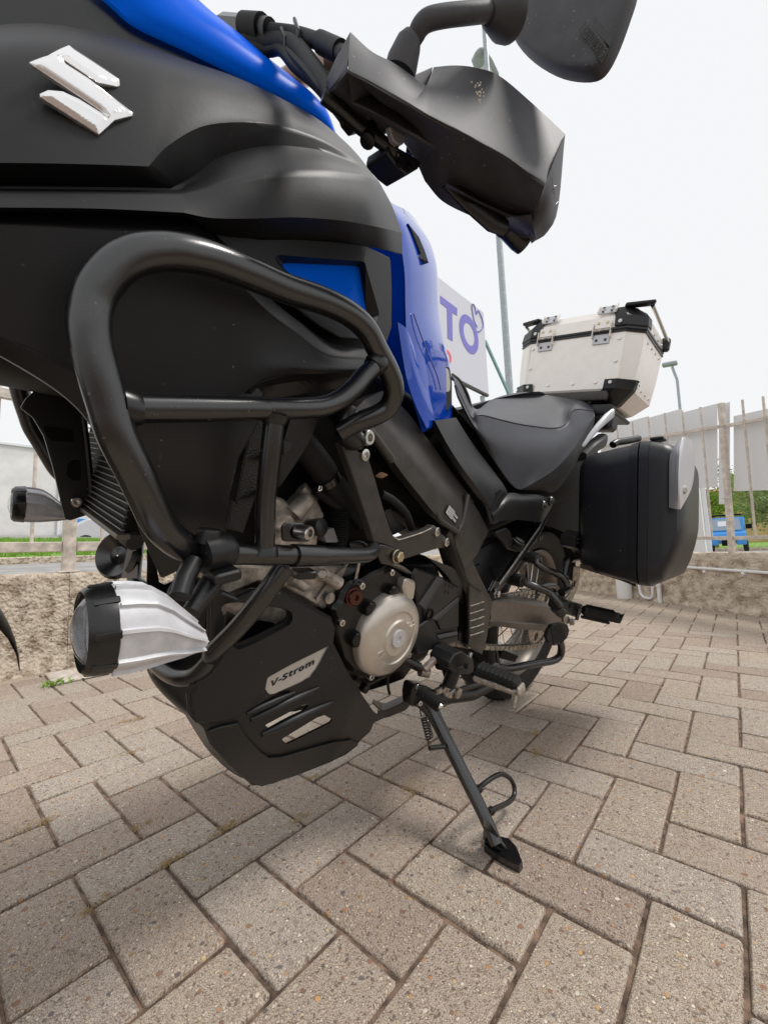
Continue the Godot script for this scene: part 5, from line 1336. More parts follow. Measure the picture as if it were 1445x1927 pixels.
func frame_parts() -> void:
	var bm := sheet([
		[0.6571, 0.8546, 0.12, 0.7081, 0.836, 0.128, 0.7396, 0.8177, 0.132, 0.7972, 0.7828, 0.136, 0.8664, 0.7404, 0.141, 0.9507, 0.6898, 0.147, 0.9241, 0.6977, 0.151, 0.9711, 0.6653, 0.154, 1.0186, 0.6265, 0.156],
		[0.5883, 0.8214, 0.156, 0.6105, 0.8067, 0.16, 0.64, 0.7933, 0.162, 0.708, 0.7531, 0.165, 0.7674, 0.7207, 0.166, 0.8385, 0.6823, 0.168, 0.8555, 0.6628, 0.17, 0.9004, 0.6218, 0.171, 0.9556, 0.5769, 0.172],
		[0.5656, 0.799, 0.16, 0.5973, 0.7819, 0.163, 0.6271, 0.7627, 0.165, 0.6853, 0.7219, 0.166, 0.736, 0.6905, 0.167, 0.7902, 0.6579, 0.168, 0.8432, 0.633, 0.17, 0.872, 0.5975, 0.171, 0.9176, 0.5464, 0.172]], 5, 4, Vector3(0.0, 0, -0.02), [1])
	var fr := part(bike, "frame", bm, M.frame, 30)
	part(fr, "frame_far_side", sheet([
		[0.6571, 0.8546, 0.12, 0.7972, 0.7828, 0.136, 1.0186, 0.6265, 0.156], [0.5883, 0.8214, 0.156, 0.708, 0.7531, 0.165, 0.9556, 0.5769, 0.172], [0.5656, 0.799, 0.16, 0.6853, 0.7219, 0.166, 0.9176, 0.5464, 0.172]], 4, 1, Vector3(0, 0, -0.02), [1]).mirror(), M.frame, 30)
	part(fr, "weld_tube", tube(cr(pts([0.5853, 0.7796, 0.172, 0.6048, 0.7689, 0.172, 0.6275, 0.754, 0.172, 0.6496, 0.7403, 0.17]), 3), 0.0075, 12), M.frame)
	part(fr, "weld_seam", tube(cr(pts([0.7909, 0.6607, 0.17, 0.8025, 0.6469, 0.173, 0.8384, 0.6342, 0.174, 0.8657, 0.6242, 0.174, 0.8664, 0.616, 0.172]), 4), 0.0055, 10), M.frame)
	part(fr, "weld_seam", tube(cr(pts([0.8685, 0.6252, 0.172, 0.8844, 0.6486, 0.168, 0.8942, 0.6749, 0.163, 0.9026, 0.7017, 0.158]), 4), [0.003, 0.0045, 0.005, 0.0052, 0.0052, 0.0055, 0.0058, 0.0058, 0.006, 0.006, 0.006, 0.006, 0.006], 10), M.frame)
	var lb := part(fr, "warning_label", plate(pts2([0.8249, 0.6788, 0.867, 0.6568, 0.856, 0.6403, 0.8164, 0.6644]), 0.001, 0.0002, Transform3D(Basis.IDENTITY, Vector3(0, 0, 0.1715))), M.ink)
	var la: Vector3 = Vector3(0.8228, 0.6789, 0.172); var lbq: Vector3 = Vector3(0.8647, 0.657, 0.172); var lc: Vector3 = Vector3(0.8143, 0.6645, 0.172); var ld: Vector3 = Vector3(0.8537, 0.6406, 0.172)
	for k in 7:
		var f := 0.06 + k * 0.145
		var a: Vector3 = la.lerp(lc, f); var b: Vector3 = lbq.lerp(ld, f)
		part(lb, "print_line", bar(a.lerp(b, 0.05), a.lerp(b, 0.95 if k % 3 else 0.6), 0.0014, 0.0004, 0.0001, Vector3.BACK), M.white)
	# three-armed bracket
	var br := part(bike, "frame_bracket", zp([0.5308, 0.749, 0.5451, 0.747, 0.557, 0.7477, 0.5657, 0.7403, 0.5834, 0.7411, 0.5885, 0.7306, 0.6066, 0.704, 0.6274, 0.67, 0.6529, 0.6321, 0.665, 0.6185, 0.6815, 0.6149, 0.7332, 0.6261, 0.7588, 0.6345, 0.767, 0.6398, 0.7821, 0.6342, 0.7896, 0.6252, 0.8084, 0.6187, 0.8184, 0.6075, 0.8098, 0.5972, 0.7896, 0.5969, 0.7422, 0.5881, 0.699, 0.5799, 0.6894, 0.5934, 0.6402, 0.6071, 0.62, 0.611, 0.5917, 0.6563, 0.5596, 0.7065], 0.186, 0.016, 0.0015, 0.003), M.frame)
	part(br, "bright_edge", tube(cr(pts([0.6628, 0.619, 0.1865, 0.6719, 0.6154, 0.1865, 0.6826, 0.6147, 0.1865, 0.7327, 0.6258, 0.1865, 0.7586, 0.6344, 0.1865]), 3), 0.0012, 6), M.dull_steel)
	bolt(br, Vector3(0.5642, 0.7621, 0.19), Vector3(0.15, 0, 1), 0.0115, M.steel, 0.014)
	bolt(br, Vector3(0.5762, 0.7385, 0.184), Vector3(0.1, 0, 1), 0.0088, M.steel, 0.006)
	bolt(br, Vector3(0.7751, 0.6284, 0.185), Vector3(0.1, 0, 1), 0.0085, M.steel, 0.006)
	bolt(br, Vector3(0.8102, 0.6091, 0.185), Vector3(0.1, 0, 1), 0.0085, M.steel, 0.006)
	part(br, "clamp_end", tube(cr(pts([0.5292, 0.7935, 0.2, 0.5235, 0.7753, 0.2, 0.5353, 0.7571, 0.198, 0.5557, 0.7553, 0.194]), 4), [0.012, 0.0135, 0.0145, 0.016, 0.0165, 0.0165, 0.017, 0.017, 0.0165, 0.016, 0.015, 0.014, 0.012], 16), M.satin_clean)
	part(br, "clamp_end", lathe(Vector3(0.521, 0.7833, 0.196), Vector3(0, 0, 1), [-0.02, 0.011, 0, 0.011, 0.003, 0.008], 16), M.satin_clean)
	# dark inner works: air box, battery tray, cables
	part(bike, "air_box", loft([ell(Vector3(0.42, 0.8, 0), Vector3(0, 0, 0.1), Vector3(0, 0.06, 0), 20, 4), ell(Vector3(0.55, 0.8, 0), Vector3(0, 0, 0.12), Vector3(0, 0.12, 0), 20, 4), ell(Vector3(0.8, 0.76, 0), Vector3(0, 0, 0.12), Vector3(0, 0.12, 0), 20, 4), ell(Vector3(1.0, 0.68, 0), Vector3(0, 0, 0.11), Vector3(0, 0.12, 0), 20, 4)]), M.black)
	part(bike, "relay_box", zp([0.6719, 0.6545, 0.688, 0.6619, 0.6983, 0.6444, 0.7401, 0.6269, 0.7014, 0.6137, 0.6969, 0.6194], 0.15, 0.03, 0.003, 0.004), M.plastic)
	part(bike, "cable", tube(cr(pts([0.6479, 0.6845, 0.16, 0.6754, 0.6761, 0.162, 0.7151, 0.6558, 0.16, 0.7431, 0.6279, 0.155]), 5), 0.007, 10), M.rubber)
	part(bike, "dry_leaf", sheet([[0.6195, 0.7117, 0.17, 0.6289, 0.7186, 0.172, 0.6461, 0.7167, 0.17], [0.626, 0.7107, 0.165, 0.6319, 0.7139, 0.17, 0.6467, 0.7164, 0.17], [0.628, 0.7098, 0.166, 0.6377, 0.7098, 0.168, 0.6463, 0.7155, 0.17]], 3, 3, Vector3.ZERO), M.leaf)
	part(bike, "dark_filler", loft([ell(Vector3(0.4, 0.66, 0), Vector3(0, 0, 0.1), Vector3(0, 0.09, 0), 16, 4), ell(Vector3(0.52, 0.66, 0), Vector3(0, 0, 0.085), Vector3(0, 0.12, 0), 16, 4), ell(Vector3(0.75, 0.62, 0), Vector3(0, 0, 0.085), Vector3(0, 0.1, 0), 16, 4)]), M.black)  # added black block that keeps the gap behind the cylinder head dark
	# radiator hose with its clamp
	var hose := part(bike, "radiator_hose", tube(cr(pts([0.4718, 0.7648, 0.135, 0.4995, 0.7438, 0.135, 0.532, 0.7195, 0.135, 0.5663, 0.6942, 0.13, 0.6047, 0.6699, 0.12, 0.6491, 0.6457, 0.1]), 5), 0.0205, 20), M.rubber)
	part(hose, "hose_clamp", tube(pts([0.5506, 0.7037, 0.134, 0.5606, 0.6968, 0.132]), 0.022, 24), M.satin)
	part(hose, "clamp_tail", tube(cr(pts([0.5321, 0.6853, 0.15, 0.5309, 0.6787, 0.15, 0.5353, 0.6797, 0.15, 0.5355, 0.6857, 0.15]), 3), 0.0012, 5), M.steel)
	# swing arm pivot plate with the ribbed guard
	var pv := part(bike, "pivot_plate", sheet([
		[0.8517, 0.639, 0.17, 0.8885, 0.6097, 0.172, 0.9335, 0.5712, 0.172, 0.987, 0.525, 0.17, 1.0438, 0.4808, 0.166, 1.0791, 0.4506, 0.163, 1.0786, 0.4101, 0.163, 1.0805, 0.3614, 0.163, 1.0719, 0.3224, 0.162],
		[0.8392, 0.6208, 0.168, 0.872, 0.5847, 0.168, 0.907, 0.546, 0.168, 0.9412, 0.5112, 0.167, 0.9762, 0.4738, 0.165, 0.9896, 0.4445, 0.164, 0.9933, 0.416, 0.163, 0.9971, 0.3871, 0.162, 0.9993, 0.3621, 0.162],
		[0.8533, 0.6054, 0.15, 0.8856, 0.5615, 0.15, 0.9183, 0.5213, 0.15, 0.9472, 0.4892, 0.15, 0.9745, 0.4557, 0.15, 0.9881, 0.4297, 0.15, 0.9974, 0.4037, 0.15, 1.0028, 0.3781, 0.15, 1.0095, 0.3482, 0.15]], 4, 3, Vector3(0, 0, -0.02), [1]), M.frame, 35)
	part(pv, "ribbed_guard", zp([0.9463, 0.5139, 0.9678, 0.5064, 1.043, 0.4678, 1.0479, 0.4351, 1.0551, 0.3816, 0.9848, 0.3813, 0.9657, 0.443], 0.171, 0.006, 0.0012, 0.003), M.frame)
	for k in 5:
		var y := 1045 + 46 * k
		var a: Vector3 = Vector3(0.96, 0.4613, 0.1725); var b: Vector3 = Vector3(1.0196, 0.4643, 0.1725)
		var a2: Vector3 = Vector3(0.9806, 0.3905, 0.1725); var b2: Vector3 = Vector3(1.0412, 0.3903, 0.1725)
		part(pv, "rib", tube(PackedVector3Array([a.lerp(a2, k / 4.0), a.lerp(b, 0.5).lerp(a2.lerp(b2, 0.5), k / 4.0) + Vector3(0, 0, 0.0008), b.lerp(b2, k / 4.0)]), 0.0016, 6), M.dull_steel)
	part(pv, "lower_plate", sheet([[0.8006, 0.5725, 0.16, 0.8469, 0.56, 0.16, 0.8981, 0.5444, 0.16, 0.9475, 0.5138, 0.16], [0.9381, 0.5019, 0.15, 0.9654, 0.4546, 0.15, 0.9929, 0.4092, 0.15, 1.0137, 0.363, 0.15], [0.9764, 0.3702, 0.15, 0.993, 0.3564, 0.15, 1.0109, 0.3464, 0.15, 1.0244, 0.3393, 0.15]], 3, 2, Vector3(0, 0, -0.02)), M.satin_clean)
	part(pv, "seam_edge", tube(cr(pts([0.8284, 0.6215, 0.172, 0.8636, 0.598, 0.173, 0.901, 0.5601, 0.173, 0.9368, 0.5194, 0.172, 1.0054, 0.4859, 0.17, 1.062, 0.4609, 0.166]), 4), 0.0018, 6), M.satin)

func engine() -> void:
	var e := part(bike, "engine", loft([ell(Vector3(0.44, 0.5, 0), Vector3(0, 0, 0.1), Vector3(0, 0.1, 0), 24, 4), ell(Vector3(0.55, 0.45, 0), Vector3(0, 0, 0.112), Vector3(0, 0.16, 0), 24, 4), ell(Vector3(0.75, 0.42, 0), Vector3(0, 0, 0.115), Vector3(0, 0.15, 0), 24, 4), ell(Vector3(0.93, 0.42, 0), Vector3(0, 0, 0.11), Vector3(0, 0.13, 0), 24, 4)]), M.engine_black)
	# front cylinder
	var hd := part(e, "cylinder_head", zp([0.4786, 0.6633, 0.4952, 0.6601, 0.5156, 0.6471, 0.5393, 0.6735, 0.5546, 0.6633, 0.5726, 0.6398, 0.5662, 0.6017, 0.5655, 0.5724, 0.4876, 0.5752], 0.118, 0.2, 0.006, 0.006), M.engine)
	part(hd, "head_boss", tube(pts([0.5152, 0.6389, 0.118, 0.5347, 0.6639, 0.122]), [0.016, 0.013], 18), M.engine)
	part(hd, "head_boss", zp([0.4786, 0.6431, 0.5044, 0.639, 0.5191, 0.6233, 0.4991, 0.6123, 0.4803, 0.6199], 0.13, 0.02, 0.005, 0.005), M.engine)
	part(hd, "head_boss", tube(pts([0.5346, 0.6766, 0.1, 0.5578, 0.6589, 0.105]), 0.011, 14), M.engine)
	part(hd, "sensor", lathe(Vector3(0.5474, 0.624, 0.14), Vector3(0.2, 0.2, 1), [-0.02, 0.012, -0.004, 0.0135, 0.006, 0.0135, 0.008, 0.011, 0.0085, 0.0001], 20, false), M.plastic)
	part(hd, "plug_lead", tube(cr(pts([0.5472, 0.6786, 0.12, 0.574, 0.6642, 0.125, 0.619, 0.6482, 0.12, 0.6576, 0.6226, 0.11]), 5), 0.009, 12), M.rubber)
	part(hd, "connector", zp([0.5654, 0.6153, 0.5862, 0.6214, 0.5967, 0.6036, 0.6054, 0.5976, 0.5754, 0.5978], 0.128, 0.03, 0.003, 0.003), M.grey)
	part(hd, "corrugated_tube", ribbed(Vector3(0.6022, 0.6557, 0.115), Vector3(0.6099, 0.5886, 0.115), 0.017, 16, 0.0015), M.rubber)
	part(hd, "breather_pipe", tube(cr(pts([0.6205, 0.5917, 0.13, 0.6355, 0.5972, 0.135, 0.649, 0.5903, 0.14, 0.6632, 0.5836, 0.14]), 4), 0.009, 12), M.satin_clean)
	# cylinder and crankcase castings between the head and the covers
	var cc := part(e, "crankcase", zp([0.4328, 0.5677, 0.5259, 0.5574, 0.5808, 0.5579, 0.6358, 0.5544, 0.6239, 0.5298, 0.6122, 0.5057, 0.5966, 0.4842, 0.5764, 0.4944, 0.5173, 0.5285, 0.4708, 0.5421, 0.4226, 0.5261, 0.4142, 0.5564], 0.12, 0.2, 0.006, 0.005), M.engine)
	for q in [[440, 540, 500, 590, 0.009], [590, 520, 680, 570, 0.0105], [480, 520, 560, 545, 0.007], [600, 590, 660, 640, 0.008]]:
		pass
	part(cc, "stud_boss", tube(pts([0.5215, 0.5436, 0.125, 0.545, 0.5295, 0.132]), [0.0095, 0.0075], 14), M.engine)
	part(cc, "stud_boss", tube(pts([0.5749, 0.5478, 0.13, 0.6079, 0.5308, 0.132]), [0.0085, 0.0115], 14), M.engine)
	hexbolt(cc, Vector3(0.5709, 0.549, 0.136), Vector3(-0.8, 0.3, 0.6), 0.0075, M.dull_steel, 0.008)
	part(cc, "plug_screw", lathe(Vector3(0.5975, 0.5058, 0.125), Vector3(0, 0, 1), [0, 0.0095, 0.004, 0.0095, 0.0045, 0.007, 0.003, 0.0001], 18, false), M.engine)
	for q in [Vector3(0.5718, 0.5053, 0.124), Vector3(0.5879, 0.5187, 0.124), Vector3(0.6025, 0.5326, 0.124)]:
		var p: Vector3 = q
		part(cc, "rib", bar(p, p + Vector3(0.03, 0.034, 0), 0.004, 0.006, 0.001, Vector3.BACK), M.engine)
	# exhaust
	var ex := part(e, "exhaust_pipe", tube(cr(pts([0.434, 0.5127, 0.08, 0.4662, 0.4969, 0.085, 0.4967, 0.4905, 0.09, 0.5437, 0.4753, 0.09, 0.5992, 0.4457, 0.05]), 5), 0.0215, 20), M.engine)
	part(ex, "exhaust_downpipe", tube(cr(pts([0.5136, 0.4619, 0.06, 0.4943, 0.441, 0.06, 0.4808, 0.4238, 0.055, 0.4732, 0.3955, 0.04]), 4), 0.019, 18), M.dull_steel)
	part(ex, "heat_collar", tube(pts([0.5181, 0.4854, 0.092, 0.5335, 0.4795, 0.092]), 0.024, 20), M.engine)
	# generator side: black housing, domed metal cover
	var gh := part(e, "generator_housing", zp([0.5968, 0.4917, 0.6097, 0.5018, 0.6142, 0.519, 0.6287, 0.5341, 0.6545, 0.535, 0.6817, 0.5471, 0.6987, 0.5508, 0.7159, 0.5563, 0.7357, 0.5528, 0.7815, 0.5286, 0.8005, 0.5042, 0.8153, 0.452, 0.8134, 0.3884, 0.7696, 0.3475, 0.7099, 0.347, 0.6629, 0.3674, 0.6314, 0.3985, 0.6072, 0.4519], 0.14, 0.12, 0.007, 0.01), M.engine_black)
	var c: Vector3 = Vector3(0.7295, 0.4308, 0.152)
	var gc := part(e, "generator_cover", lathe(c, Vector3(0.0, 0, 1), [-0.035, 0.0785, -0.006, 0.0785, 0.002, 0.077, 0.009, 0.0725, 0.0142, 0.065, 0.0175, 0.056, 0.019, 0.0485, 0.0168, 0.0465, 0.0178, 0.04, 0.019, 0.0345, 0.0222, 0.0315, 0.0226, 0.022, 0.0212, 0.0185, 0.0212, 0.0001], 72, false), M.cover, 25)
	part(gc, "plug", lathe(c + Vector3(0, 0, 0.0205), Vector3(0, 0, 1), [0, 0.0165, 0.0028, 0.0165, 0.0036, 0.0155, 0.0036, 0.0055, 0.0015, 0.005, 0.0015, 0.0001], 30, false), M.silver, 25)
	for q in [[-2.72, 0.036, 0.05, 0.003], [-2.5, 0.036, 0.05, 0.003], [0.62, 0.036, 0.05, 0.003], [0.4, 0.036, 0.048, 0.003]]:
		var d := Vector3(cos(q[0]), sin(q[0]), 0)
		part(gc, "rib", bar(c + d * q[1] + Vector3(0, 0, 0.0195), c + d * q[2] + Vector3(0, 0, 0.0185), 0.003, 0.003, 0.001, Vector3.BACK), M.cover)
	for a in [2.38, 3.1, 1.62]:
		var d := Vector3(cos(a), sin(a), 0)
		part(gh, "cover_boss", lathe(c + d * 0.0785 + Vector3(0, 0, -0.02), Vector3(0, 0, 1), [0, 0.0145, 0.018, 0.0138, 0.0215, 0.0115, 0.023, 0.007, 0.0232, 0.0001], 20, false), M.engine_black)
	part(gh, "oil_cap", lathe(Vector3(0.6335, 0.509, 0.143), Vector3(-0.15, 0.1, 1), [0, 0.0125, 0.005, 0.0135, 0.006, 0.0135, 0.008, 0.0135, 0.0105, 0.012, 0.0105, 0.005, 0.006, 0.0045, 0.006, 0.0001], 26, false), M.bronze, 30)
	part(gh, "cap_seal", lathe(Vector3(0.6335, 0.509, 0.143), Vector3(-0.15, 0.1, 1), [0.0015, 0.0142, 0.003, 0.0148, 0.0045, 0.0142], 26), M.red)
	for q in [Vector3(0.6434, 0.5287, 0.145), Vector3(0.7126, 0.5468, 0.145), Vector3(0.61, 0.4707, 0.145), Vector3(0.7908, 0.3795, 0.15), Vector3(0.701, 0.3549, 0.143)]:
		bolt(gh, q, Vector3(0, 0, 1), 0.0062, M.steel, 0.008)
	part(gh, "cable_clip", tube(cr(pts([0.6233, 0.5314, 0.15, 0.6233, 0.5378, 0.152, 0.6306, 0.5402, 0.152, 0.6381, 0.5366, 0.152]), 4), 0.002, 6), M.satin_clean)
	part(gh, "bracket_strip", box(Vector3(0.0055, 0.034, 0.002), 0.0005, Transform3D(Basis(Vector3.BACK, -0.08), Vector3(0.6289, 0.5538, 0.15))), M.dull_steel)
	part(gh, "cable_cover", zp([0.7445, 0.5346, 0.7593, 0.5335, 0.7766, 0.5279, 0.7796, 0.5149, 0.779, 0.4926, 0.7696, 0.4882, 0.7549, 0.497, 0.7427, 0.5183], 0.158, 0.03, 0.004, 0.005), M.cover)
	part(gh, "cable_cover", sheet([[0.7183, 0.5562, 0.14, 0.7443, 0.5479, 0.142, 0.7778, 0.5347, 0.142], [0.7112, 0.5615, 0.15, 0.7339, 0.556, 0.152, 0.7656, 0.5424, 0.152], [0.7268, 0.5607, 0.14, 0.7475, 0.5561, 0.142, 0.7758, 0.5434, 0.142]], 4, 4, Vector3(0, 0, -0.01)), M.cover)
	part(gh, "sump_bolt", lathe(Vector3(0.7112, 0.3204, 0.12), Vector3(0, 0, 1), [0, 0.009, 0.012, 0.008, 0.013, 0.0001], 14, false), M.engine_black)
	part(e, "sump", zp([0.7043, 0.3338, 0.7725, 0.3124, 0.825, 0.3142, 0.8724, 0.3347, 0.9059, 0.3232, 0.8597, 0.2856, 0.8146, 0.286, 0.7622, 0.2884, 0.7216, 0.3009], 0.1, 0.2, 0.006, 0.006), M.engine_black)
	part(e, "drain_hose", tube(cr(pts([0.7431, 0.3584, 0.15, 0.746, 0.3387, 0.15, 0.7507, 0.3217, 0.15, 0.7573, 0.3076, 0.15]), 4), 0.0028, 8), M.rubber)
	# drive sprocket cover
	var sp := part(e, "sprocket_cover", zp([0.7739, 0.5529, 0.8485, 0.5336, 0.91, 0.5154, 0.9345, 0.5026, 0.938, 0.4775, 0.9649, 0.3743, 0.896, 0.3715, 0.8191, 0.3721, 0.8001, 0.4023, 0.8095, 0.4346, 0.7951, 0.4846, 0.7667, 0.5389], 0.155, 0.06, 0.004, 0.006), M.plastic)
	part(sp, "raised_band", zp([0.8425, 0.5332, 0.8607, 0.5278, 0.8106, 0.4715, 0.7947, 0.4809], 0.16, 0.008, 0.003, 0.002), M.grey_plastic)
	part(sp, "raised_panel", zp([0.8622, 0.527, 0.9244, 0.5044, 0.928, 0.4841, 0.8483, 0.4464, 0.8224, 0.4484, 0.8121, 0.4699], 0.16, 0.008, 0.003, 0.004), M.plastic)
	part(sp, "raised_panel", zp([0.9328, 0.4784, 0.9517, 0.4104, 0.8827, 0.4146, 0.8615, 0.4398], 0.159, 0.008, 0.003, 0.004), M.plastic)
	part(sp, "raised_band", zp([0.9272, 0.4816, 0.933, 0.473, 0.8613, 0.4396, 0.8418, 0.4458], 0.161, 0.008, 0.003, 0.002), M.grey_plastic)
	part(sp, "raised_panel", zp([0.8272, 0.4476, 0.8372, 0.4421, 0.8728, 0.3979, 0.947, 0.3934, 0.9495, 0.3804, 0.8833, 0.3789, 0.81, 0.3792, 0.7922, 0.4069, 0.8004, 0.4386], 0.163, 0.012, 0.004, 0.004), M.plastic)
	part(sp, "raised_band", zp([0.8696, 0.4055, 0.9431, 0.4021, 0.9455, 0.3944, 0.8727, 0.3981], 0.164, 0.008, 0.003, 0.002), M.grey_plastic)
	for q in [Vector3(0.8742, 0.5131, 0.1602), Vector3(0.8885, 0.5094, 0.1602), Vector3(0.9018, 0.5055, 0.1602), Vector3(0.8762, 0.4981, 0.1602), Vector3(0.8886, 0.4944, 0.1602)]:
		part(sp, "dimple", lathe(q, Vector3(0, 0, 1), [0, 0.0034, 0.0006, 0.0036, 0.0006, 0.0026, -0.001, 0.0001], 14, false), M.ink)
	part(sp, "bolt_recess", lathe(Vector3(0.831, 0.457, 0.156), Vector3(0, 0, 1), [0, 0.011, 0.0068, 0.0115, 0.0068, 0.009, 0.001, 0.0085, 0.001, 0.0001], 20, false), M.black)
	# shift linkage below
	var sl := part(e, "shift_shaft", tube(pts([0.7791, 0.3708, 0.15, 0.8125, 0.3555, 0.17]), 0.009, 14), M.engine_black)
	part(sl, "shift_crank", bar(Vector3(0.82, 0.3504, 0.175), Vector3(0.8462, 0.3692, 0.18), 0.013, 0.012, 0.002, Vector3.BACK), M.dull_steel)
	part(sl, "crank_clamp", lathe(Vector3(0.8338, 0.3389, 0.165), Vector3(0.9, -0.2, 0.4), [-0.008, 0.01, 0.012, 0.01, 0.0125, 0.006], 16), M.dull_steel)
	part(sl, "rod_end", lathe(Vector3(0.873, 0.3528, 0.18), Vector3(0.2, 0.4, 0.7), [-0.012, 0.009, 0.0, 0.0135, 0.012, 0.0125, 0.016, 0.008, 0.017, 0.0001], 20, false), M.rubber)
	part(sl, "rod", tube(cr(pts([0.8799, 0.3484, 0.178, 0.8948, 0.3275, 0.178, 0.9039, 0.3066, 0.18, 0.8706, 0.3089, 0.19]), 4), 0.006, 10), M.satin_clean)

func ribbed(a: Vector3, b: Vector3, r: float, n: int, depth: float) -> MB:
	var prof := []
	var l := a.distance_to(b)
	for k in n * 4 + 1:
		prof.append(l * k / (n * 4.0)); prof.append(r + depth * sin(k * PI / 2.0))
	return lathe(a, b - a, prof, 20)

func skid_z(x: float, y: float) -> float:
	return 0.148 - 0.055 * pow(clampf((0.37 - y) / 0.2, 0, 1), 1.5) - 0.085 * pow(clampf((0.47 - x) / 0.14, 0, 1), 2) - 0.02 * clampf((x - 0.68) / 0.15, 0, 1)
func skid_warp(m: MB, s := 1.0) -> MB:
	m.refine(0.016)
	return m.warp(func(p: Vector3) -> Vector3: return Vector3(p.x, p.y, (skid_z(p.x, p.y) + p.z) * s))

func skid_plate() -> void:
	var outline := rounded(pts2([0.3887, 0.4016, 0.3941, 0.4191, 0.4009, 0.4316, 0.4056, 0.4489, 0.4012, 0.5095, 0.3971, 0.5355, 0.4097, 0.5412, 0.4288, 0.5322, 0.4456, 0.5417, 0.4858, 0.5375, 0.532, 0.5137, 0.5879, 0.4832, 0.5985, 0.4644, 0.5989, 0.44, 0.6205, 0.4083, 0.6429, 0.3767, 0.6876, 0.3253, 0.7622, 0.2511, 0.7991, 0.2228, 0.7813, 0.2449, 0.8118, 0.2265, 0.8327, 0.2242, 0.8851, 0.2378, 0.9116, 0.2492, 0.9303, 0.2242, 0.9094, 0.1898, 0.8512, 0.1931, 0.7911, 0.2094, 0.7973, 0.1777, 0.7571, 0.1627, 0.7227, 0.1628, 0.6711, 0.1708, 0.5975, 0.1824, 0.5528, 0.1874, 0.5248, 0.2018, 0.4891, 0.2376, 0.4454, 0.2937, 0.4215, 0.3271, 0.4107, 0.3532, 0.4018, 0.363, 0.3921, 0.377]), 0.004, 3)
	var holes := [rounded(pts2([0.4122, 0.5192, 0.4297, 0.5236, 0.4633, 0.5179, 0.4926, 0.5091, 0.5047, 0.5035, 0.508, 0.4957, 0.5038, 0.4888, 0.4686, 0.4766, 0.437, 0.4662, 0.4263, 0.4731, 0.4214, 0.4918]), 0.006, 3),
		rounded(pts2([0.4615, 0.3683, 0.4701, 0.3606, 0.5322, 0.3715, 0.5268, 0.3799, 0.5105, 0.3815]), 0.0012, 2),
		rounded(pts2([0.4949, 0.3337, 0.5058, 0.3218, 0.5549, 0.3295, 0.5703, 0.3399, 0.5601, 0.3473, 0.5336, 0.3414]), 0.0015, 2),
		rounded(pts2([0.5335, 0.2926, 0.5493, 0.2754, 0.6325, 0.2836, 0.6343, 0.2894, 0.6108, 0.3079, 0.5947, 0.3086]), 0.0015, 2)]
	var m := skid_warp(plate(outline, 0.004, 0.0015, Transform3D.IDENTITY, holes))
	var sk := part(bike, "skid_plate", m, M.plastic, 40)
	part(sk, "far_side", skid_warp(plate(outline, 0.004, 0.0015, Transform3D.IDENTITY, holes), -1.0), M.plastic, 40)
	# belly between the two sides
	var L := pts([0.4276, 0.5078, 0.06, 0.4285, 0.4429, 0.062, 0.4242, 0.3933, 0.06, 0.4154, 0.3637, 0.058, 0.4164, 0.3402, 0.066, 0.4268, 0.3249, 0.074, 0.4359, 0.3154, 0.08, 0.4465, 0.2894, 0.085, 0.4712, 0.2551, 0.088, 0.5086, 0.2083, 0.088, 0.5366, 0.1846, 0.088, 0.604, 0.174, 0.09])
	var Cn := pts([0.3954, 0.493, 0, 0.3903, 0.4404, 0, 0.3861, 0.4045, 0, 0.3767, 0.387, 0, 0.3934, 0.3513, 0, 0.4261, 0.3105, 0, 0.4549, 0.2747, 0, 0.472, 0.248, 0.02, 0.4895, 0.2179, 0.04, 0.5185, 0.185, 0.06, 0.545, 0.1691, 0.07, 0.6204, 0.1424, 0.06])
	var R := PackedVector3Array()
	for p in L: R.append(Vector3(p.x, p.y, -p.z))
	var Cm := PackedVector3Array()
	for p in Cn: Cm.append(Vector3(p.x, p.y, 0) if p.z < 0.001 else Vector3(p.x - 0.004, p.y - 0.004, 0))
	part(sk, "belly_pan", sheet([L, Cm, R], 3, 6, Vector3(0.004, 0.002, 0)), M.plastic, 50)
	part(sk, "ribbed_pad", sheet([
		[0.4536, 0.2872, 0.05, 0.4623, 0.2718, 0.055, 0.4735, 0.2552, 0.06, 0.4949, 0.2309, 0.065, 0.5138, 0.2121, 0.068, 0.5151, 0.1982, 0.07],
		[0.4742, 0.2472, 0.02, 0.48, 0.2303, 0.025, 0.4918, 0.2092, 0.03, 0.5108, 0.1878, 0.035, 0.5227, 0.1774, 0.04, 0.5248, 0.1789, 0.05]], 4, 4, Vector3(0, 0, -0.003)), M.mesh, 40)
	part(sk, "seam", tube(cr(pts([0.4078, 0.4226, 0.112, 0.4044, 0.4032, 0.1, 0.4019, 0.3831, 0.09, 0.4039, 0.3674, 0.085, 0.4111, 0.3491, 0.085, 0.4205, 0.3343, 0.086]), 4), 0.0016, 6), M.satin_clean)
	part(sk, "upper_crease", tube(cr(pts([0.4172, 0.34, 0.093, 0.4372, 0.3374, 0.104, 0.4599, 0.341, 0.112, 0.4762, 0.3497, 0.122]), 5), 0.0022, 6), M.plastic)
	# ribs that run forward between the vents
	for q in [[[0.4688, 0.3528, 0.582, 0.3684], 0.0045], [[0.4932, 0.3191, 0.6181, 0.3304], 0.005], [[0.4614, 0.3651, 0.5367, 0.3739], 0.003]]:
		var a := Vector2(q[0][0], q[0][1]); var b := Vector2(q[0][2], q[0][3])
		var path := PackedVector3Array(); var rr := []
		for k in 9:
			var p := a.lerp(b, k / 8.0)
			path.append(Vector3(p.x, p.y, skid_z(p.x, p.y) + 0.0005)); rr.append(0.0015 + q[1] * sin(PI * (0.1 + 0.85 * k / 8.0)) * 1.3)
		part(sk, "rib", tube(path, rr, 10), M.plastic, 60)
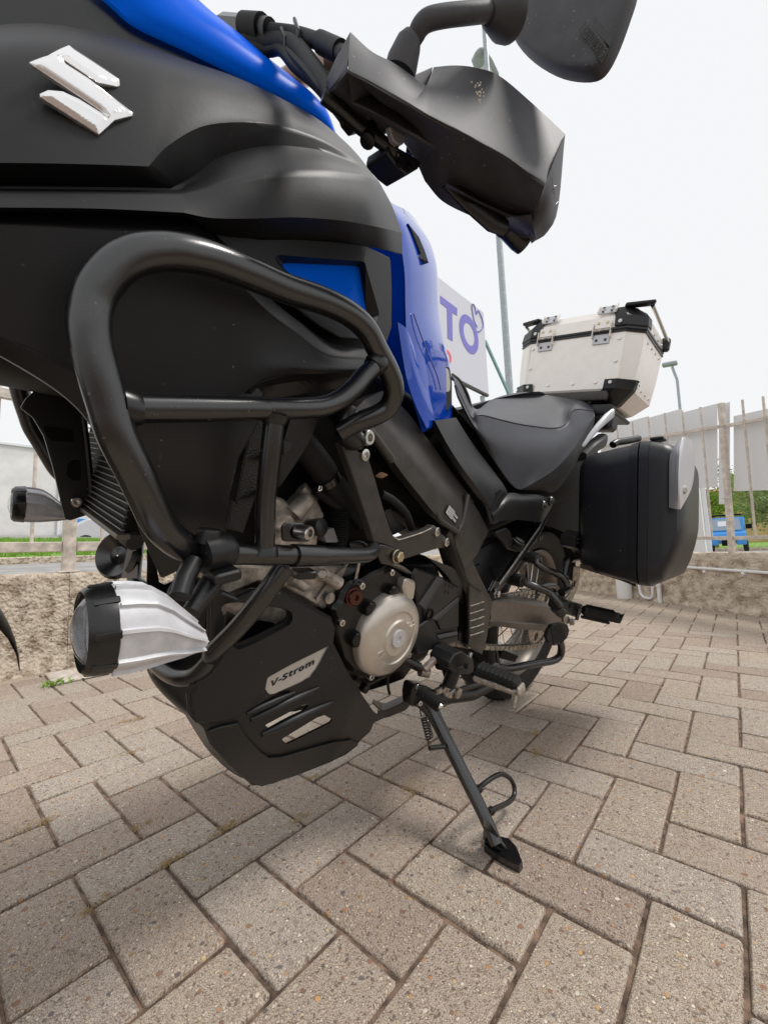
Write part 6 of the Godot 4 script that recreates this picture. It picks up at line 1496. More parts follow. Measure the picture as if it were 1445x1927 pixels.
	var pod := plate(rounded(pts2([0.3903, 0.3992, 0.3953, 0.4167, 0.4018, 0.4291, 0.407, 0.4489, 0.4027, 0.5096, 0.3991, 0.5333, 0.41, 0.5389, 0.429, 0.5307, 0.4458, 0.5397, 0.486, 0.5356, 0.5323, 0.5117, 0.5851, 0.4822, 0.5956, 0.464, 0.5958, 0.4406, 0.5896, 0.4376, 0.5201, 0.4223, 0.4839, 0.4121, 0.4826, 0.3963, 0.4557, 0.3694, 0.4375, 0.3643, 0.4207, 0.3616, 0.4026, 0.3638, 0.3945, 0.3745, 0.39, 0.3893]), 0.004, 3), 0.008, 0.003, Transform3D(Basis.IDENTITY, Vector3(0, 0, 0.0075)), [rounded(pts2([0.41, 0.522, 0.4294, 0.5263, 0.4629, 0.521, 0.4952, 0.5114, 0.5083, 0.5038, 0.5117, 0.493, 0.5067, 0.4851, 0.4692, 0.4724, 0.4362, 0.4613, 0.4245, 0.4702, 0.4192, 0.4918]), 0.006, 3)])
	part(sk, "upper_pod", skid_warp(pod), M.plastic, 32)
	var lip := plate(rounded(pts2([0.4224, 0.327, 0.4459, 0.2936, 0.4896, 0.2381, 0.5251, 0.2028, 0.5968, 0.1842, 0.7225, 0.1637, 0.7638, 0.1667, 0.7165, 0.2059, 0.6604, 0.2308, 0.5424, 0.2557, 0.5181, 0.2669, 0.4963, 0.2898, 0.4638, 0.3321, 0.4494, 0.3561, 0.4278, 0.3552, 0.4141, 0.3502]), 0.004, 3), 0.006, 0.0025, Transform3D(Basis.IDENTITY, Vector3(0, 0, 0.005)))
	part(sk, "lower_lip", skid_warp(lip), M.plastic, 32)
	part(sk, "tail_ledge", sheet([
		[0.7056, 0.3104, 0.155, 0.7328, 0.287, 0.15, 0.7521, 0.2754, 0.148, 0.7876, 0.2736, 0.147, 0.8189, 0.2779, 0.148, 0.8454, 0.2848, 0.15],
		[0.7405, 0.2903, 0.125, 0.7653, 0.2746, 0.12, 0.7916, 0.2613, 0.115, 0.825, 0.2618, 0.115, 0.8561, 0.2663, 0.118, 0.8748, 0.278, 0.125]], 4, 2, Vector3(0, -0.003, 0)), M.plastic)
	# badge with its lettering
	var bp := skid_warp(plate(rounded(pts2([0.5912, 0.4367, 0.5607, 0.3916, 0.4999, 0.3821, 0.4906, 0.3853, 0.4838, 0.3954, 0.4833, 0.4122, 0.5202, 0.4218]), 0.003, 3), 0.0015, 0.0004))
	bp.warp(func(p: Vector3) -> Vector3: return p + Vector3(0, 0, 0.0012))
	var badge := part(sk, "badge", bp, M.badge)
	part(badge, "badge_rim", tube(cr(pts([0.5193, 0.4209, 0.1495, 0.4862, 0.4116, 0.1495, 0.4852, 0.3958, 0.1485, 0.4929, 0.3855, 0.1475, 0.5009, 0.3832, 0.1475, 0.559, 0.3937, 0.149, 0.588, 0.4361, 0.1495]), 4), 0.0009, 5), M.grey)
	var tm := TextMesh.new()
	var sf := SystemFont.new(); sf.font_names = PackedStringArray(["Droid Sans"]); sf.font_weight = 700
	tm.font = sf; tm.text = "V-Strom"; tm.font_size = 32; tm.pixel_size = 0.001; tm.depth = 0.001
	var p0: Vector3 = Vector3(0.4934, 0.3948, 0.1495); var p1: Vector3 = Vector3(0.5661, 0.412, 0.1505)
	var w := tm.get_aabb().size
	var bx := (p1 - p0); var sx := bx.length() / w.x
	var up := Vector3(-bx.y, bx.x, 0).normalized()
	var sy := 0.0085 / w.y
	var t := MeshInstance3D.new(); t.name = "lettering"; t.mesh = tm; t.material_override = M.ink
	t.transform = Transform3D(Basis(bx.normalized() * sx, (up + bx.normalized() * 0.35) * sy, Vector3(0, 0, 0.6)), p0 + bx * 0.5 + up * 0.0045)
	badge.add_child(t, true)
	# screws
	bolt(sk, Vector3(0.5594, 0.4708, 0.146), Vector3(0, 0, 1), 0.0075, M.zinc, 0.005)
	part(sk, "screw_recess", lathe(Vector3(0.5606, 0.4692, 0.1485), Vector3(0, 0, 1), [-0.001, 0.0135, 0.0012, 0.0135, 0.0014, 0.012, -0.0005, 0.0105], 24, false), M.black)
	bolt(sk, Vector3(0.7028, 0.2279, 0.106), Vector3(0, -0.3, 1), 0.005, M.steel, 0.004)
	part(sk, "screw_recess", lathe(Vector3(0.7069, 0.2251, 0.105), Vector3(0, -0.3, 1), [-0.001, 0.0095, 0.0015, 0.0095, 0.0016, 0.008, 0.0, 0.007], 20, false), M.black)


func controls() -> void:
	var g := part(bike, "hand_guard", sheet([
		[0.3878, 1.0756, 0.302, 0.4062, 1.0696, 0.311, 0.4268, 1.0698, 0.321, 0.4589, 1.0714, 0.329, 0.4846, 1.12, 0.309, 0.5003, 1.1265, 0.322, 0.5172, 1.1304, 0.335, 0.5424, 1.1346, 0.348, 0.5843, 1.1301, 0.365, 0.6205, 1.1116, 0.39],
		[0.382, 1.0531, 0.312, 0.3973, 1.0495, 0.321, 0.4153, 1.0471, 0.331, 0.4412, 1.0451, 0.339, 0.4632, 1.073, 0.331, 0.4863, 1.0773, 0.345, 0.5085, 1.0792, 0.358, 0.5327, 1.078, 0.372, 0.5675, 1.0753, 0.386, 0.5962, 1.075, 0.399],
		[0.3768, 1.0282, 0.322, 0.3894, 1.0257, 0.331, 0.4051, 1.0234, 0.341, 0.4243, 1.023, 0.349, 0.442, 1.0257, 0.354, 0.4705, 1.0235, 0.37, 0.4919, 1.0217, 0.382, 0.5121, 1.0195, 0.393, 0.533, 1.0164, 0.403, 0.5636, 1.0247, 0.409],
		[0.3762, 1.0236, 0.323, 0.3893, 1.0215, 0.332, 0.4045, 1.0183, 0.342, 0.4235, 1.0182, 0.35, 0.4415, 1.0196, 0.355, 0.471, 1.0189, 0.37, 0.4925, 1.017, 0.382, 0.5141, 1.0162, 0.392, 0.5335, 1.0119, 0.402, 0.5566, 1.0113, 0.411],
		[0.3795, 1.0241, 0.321, 0.3918, 1.0212, 0.33, 0.4073, 1.0181, 0.34, 0.4276, 1.0188, 0.347, 0.4453, 1.0195, 0.352, 0.4741, 1.0179, 0.367, 0.4973, 1.0174, 0.378, 0.5182, 1.0153, 0.389, 0.5385, 1.0122, 0.398, 0.5596, 1.0092, 0.408],
		[0.3989, 1.0364, 0.312, 0.4122, 1.0305, 0.32, 0.428, 1.0301, 0.327, 0.4443, 1.0284, 0.334, 0.4623, 1.0233, 0.338, 0.4898, 1.0188, 0.348, 0.5213, 1.0168, 0.36, 0.5417, 1.014, 0.37, 0.5598, 1.0108, 0.382, 0.5716, 1.0061, 0.398],
		[0.4203, 1.0485, 0.302, 0.4358, 1.0457, 0.308, 0.4508, 1.0455, 0.312, 0.4685, 1.0375, 0.316, 0.484, 1.0254, 0.318, 0.5082, 1.0156, 0.326, 0.5498, 1.0196, 0.336, 0.5724, 1.02, 0.346, 0.59, 1.017, 0.36, 0.5856, 1.0081, 0.384]], 5, 4, Vector3(0.022, 0.003, -0.02), [], [3, 4]), M.guard, 30)
	part(g, "end_facet", sheet([
		[0.5564, 1.0117, 0.411, 0.5679, 1.0069, 0.4, 0.5856, 1.0081, 0.384],
		[0.5757, 1.0519, 0.407, 0.5894, 1.0148, 0.402, 0.5917, 0.9982, 0.386],
		[0.6109, 1.1027, 0.395, 0.6313, 1.0297, 0.39, 0.6115, 1.0003, 0.38]], 5, 5, Vector3(0.012, 0.002, -0.011)), M.guard, 30)
	part(g, "lower_return", sheet([
		[0.4925, 1.0007, 0.34, 0.5315, 1.004, 0.35, 0.5523, 1.0038, 0.36, 0.571, 1.0025, 0.372, 0.5787, 1.003, 0.388],
		[0.5162, 1.016, 0.325, 0.5575, 1.0177, 0.335, 0.5815, 1.0162, 0.345, 0.6015, 1.0106, 0.36, 0.6044, 0.9948, 0.384],
		[0.5385, 1.0316, 0.31, 0.5838, 1.0331, 0.32, 0.6107, 1.0312, 0.33, 0.6349, 1.0193, 0.345, 0.6454, 1.0227, 0.36]], 4, 3, Vector3(0.001, 0.002, 0), [1]), M.guard, 30)
	part(g, "inner_block", sheet([
		[0.3891, 1.0779, 0.3, 0.3832, 1.0518, 0.311, 0.3786, 1.0275, 0.32, 0.3985, 1.037, 0.311, 0.4203, 1.0485, 0.302, 0.4379, 1.0463, 0.308, 0.4522, 1.0461, 0.312],
		[0.3867, 1.064, 0.288, 0.3824, 1.042, 0.298, 0.3827, 1.0306, 0.3, 0.3999, 1.0332, 0.299, 0.4198, 1.036, 0.298, 0.4331, 1.0341, 0.306, 0.4483, 1.0399, 0.314],
		[0.387, 1.0523, 0.275, 0.3881, 1.0457, 0.278, 0.3898, 1.0406, 0.28, 0.4043, 1.0383, 0.284, 0.4265, 1.0334, 0.29, 0.4366, 1.028, 0.296, 0.4428, 1.0362, 0.304]], 4, 4, Vector3(0.002, 0, -0.003), [1]), M.guard, 35)
	part(g, "lit_facet", plate(pts2([0.4572, 1.0878, 0.4622, 1.0959, 0.4829, 1.1188, 0.4814, 1.098, 0.477, 1.0941]), 0.004, 0.001, Transform3D(Basis.IDENTITY, Vector3(0, 0, 0.31))), M.grey)  # grey plate paints in the brightness of the guard's upturned facet
	part(g, "inner_tab", plate(pts2([0.4305, 1.0216, 0.4381, 1.0324, 0.4543, 1.0414, 0.4529, 1.0355, 0.4508, 1.0275, 0.4509, 1.021, 0.4442, 1.0157, 0.4381, 1.0148]), 0.006, 0.001, Transform3D(Basis.IDENTITY, Vector3(0, 0, 0.318))), M.grey)
	# scratches: light scars on the outer corner and a bird dropping
	var sc := MB.new()
	var rng := RandomNumberGenerator.new(); rng.seed = 91
	var s0: Vector3 = Vector3(0.5629, 1.018, 0.4125); var s1: Vector3 = Vector3(0.5928, 1.0145, 0.4045)
	for k in 16:
		var p := s0.lerp(s1, rng.randf()) + Vector3(rng.randfn(0, 0.0025), 0, 0.0022)
		sc.add(tube(PackedVector3Array([p, p + Vector3(rng.randfn(0, 0.002), rng.randfn(0.003, 0.002), 0.0002)]), 0.0004, 4))
	part(g, "scratches", sc, M.grey).set_meta("kind", "stuff")
	var dr := MB.new()
	for k in 26:
		var p: Vector3 = Vector3(0.4682, 1.0433, 0.3835) + Vector3(rng.randfn(0, 0.004), rng.randfn(0, 0.004), 0.002)
		dr.add(lathe(p, Vector3(-0.5, 0.2, 1), [0, 0.0007, 0.0004, 0.0005, 0.0005, 0.0001], 6, false))
	part(g, "droppings", dr, M.cream).set_meta("kind", "stuff")
	# handlebar, grip, lever, switches
	var hb := part(bike, "handlebar", tube(cr(pts([0.52, 1.1, 0.25, 0.55, 1.09, 0.28, 0.62, 1.06, 0.35]), 5), 0.0112, 16), M.satin_clean)
	part(hb, "bar_tube", tube(cr(pts([0.446, 1.2156, 0.03, 0.4532, 1.2115, 0.08, 0.4556, 1.1982, 0.125, 0.4512, 1.1727, 0.18]), 4), 0.0135, 16), M.fork)
	part(hb, "grip", ribbed(Vector3(0.54, 1.09, 0.27), Vector3(0.64, 1.055, 0.37), 0.0165, 10, 0.0008), M.rubber)
	part(hb, "bar_end", lathe(Vector3(0.6246, 1.025, 0.34), Vector3(0.6468, 1.0165, 0.35) - Vector3(0.6246, 1.025, 0.34), [-0.01, 0.0125, 0.012, 0.0135, 0.022, 0.0125, 0.023, 0.0001], 20, false), M.satin_clean)
	part(hb, "bar_end", lathe(Vector3(0.6005, 1.029, 0.335), Vector3(0.6246, 1.025, 0.34) - Vector3(0.6005, 1.029, 0.335), [-0.012, 0.0125, 0.014, 0.0135], 20), M.rubber)
	part(hb, "clutch_lever", loft([ell(Vector3(0.5091, 1.0189, 0.325), Vector3(0, 0.002, 0.004), Vector3(0, 0.004, 0), 12), ell(Vector3(0.5311, 1.007, 0.34), Vector3(0, 0.002, 0.005), Vector3(0, 0.009, 0), 12), ell(Vector3(0.5617, 1.0011, 0.352), Vector3(0, 0.002, 0.006), Vector3(0, 0.012, 0), 12), ell(Vector3(0.5767, 0.9979, 0.36), Vector3(0, 0.002, 0.005), Vector3(0, 0.008, 0), 12)]), M.satin_clean)
	var sw := part(hb, "switch_block", plate(rounded(pts2([0.4395, 1.0186, 0.475, 1.0285, 0.4863, 1.0305, 0.4824, 1.0218, 0.4686, 1.0068, 0.4552, 1.0056, 0.438, 1.0078]), 0.004), 0.03, 0.003, Transform3D(Basis.IDENTITY, Vector3(0, 0, 0.31))), M.pannier)
	part(sw, "switch", box(Vector3(0.006, 0.006, 0.004), 0.001, Transform3D(Basis.IDENTITY, Vector3(0.4548, 1.0083, 0.311))), M.black)
	part(sw, "switch", box(Vector3(0.006, 0.006, 0.004), 0.001, Transform3D(Basis.IDENTITY, Vector3(0.4685, 1.0144, 0.311))), M.black)
	part(hb, "clamp_screw", lathe(Vector3(0.4268, 1.0219, 0.295), Vector3(-0.3, -0.9, 0.2), [-0.012, 0.007, 0.008, 0.007, 0.0085, 0.004], 14), M.satin_clean)
	part(hb, "lever_mount", tube(cr(pts([0.3826, 1.0326, 0.28, 0.4, 1.0303, 0.285, 0.4187, 1.0268, 0.29, 0.4342, 1.0213, 0.3, 0.4503, 1.0159, 0.31]), 4), 0.0062, 10), M.satin_clean)
	part(hb, "mount_bracket", plate(rounded(pts2([0.4019, 1.0301, 0.4168, 1.0345, 0.4307, 1.0361, 0.4166, 1.023, 0.4073, 1.0245]), 0.003), 0.012, 0.001, Transform3D(Basis.IDENTITY, Vector3(0, 0, 0.288))), M.satin_clean)
	# cables and hoses from behind the cowl
	var h1 := part(bike, "brake_hose", tube(cr(pts([0.3657, 1.2139, 0.06, 0.3799, 1.2051, 0.09, 0.3929, 1.1881, 0.13, 0.4059, 1.1704, 0.17, 0.4083, 1.1417, 0.21, 0.4079, 1.1181, 0.24, 0.4033, 1.0839, 0.275]), 5), 0.0068, 12), M.rubber)
	part(h1, "hose_sleeve", tube(pts([0.3821, 1.204, 0.094, 0.391, 1.1925, 0.122]), 0.0135, 18), M.rubber)
	part(h1, "hose_sleeve", tube(pts([0.391, 1.1925, 0.122, 0.3943, 1.1866, 0.134]), 0.0105, 16), M.plastic)
	part(h1, "hose_sleeve", tube(pts([0.4079, 1.132, 0.222, 0.4059, 1.0964, 0.264]), 0.0092, 14), M.rubber)
	part(h1, "hex_nut", lathe(Vector3(0.3678, 1.2115, 0.066), Vector3(0.3821, 1.204, 0.094) - Vector3(0.3678, 1.2115, 0.066), [0, 0.0115, 0.055, 0.0115], 6), M.grey)
	var h2 := part(bike, "wiring_loom", tube(cr(pts([0.3772, 1.1919, 0.08, 0.3924, 1.1852, 0.115, 0.402, 1.171, 0.15, 0.4047, 1.1496, 0.18, 0.4026, 1.1113, 0.215, 0.4001, 1.0833, 0.24, 0.3983, 1.0478, 0.27]), 5), 0.0092, 12), M.rubber)
	part(h2, "loom_branch", tube(cr(pts([0.3868, 1.1866, 0.09, 0.3977, 1.1737, 0.125, 0.4009, 1.1625, 0.15, 0.3999, 1.1217, 0.19, 0.3998, 1.0808, 0.235, 0.3997, 1.0499, 0.265, 0.4049, 1.0275, 0.285]), 5), [0.0095, 0.01, 0.0105, 0.0098, 0.008, 0.006], 12), M.rubber)
	part(h2, "loom_branch", tube(cr(pts([0.4022, 1.1644, 0.155, 0.3967, 1.1281, 0.19, 0.3936, 1.0872, 0.23, 0.3941, 1.0548, 0.26, 0.4046, 1.0289, 0.285]), 5), 0.0038, 8), M.rubber)
	for q in [[Vector3(0.3995, 1.1724, 0.152), Vector3(0.4031, 1.145, 0.16)], [Vector3(0.4031, 1.1724, 0.172), Vector3(0.4059, 1.1413, 0.18)]]:
		part(h2, "cable_tie", tube(PackedVector3Array([q[0] + Vector3(-0.004, 0.002, 0.006), (q[0] + q[1]) / 2 + Vector3(-0.006, 0, 0.013), q[1] + Vector3(-0.004, 0, 0.006)]), 0.0022, 6), M.satin_clean)
	# mirror
	var mi := part(bike, "mirror", mirror_shell(), M.guard, 40)
	part(mi, "stalk", tube(cr(pts([0.4444, 1.103, 0.315, 0.445, 1.1091, 0.32, 0.4455, 1.1149, 0.325, 0.4498, 1.1208, 0.33, 0.463, 1.1308, 0.337, 0.4833, 1.1453, 0.345, 0.5116, 1.1677, 0.352]), 5), [0.0078, 0.0074, 0.0072, 0.0074, 0.0076, 0.0076, 0.0078, 0.008], 14), M.guard)
	part(mi, "boot", tube(pts([0.4427, 1.0818, 0.308, 0.4426, 1.0902, 0.31, 0.443, 1.1034, 0.315, 0.4442, 1.1081, 0.318]), [0.0145, 0.0145, 0.0118, 0.009], 18), M.guard)
	part(mi, "stalk_cone", lathe(Vector3(0.5052, 1.1604, 0.351), Vector3(0.5315, 1.1804, 0.356) - Vector3(0.5052, 1.1604, 0.351), [0, 0.0085, 0.004, 0.012, 0.024, 0.0205, 0.033, 0.0215], 24), M.guard)
	var gl := PackedVector2Array()
	for p in mirror_rim(0.93): gl.append(p)
	part(mi, "glass", plate(gl, 0.003, 0.0005, Transform3D(Basis(Vector3(0, 0, 1), Vector3(0, 1, 0), Vector3(-1, 0, 0)), Vector3(0.604, 0, 0))), M.chrome)
	for q in [[0.4142, 1.1909, 0.4407, 1.1489, 0.4383, 1.1438, 0.41, 1.1851], [0.4084, 1.1845, 0.4377, 1.1421, 0.4332, 1.1328, 0.4044, 1.1771]]:
		var lp := part(mi, "marking_plate", plate(pts2(q), 0.002, 0.0003, Transform3D(Basis(Vector3(0, 0, 1), Vector3(0, 1, 0), Vector3(-1, 0, 0)), Vector3(0.5845, 0, 0))), M.plastic)
	var tm := TextMesh.new()
	var sf := SystemFont.new(); sf.font_names = PackedStringArray(["Droid Sans"])
	tm.font = sf; tm.text = "L (E3) 003076"; tm.font_size = 16; tm.pixel_size = 0.0005; tm.depth = 0.001
	var a0: Vector3 = Vector3(0.7969, 1.4227, 0.3); var a := pts2([0.4088, 1.1778, 0.4359, 1.1362])
	var ti := MeshInstance3D.new(); ti.name = "embossed_text"; ti.mesh = tm; ti.material_override = M.frame
	var dd := Vector3(0, a[1].y - a[0].y, a[1].x - a[0].x)
	var k := dd.length() / tm.get_aabb().size.x
	ti.transform = Transform3D(Basis(dd.normalized() * k, Vector3(-1, 0, 0).cross(dd.normalized()) * k * 1.2, Vector3(-1, 0, 0) * 0.5), Vector3(0.582, a[0].y, a[0].x) + dd / 2)
	mi.add_child(ti, true)

func mirror_rim(k: float) -> PackedVector2Array:
	var p := smooth2(pts2([0.3035, 1.284, 0.3064, 1.26, 0.3233, 1.2275, 0.3491, 1.1936, 0.3791, 1.1628, 0.4033, 1.144, 0.4248, 1.1329, 0.4352, 1.1364, 0.4424, 1.1524, 0.4475, 1.174, 0.4506, 1.1932, 0.449, 1.2168, 0.4363, 1.2422, 0.4069, 1.2707, 0.3541, 1.3083, 0.3132, 1.3231, 0.3022, 1.307]), 3)
	var c := Vector2.ZERO
	for q in p: c += q / p.size()
	var r := PackedVector2Array()
	for q in p: r.append(c + (q - c) * k)
	return r
func mirror_shell() -> MB:
	var m := MB.new()
	var rows := []
	for q in [[0.97, 0.604], [1.0, 0.602], [1.0, 0.596], [0.985, 0.59], [0.95, 0.5865], [0.88, 0.585], [0.6, 0.5845], [0.3, 0.584]]:
		var r := PackedVector3Array()
		for p in mirror_rim(q[0]): r.append(Vector3(q[1], p.y, p.x))
		rows.append(r)
	m.grid(rows, true)
	var c := Vector3.ZERO
	for p in rows[-1]: c += p / rows[-1].size()
	m.fan(rows[-1], c)
	return m

const AXLE := Vector3(1.572, 0.321, 0)
func rear_end() -> void:
	var w := part(bike, "rear_wheel", wheel_tyre(AXLE, 0.321, 0.074, 0.222), M.rubber, 40)
	for k in 44:   # tread grooves
		var a := TAU * k / 44.0
		for s in [-1, 1]:
			var p0 := AXLE + Vector3(cos(a) * 0.3195, sin(a) * 0.3195, 0.018 * s); var p1 := AXLE + Vector3(cos(a + 0.09) * 0.3125, sin(a + 0.09) * 0.3125, 0.046 * s)
			if sin(a) < 0.4 and cos(a) < 0.3 or k % 2 == 0:
				part(w, "tread_groove", bar(p0, p1, 0.004, 0.004, 0.0005, Vector3(cos(a), sin(a), 0)), M.black)
	var rim := part(w, "rim", lathe(AXLE, Vector3(0, 0, 1), [-0.058, 0.228, -0.062, 0.222, -0.056, 0.213, -0.045, 0.206, -0.02, 0.198, 0.02, 0.198, 0.045, 0.206, 0.056, 0.213, 0.062, 0.222, 0.058, 0.228], 72, false), M.swingarm)
	var hub := part(w, "hub", lathe(AXLE, Vector3(0, 0, 1), [-0.08, 0.03, -0.06, 0.055, -0.04, 0.04, 0.04, 0.04, 0.06, 0.055, 0.08, 0.03], 30), M.engine_black)
	for k in 36:
		var a := TAU * k / 36.0
		var s := 1.0 if k % 2 else -1.0
		var d := 0.32 if (k / 2) % 2 else -0.32
		part(w, "spoke", tube(PackedVector3Array([AXLE + Vector3(cos(a + d) * 0.05, sin(a + d) * 0.05, 0.045 * s), AXLE + Vector3(cos(a) * 0.2, sin(a) * 0.2, 0.012 * s)]), 0.0018, 6), M.steel)
	var spk := PackedVector2Array()
	for k in 45:
		for q in [[0.0, 0.094], [0.25, 0.094], [0.42, 0.101], [0.58, 0.101], [0.75, 0.094]]:
			var a: float = TAU * (k + q[0]) / 45.0
			spk.append(Vector2(cos(a), sin(a)) * q[1])
	var holes := []
	for k in 6:
		var h := PackedVector2Array()
		var a0 := TAU * k / 6.0 + 0.3
		for j in 10:
			var a := TAU * j / 10.0
			h.append(Vector2(cos(a0), sin(a0)) * 0.068 + Vector2(cos(a), sin(a)) * 0.015)
		holes.append(h)
	part(w, "sprocket", plate(spk, 0.007, 0.0008, Transform3D(Basis.IDENTITY, AXLE + Vector3(0, 0, 0.1)), holes), M.dull_steel)
	part(w, "brake_disc", lathe(AXLE + Vector3(0, 0, -0.1), Vector3(0, 0, 1), [0, 0.07, 0.002, 0.12, 0.006, 0.12, 0.007, 0.07], 40, false), M.dull_steel)
	# raised letters on the tyre wall
	for k in 9:
		var a := 1.72 + k * 0.055
		var p := AXLE + Vector3(cos(a) * 0.278, sin(a) * 0.278, 0.0735)
		if k == 2: continue
		part(w, "tyre_letter", box(Vector3(0.008 if k % 3 else 0.005, 0.014, 0.0016), 0.0004, Transform3D(Basis(Vector3.BACK, a - PI / 2), p)), M.grey)
	# chain
	var path := PackedVector3Array()
	var fs := Vector3(0.93, 0.4, 0.097)
	var rs := AXLE + Vector3(0, 0, 0.097)
	var nlow := 46
	var down := (rs - fs).normalized().cross(Vector3(0, 0, 1)).normalized()
	if down.y > 0: down = -down
	for k in nlow + 1:
		var f := float(k) / nlow
		path.append((fs + down * 0.034).lerp(rs + down * 0.099, f) + Vector3(0, -0.014 * sin(PI * f), 0))
	for k in range(1, 22):
		var a := atan2(down.y, down.x) + k * 0.15
		path.append(rs + Vector3(cos(a), sin(a), 0) * 0.099)
	for k in nlow + 1:
		var f := float(k) / nlow
		path.append((rs - down * 0.099).lerp(fs - down * 0.034, f))
	var ch := MB.new()
	var acc := 0.0
	var li := 0
	var prev := path[0]
	for i in range(1, path.size()):
		var seg := path[i].distance_to(prev)
		if seg < 0.0155: continue
		var d := (path[i] - prev).normalized()
		var mid := prev + d * 0.0079
		var f := Transform3D(Basis(d, Vector3(0, 0, 1).cross(d).normalized(), Vector3(0, 0, 1)), mid)
		var zz := 0.0085 if li % 2 == 0 else 0.006
		for s in [-1, 1]:
			ch.add(box(Vector3(0.024, 0.0135, 0.002), 0.0012, f * Transform3D(Basis.IDENTITY, Vector3(0, 0, zz * s))))
		ch.add(lathe(prev + Vector3(0, 0, -0.01), Vector3(0, 0, 1), [0, 0.0048, 0.02, 0.0048], 8))
		prev = prev + d * 0.0158
		li += 1
	part(bike, "chain", ch, M.dull_steel)
	# swing arm
	var arm := part(bike, "swing_arm", sheet([
		[1.1386, 0.4448, 0.125, 1.2052, 0.4446, 0.127, 1.2928, 0.4307, 0.128, 1.408, 0.41, 0.13, 1.5864, 0.3711, 0.133, 1.6841, 0.3296, 0.134],
		[1.1121, 0.4448, 0.142, 1.1751, 0.4434, 0.143, 1.2601, 0.4297, 0.144, 1.3749, 0.4076, 0.145, 1.5484, 0.3696, 0.146, 1.6375, 0.3353, 0.144],
		[1.1082, 0.4419, 0.146, 1.1688, 0.4397, 0.147, 1.2554, 0.4258, 0.147, 1.3696, 0.4038, 0.148, 1.54, 0.3658, 0.148, 1.6276, 0.3332, 0.146],
		[1.1195, 0.3974, 0.146, 1.1871, 0.386, 0.147, 1.2742, 0.3686, 0.148, 1.3927, 0.3458, 0.148, 1.5502, 0.3201, 0.148, 1.6419, 0.3142, 0.146],
		[1.11, 0.3957, 0.15, 1.1803, 0.3836, 0.151, 1.2693, 0.3649, 0.151, 1.3874, 0.3418, 0.151, 1.5474, 0.3148, 0.15, 1.648, 0.3093, 0.147],
		[1.1427, 0.3727, 0.135, 1.2173, 0.3585, 0.136, 1.3085, 0.3368, 0.137, 1.4284, 0.313, 0.138, 1.569, 0.2889, 0.138, 1.6826, 0.2848, 0.136]], 4, 3, Vector3(0, 0, -0.03), [1, 2, 3, 4]), M.swingarm, 30)
	part(arm, "far_arm", zp([0.95, 0.43, 1.2, 0.41, 1.58, 0.36, 1.6, 0.3, 1.2, 0.34, 0.95, 0.37], -0.1, 0.04, 0.006, 0.01), M.swingarm)
	part(arm, "cross_brace", box(Vector3(0.06, 0.07, 0.22), 0.012, Transform3D(Basis.IDENTITY, Vector3(1.16, 0.39, 0.02))), M.swingarm)
	part(arm, "upper_brace", zp([1.7507, 0.4604, 1.8204, 0.4585, 2.1419, 0.4222, 2.1626, 0.3936, 2.0912, 0.3748, 1.9227, 0.3823, 1.7624, 0.3786], -0.06, 0.03, 0.005, 0.004), M.swingarm)
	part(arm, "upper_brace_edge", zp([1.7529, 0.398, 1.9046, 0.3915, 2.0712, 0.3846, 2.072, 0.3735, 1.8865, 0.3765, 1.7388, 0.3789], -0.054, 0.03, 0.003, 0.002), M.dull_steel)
	part(arm, "chain_adjuster", zp([1.6367, 0.3326, 1.6863, 0.3275, 1.722, 0.307, 1.7173, 0.2923, 1.6589, 0.3016], 0.15, 0.02, 0.002, 0.002), M.dull_steel)
	hexbolt(arm, Vector3(1.7019, 0.3072, 0.155), Vector3(0.2, 0, 1), 0.013, M.dull_steel, 0.014)
	part(arm, "chain_guide", zp([1.3981, 0.4347, 1.4366, 0.433, 1.4495, 0.4221, 1.4229, 0.4016, 1.4065, 0.4054], 0.09, 0.006, 0.001), M.dull_steel)
	part(arm, "chain_guard", tube(cr(pts([1.4711, 0.4229, 0.1, 1.5421, 0.4322, 0.1, 1.6246, 0.429, 0.1, 1.6684, 0.4034, 0.1, 1.622, 0.3867, 0.1]), 4), 0.012, 10), M.satin_clean)
	part(arm, "caliper", box(Vector3(0.09, 0.06, 0.05), 0.01, Transform3D(Basis.IDENTITY, Vector3(1.47, 0.36, 0.05))), M.engine_black)
	part(bike, "mud_flap", zp([1.4305, 0.213, 1.5599, 0.1644, 1.5387, 0.1476, 1.4149, 0.1883], 0.05, 0.06, 0.002, 0.002), M.black)
	# rear mudguard over the tyre
	var rows := []
	for i in 20:
		var a := lerpf(0.3, 2.3, i / 19.0)
		var r := PackedVector3Array()
		for k in 9:
			var b := lerpf(-1.1, 1.1, k / 8.0)
			r.append(AXLE + Vector3(cos(a) * (0.345 - b * b * 0.02), sin(a) * (0.345 - b * b * 0.02), b * 0.085))
		rows.append(r)
	var mg := MB.new(); mg.grid(rows)
	part(bike, "rear_mudguard", mg, M.plastic, 50)
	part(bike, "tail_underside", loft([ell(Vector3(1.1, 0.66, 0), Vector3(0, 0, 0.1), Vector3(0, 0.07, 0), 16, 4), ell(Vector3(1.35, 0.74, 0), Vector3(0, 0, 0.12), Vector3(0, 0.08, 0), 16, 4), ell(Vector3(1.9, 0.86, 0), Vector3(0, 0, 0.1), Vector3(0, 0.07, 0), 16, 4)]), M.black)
	# subframe strut, lug with rubber mount
	var sf := part(bike, "subframe_tube", tube(pts([1.3472, 0.6685, 0.14, 1.31, 0.6307, 0.145, 1.2082, 0.557, 0.15, 1.1416, 0.5117, 0.155, 1.0838, 0.4783, 0.158]), 0.0115, 14), M.satin)
	hexbolt(sf, Vector3(1.0735, 0.4785, 0.17), Vector3(0.2, 0, 1), 0.0095, M.steel, 0.01)
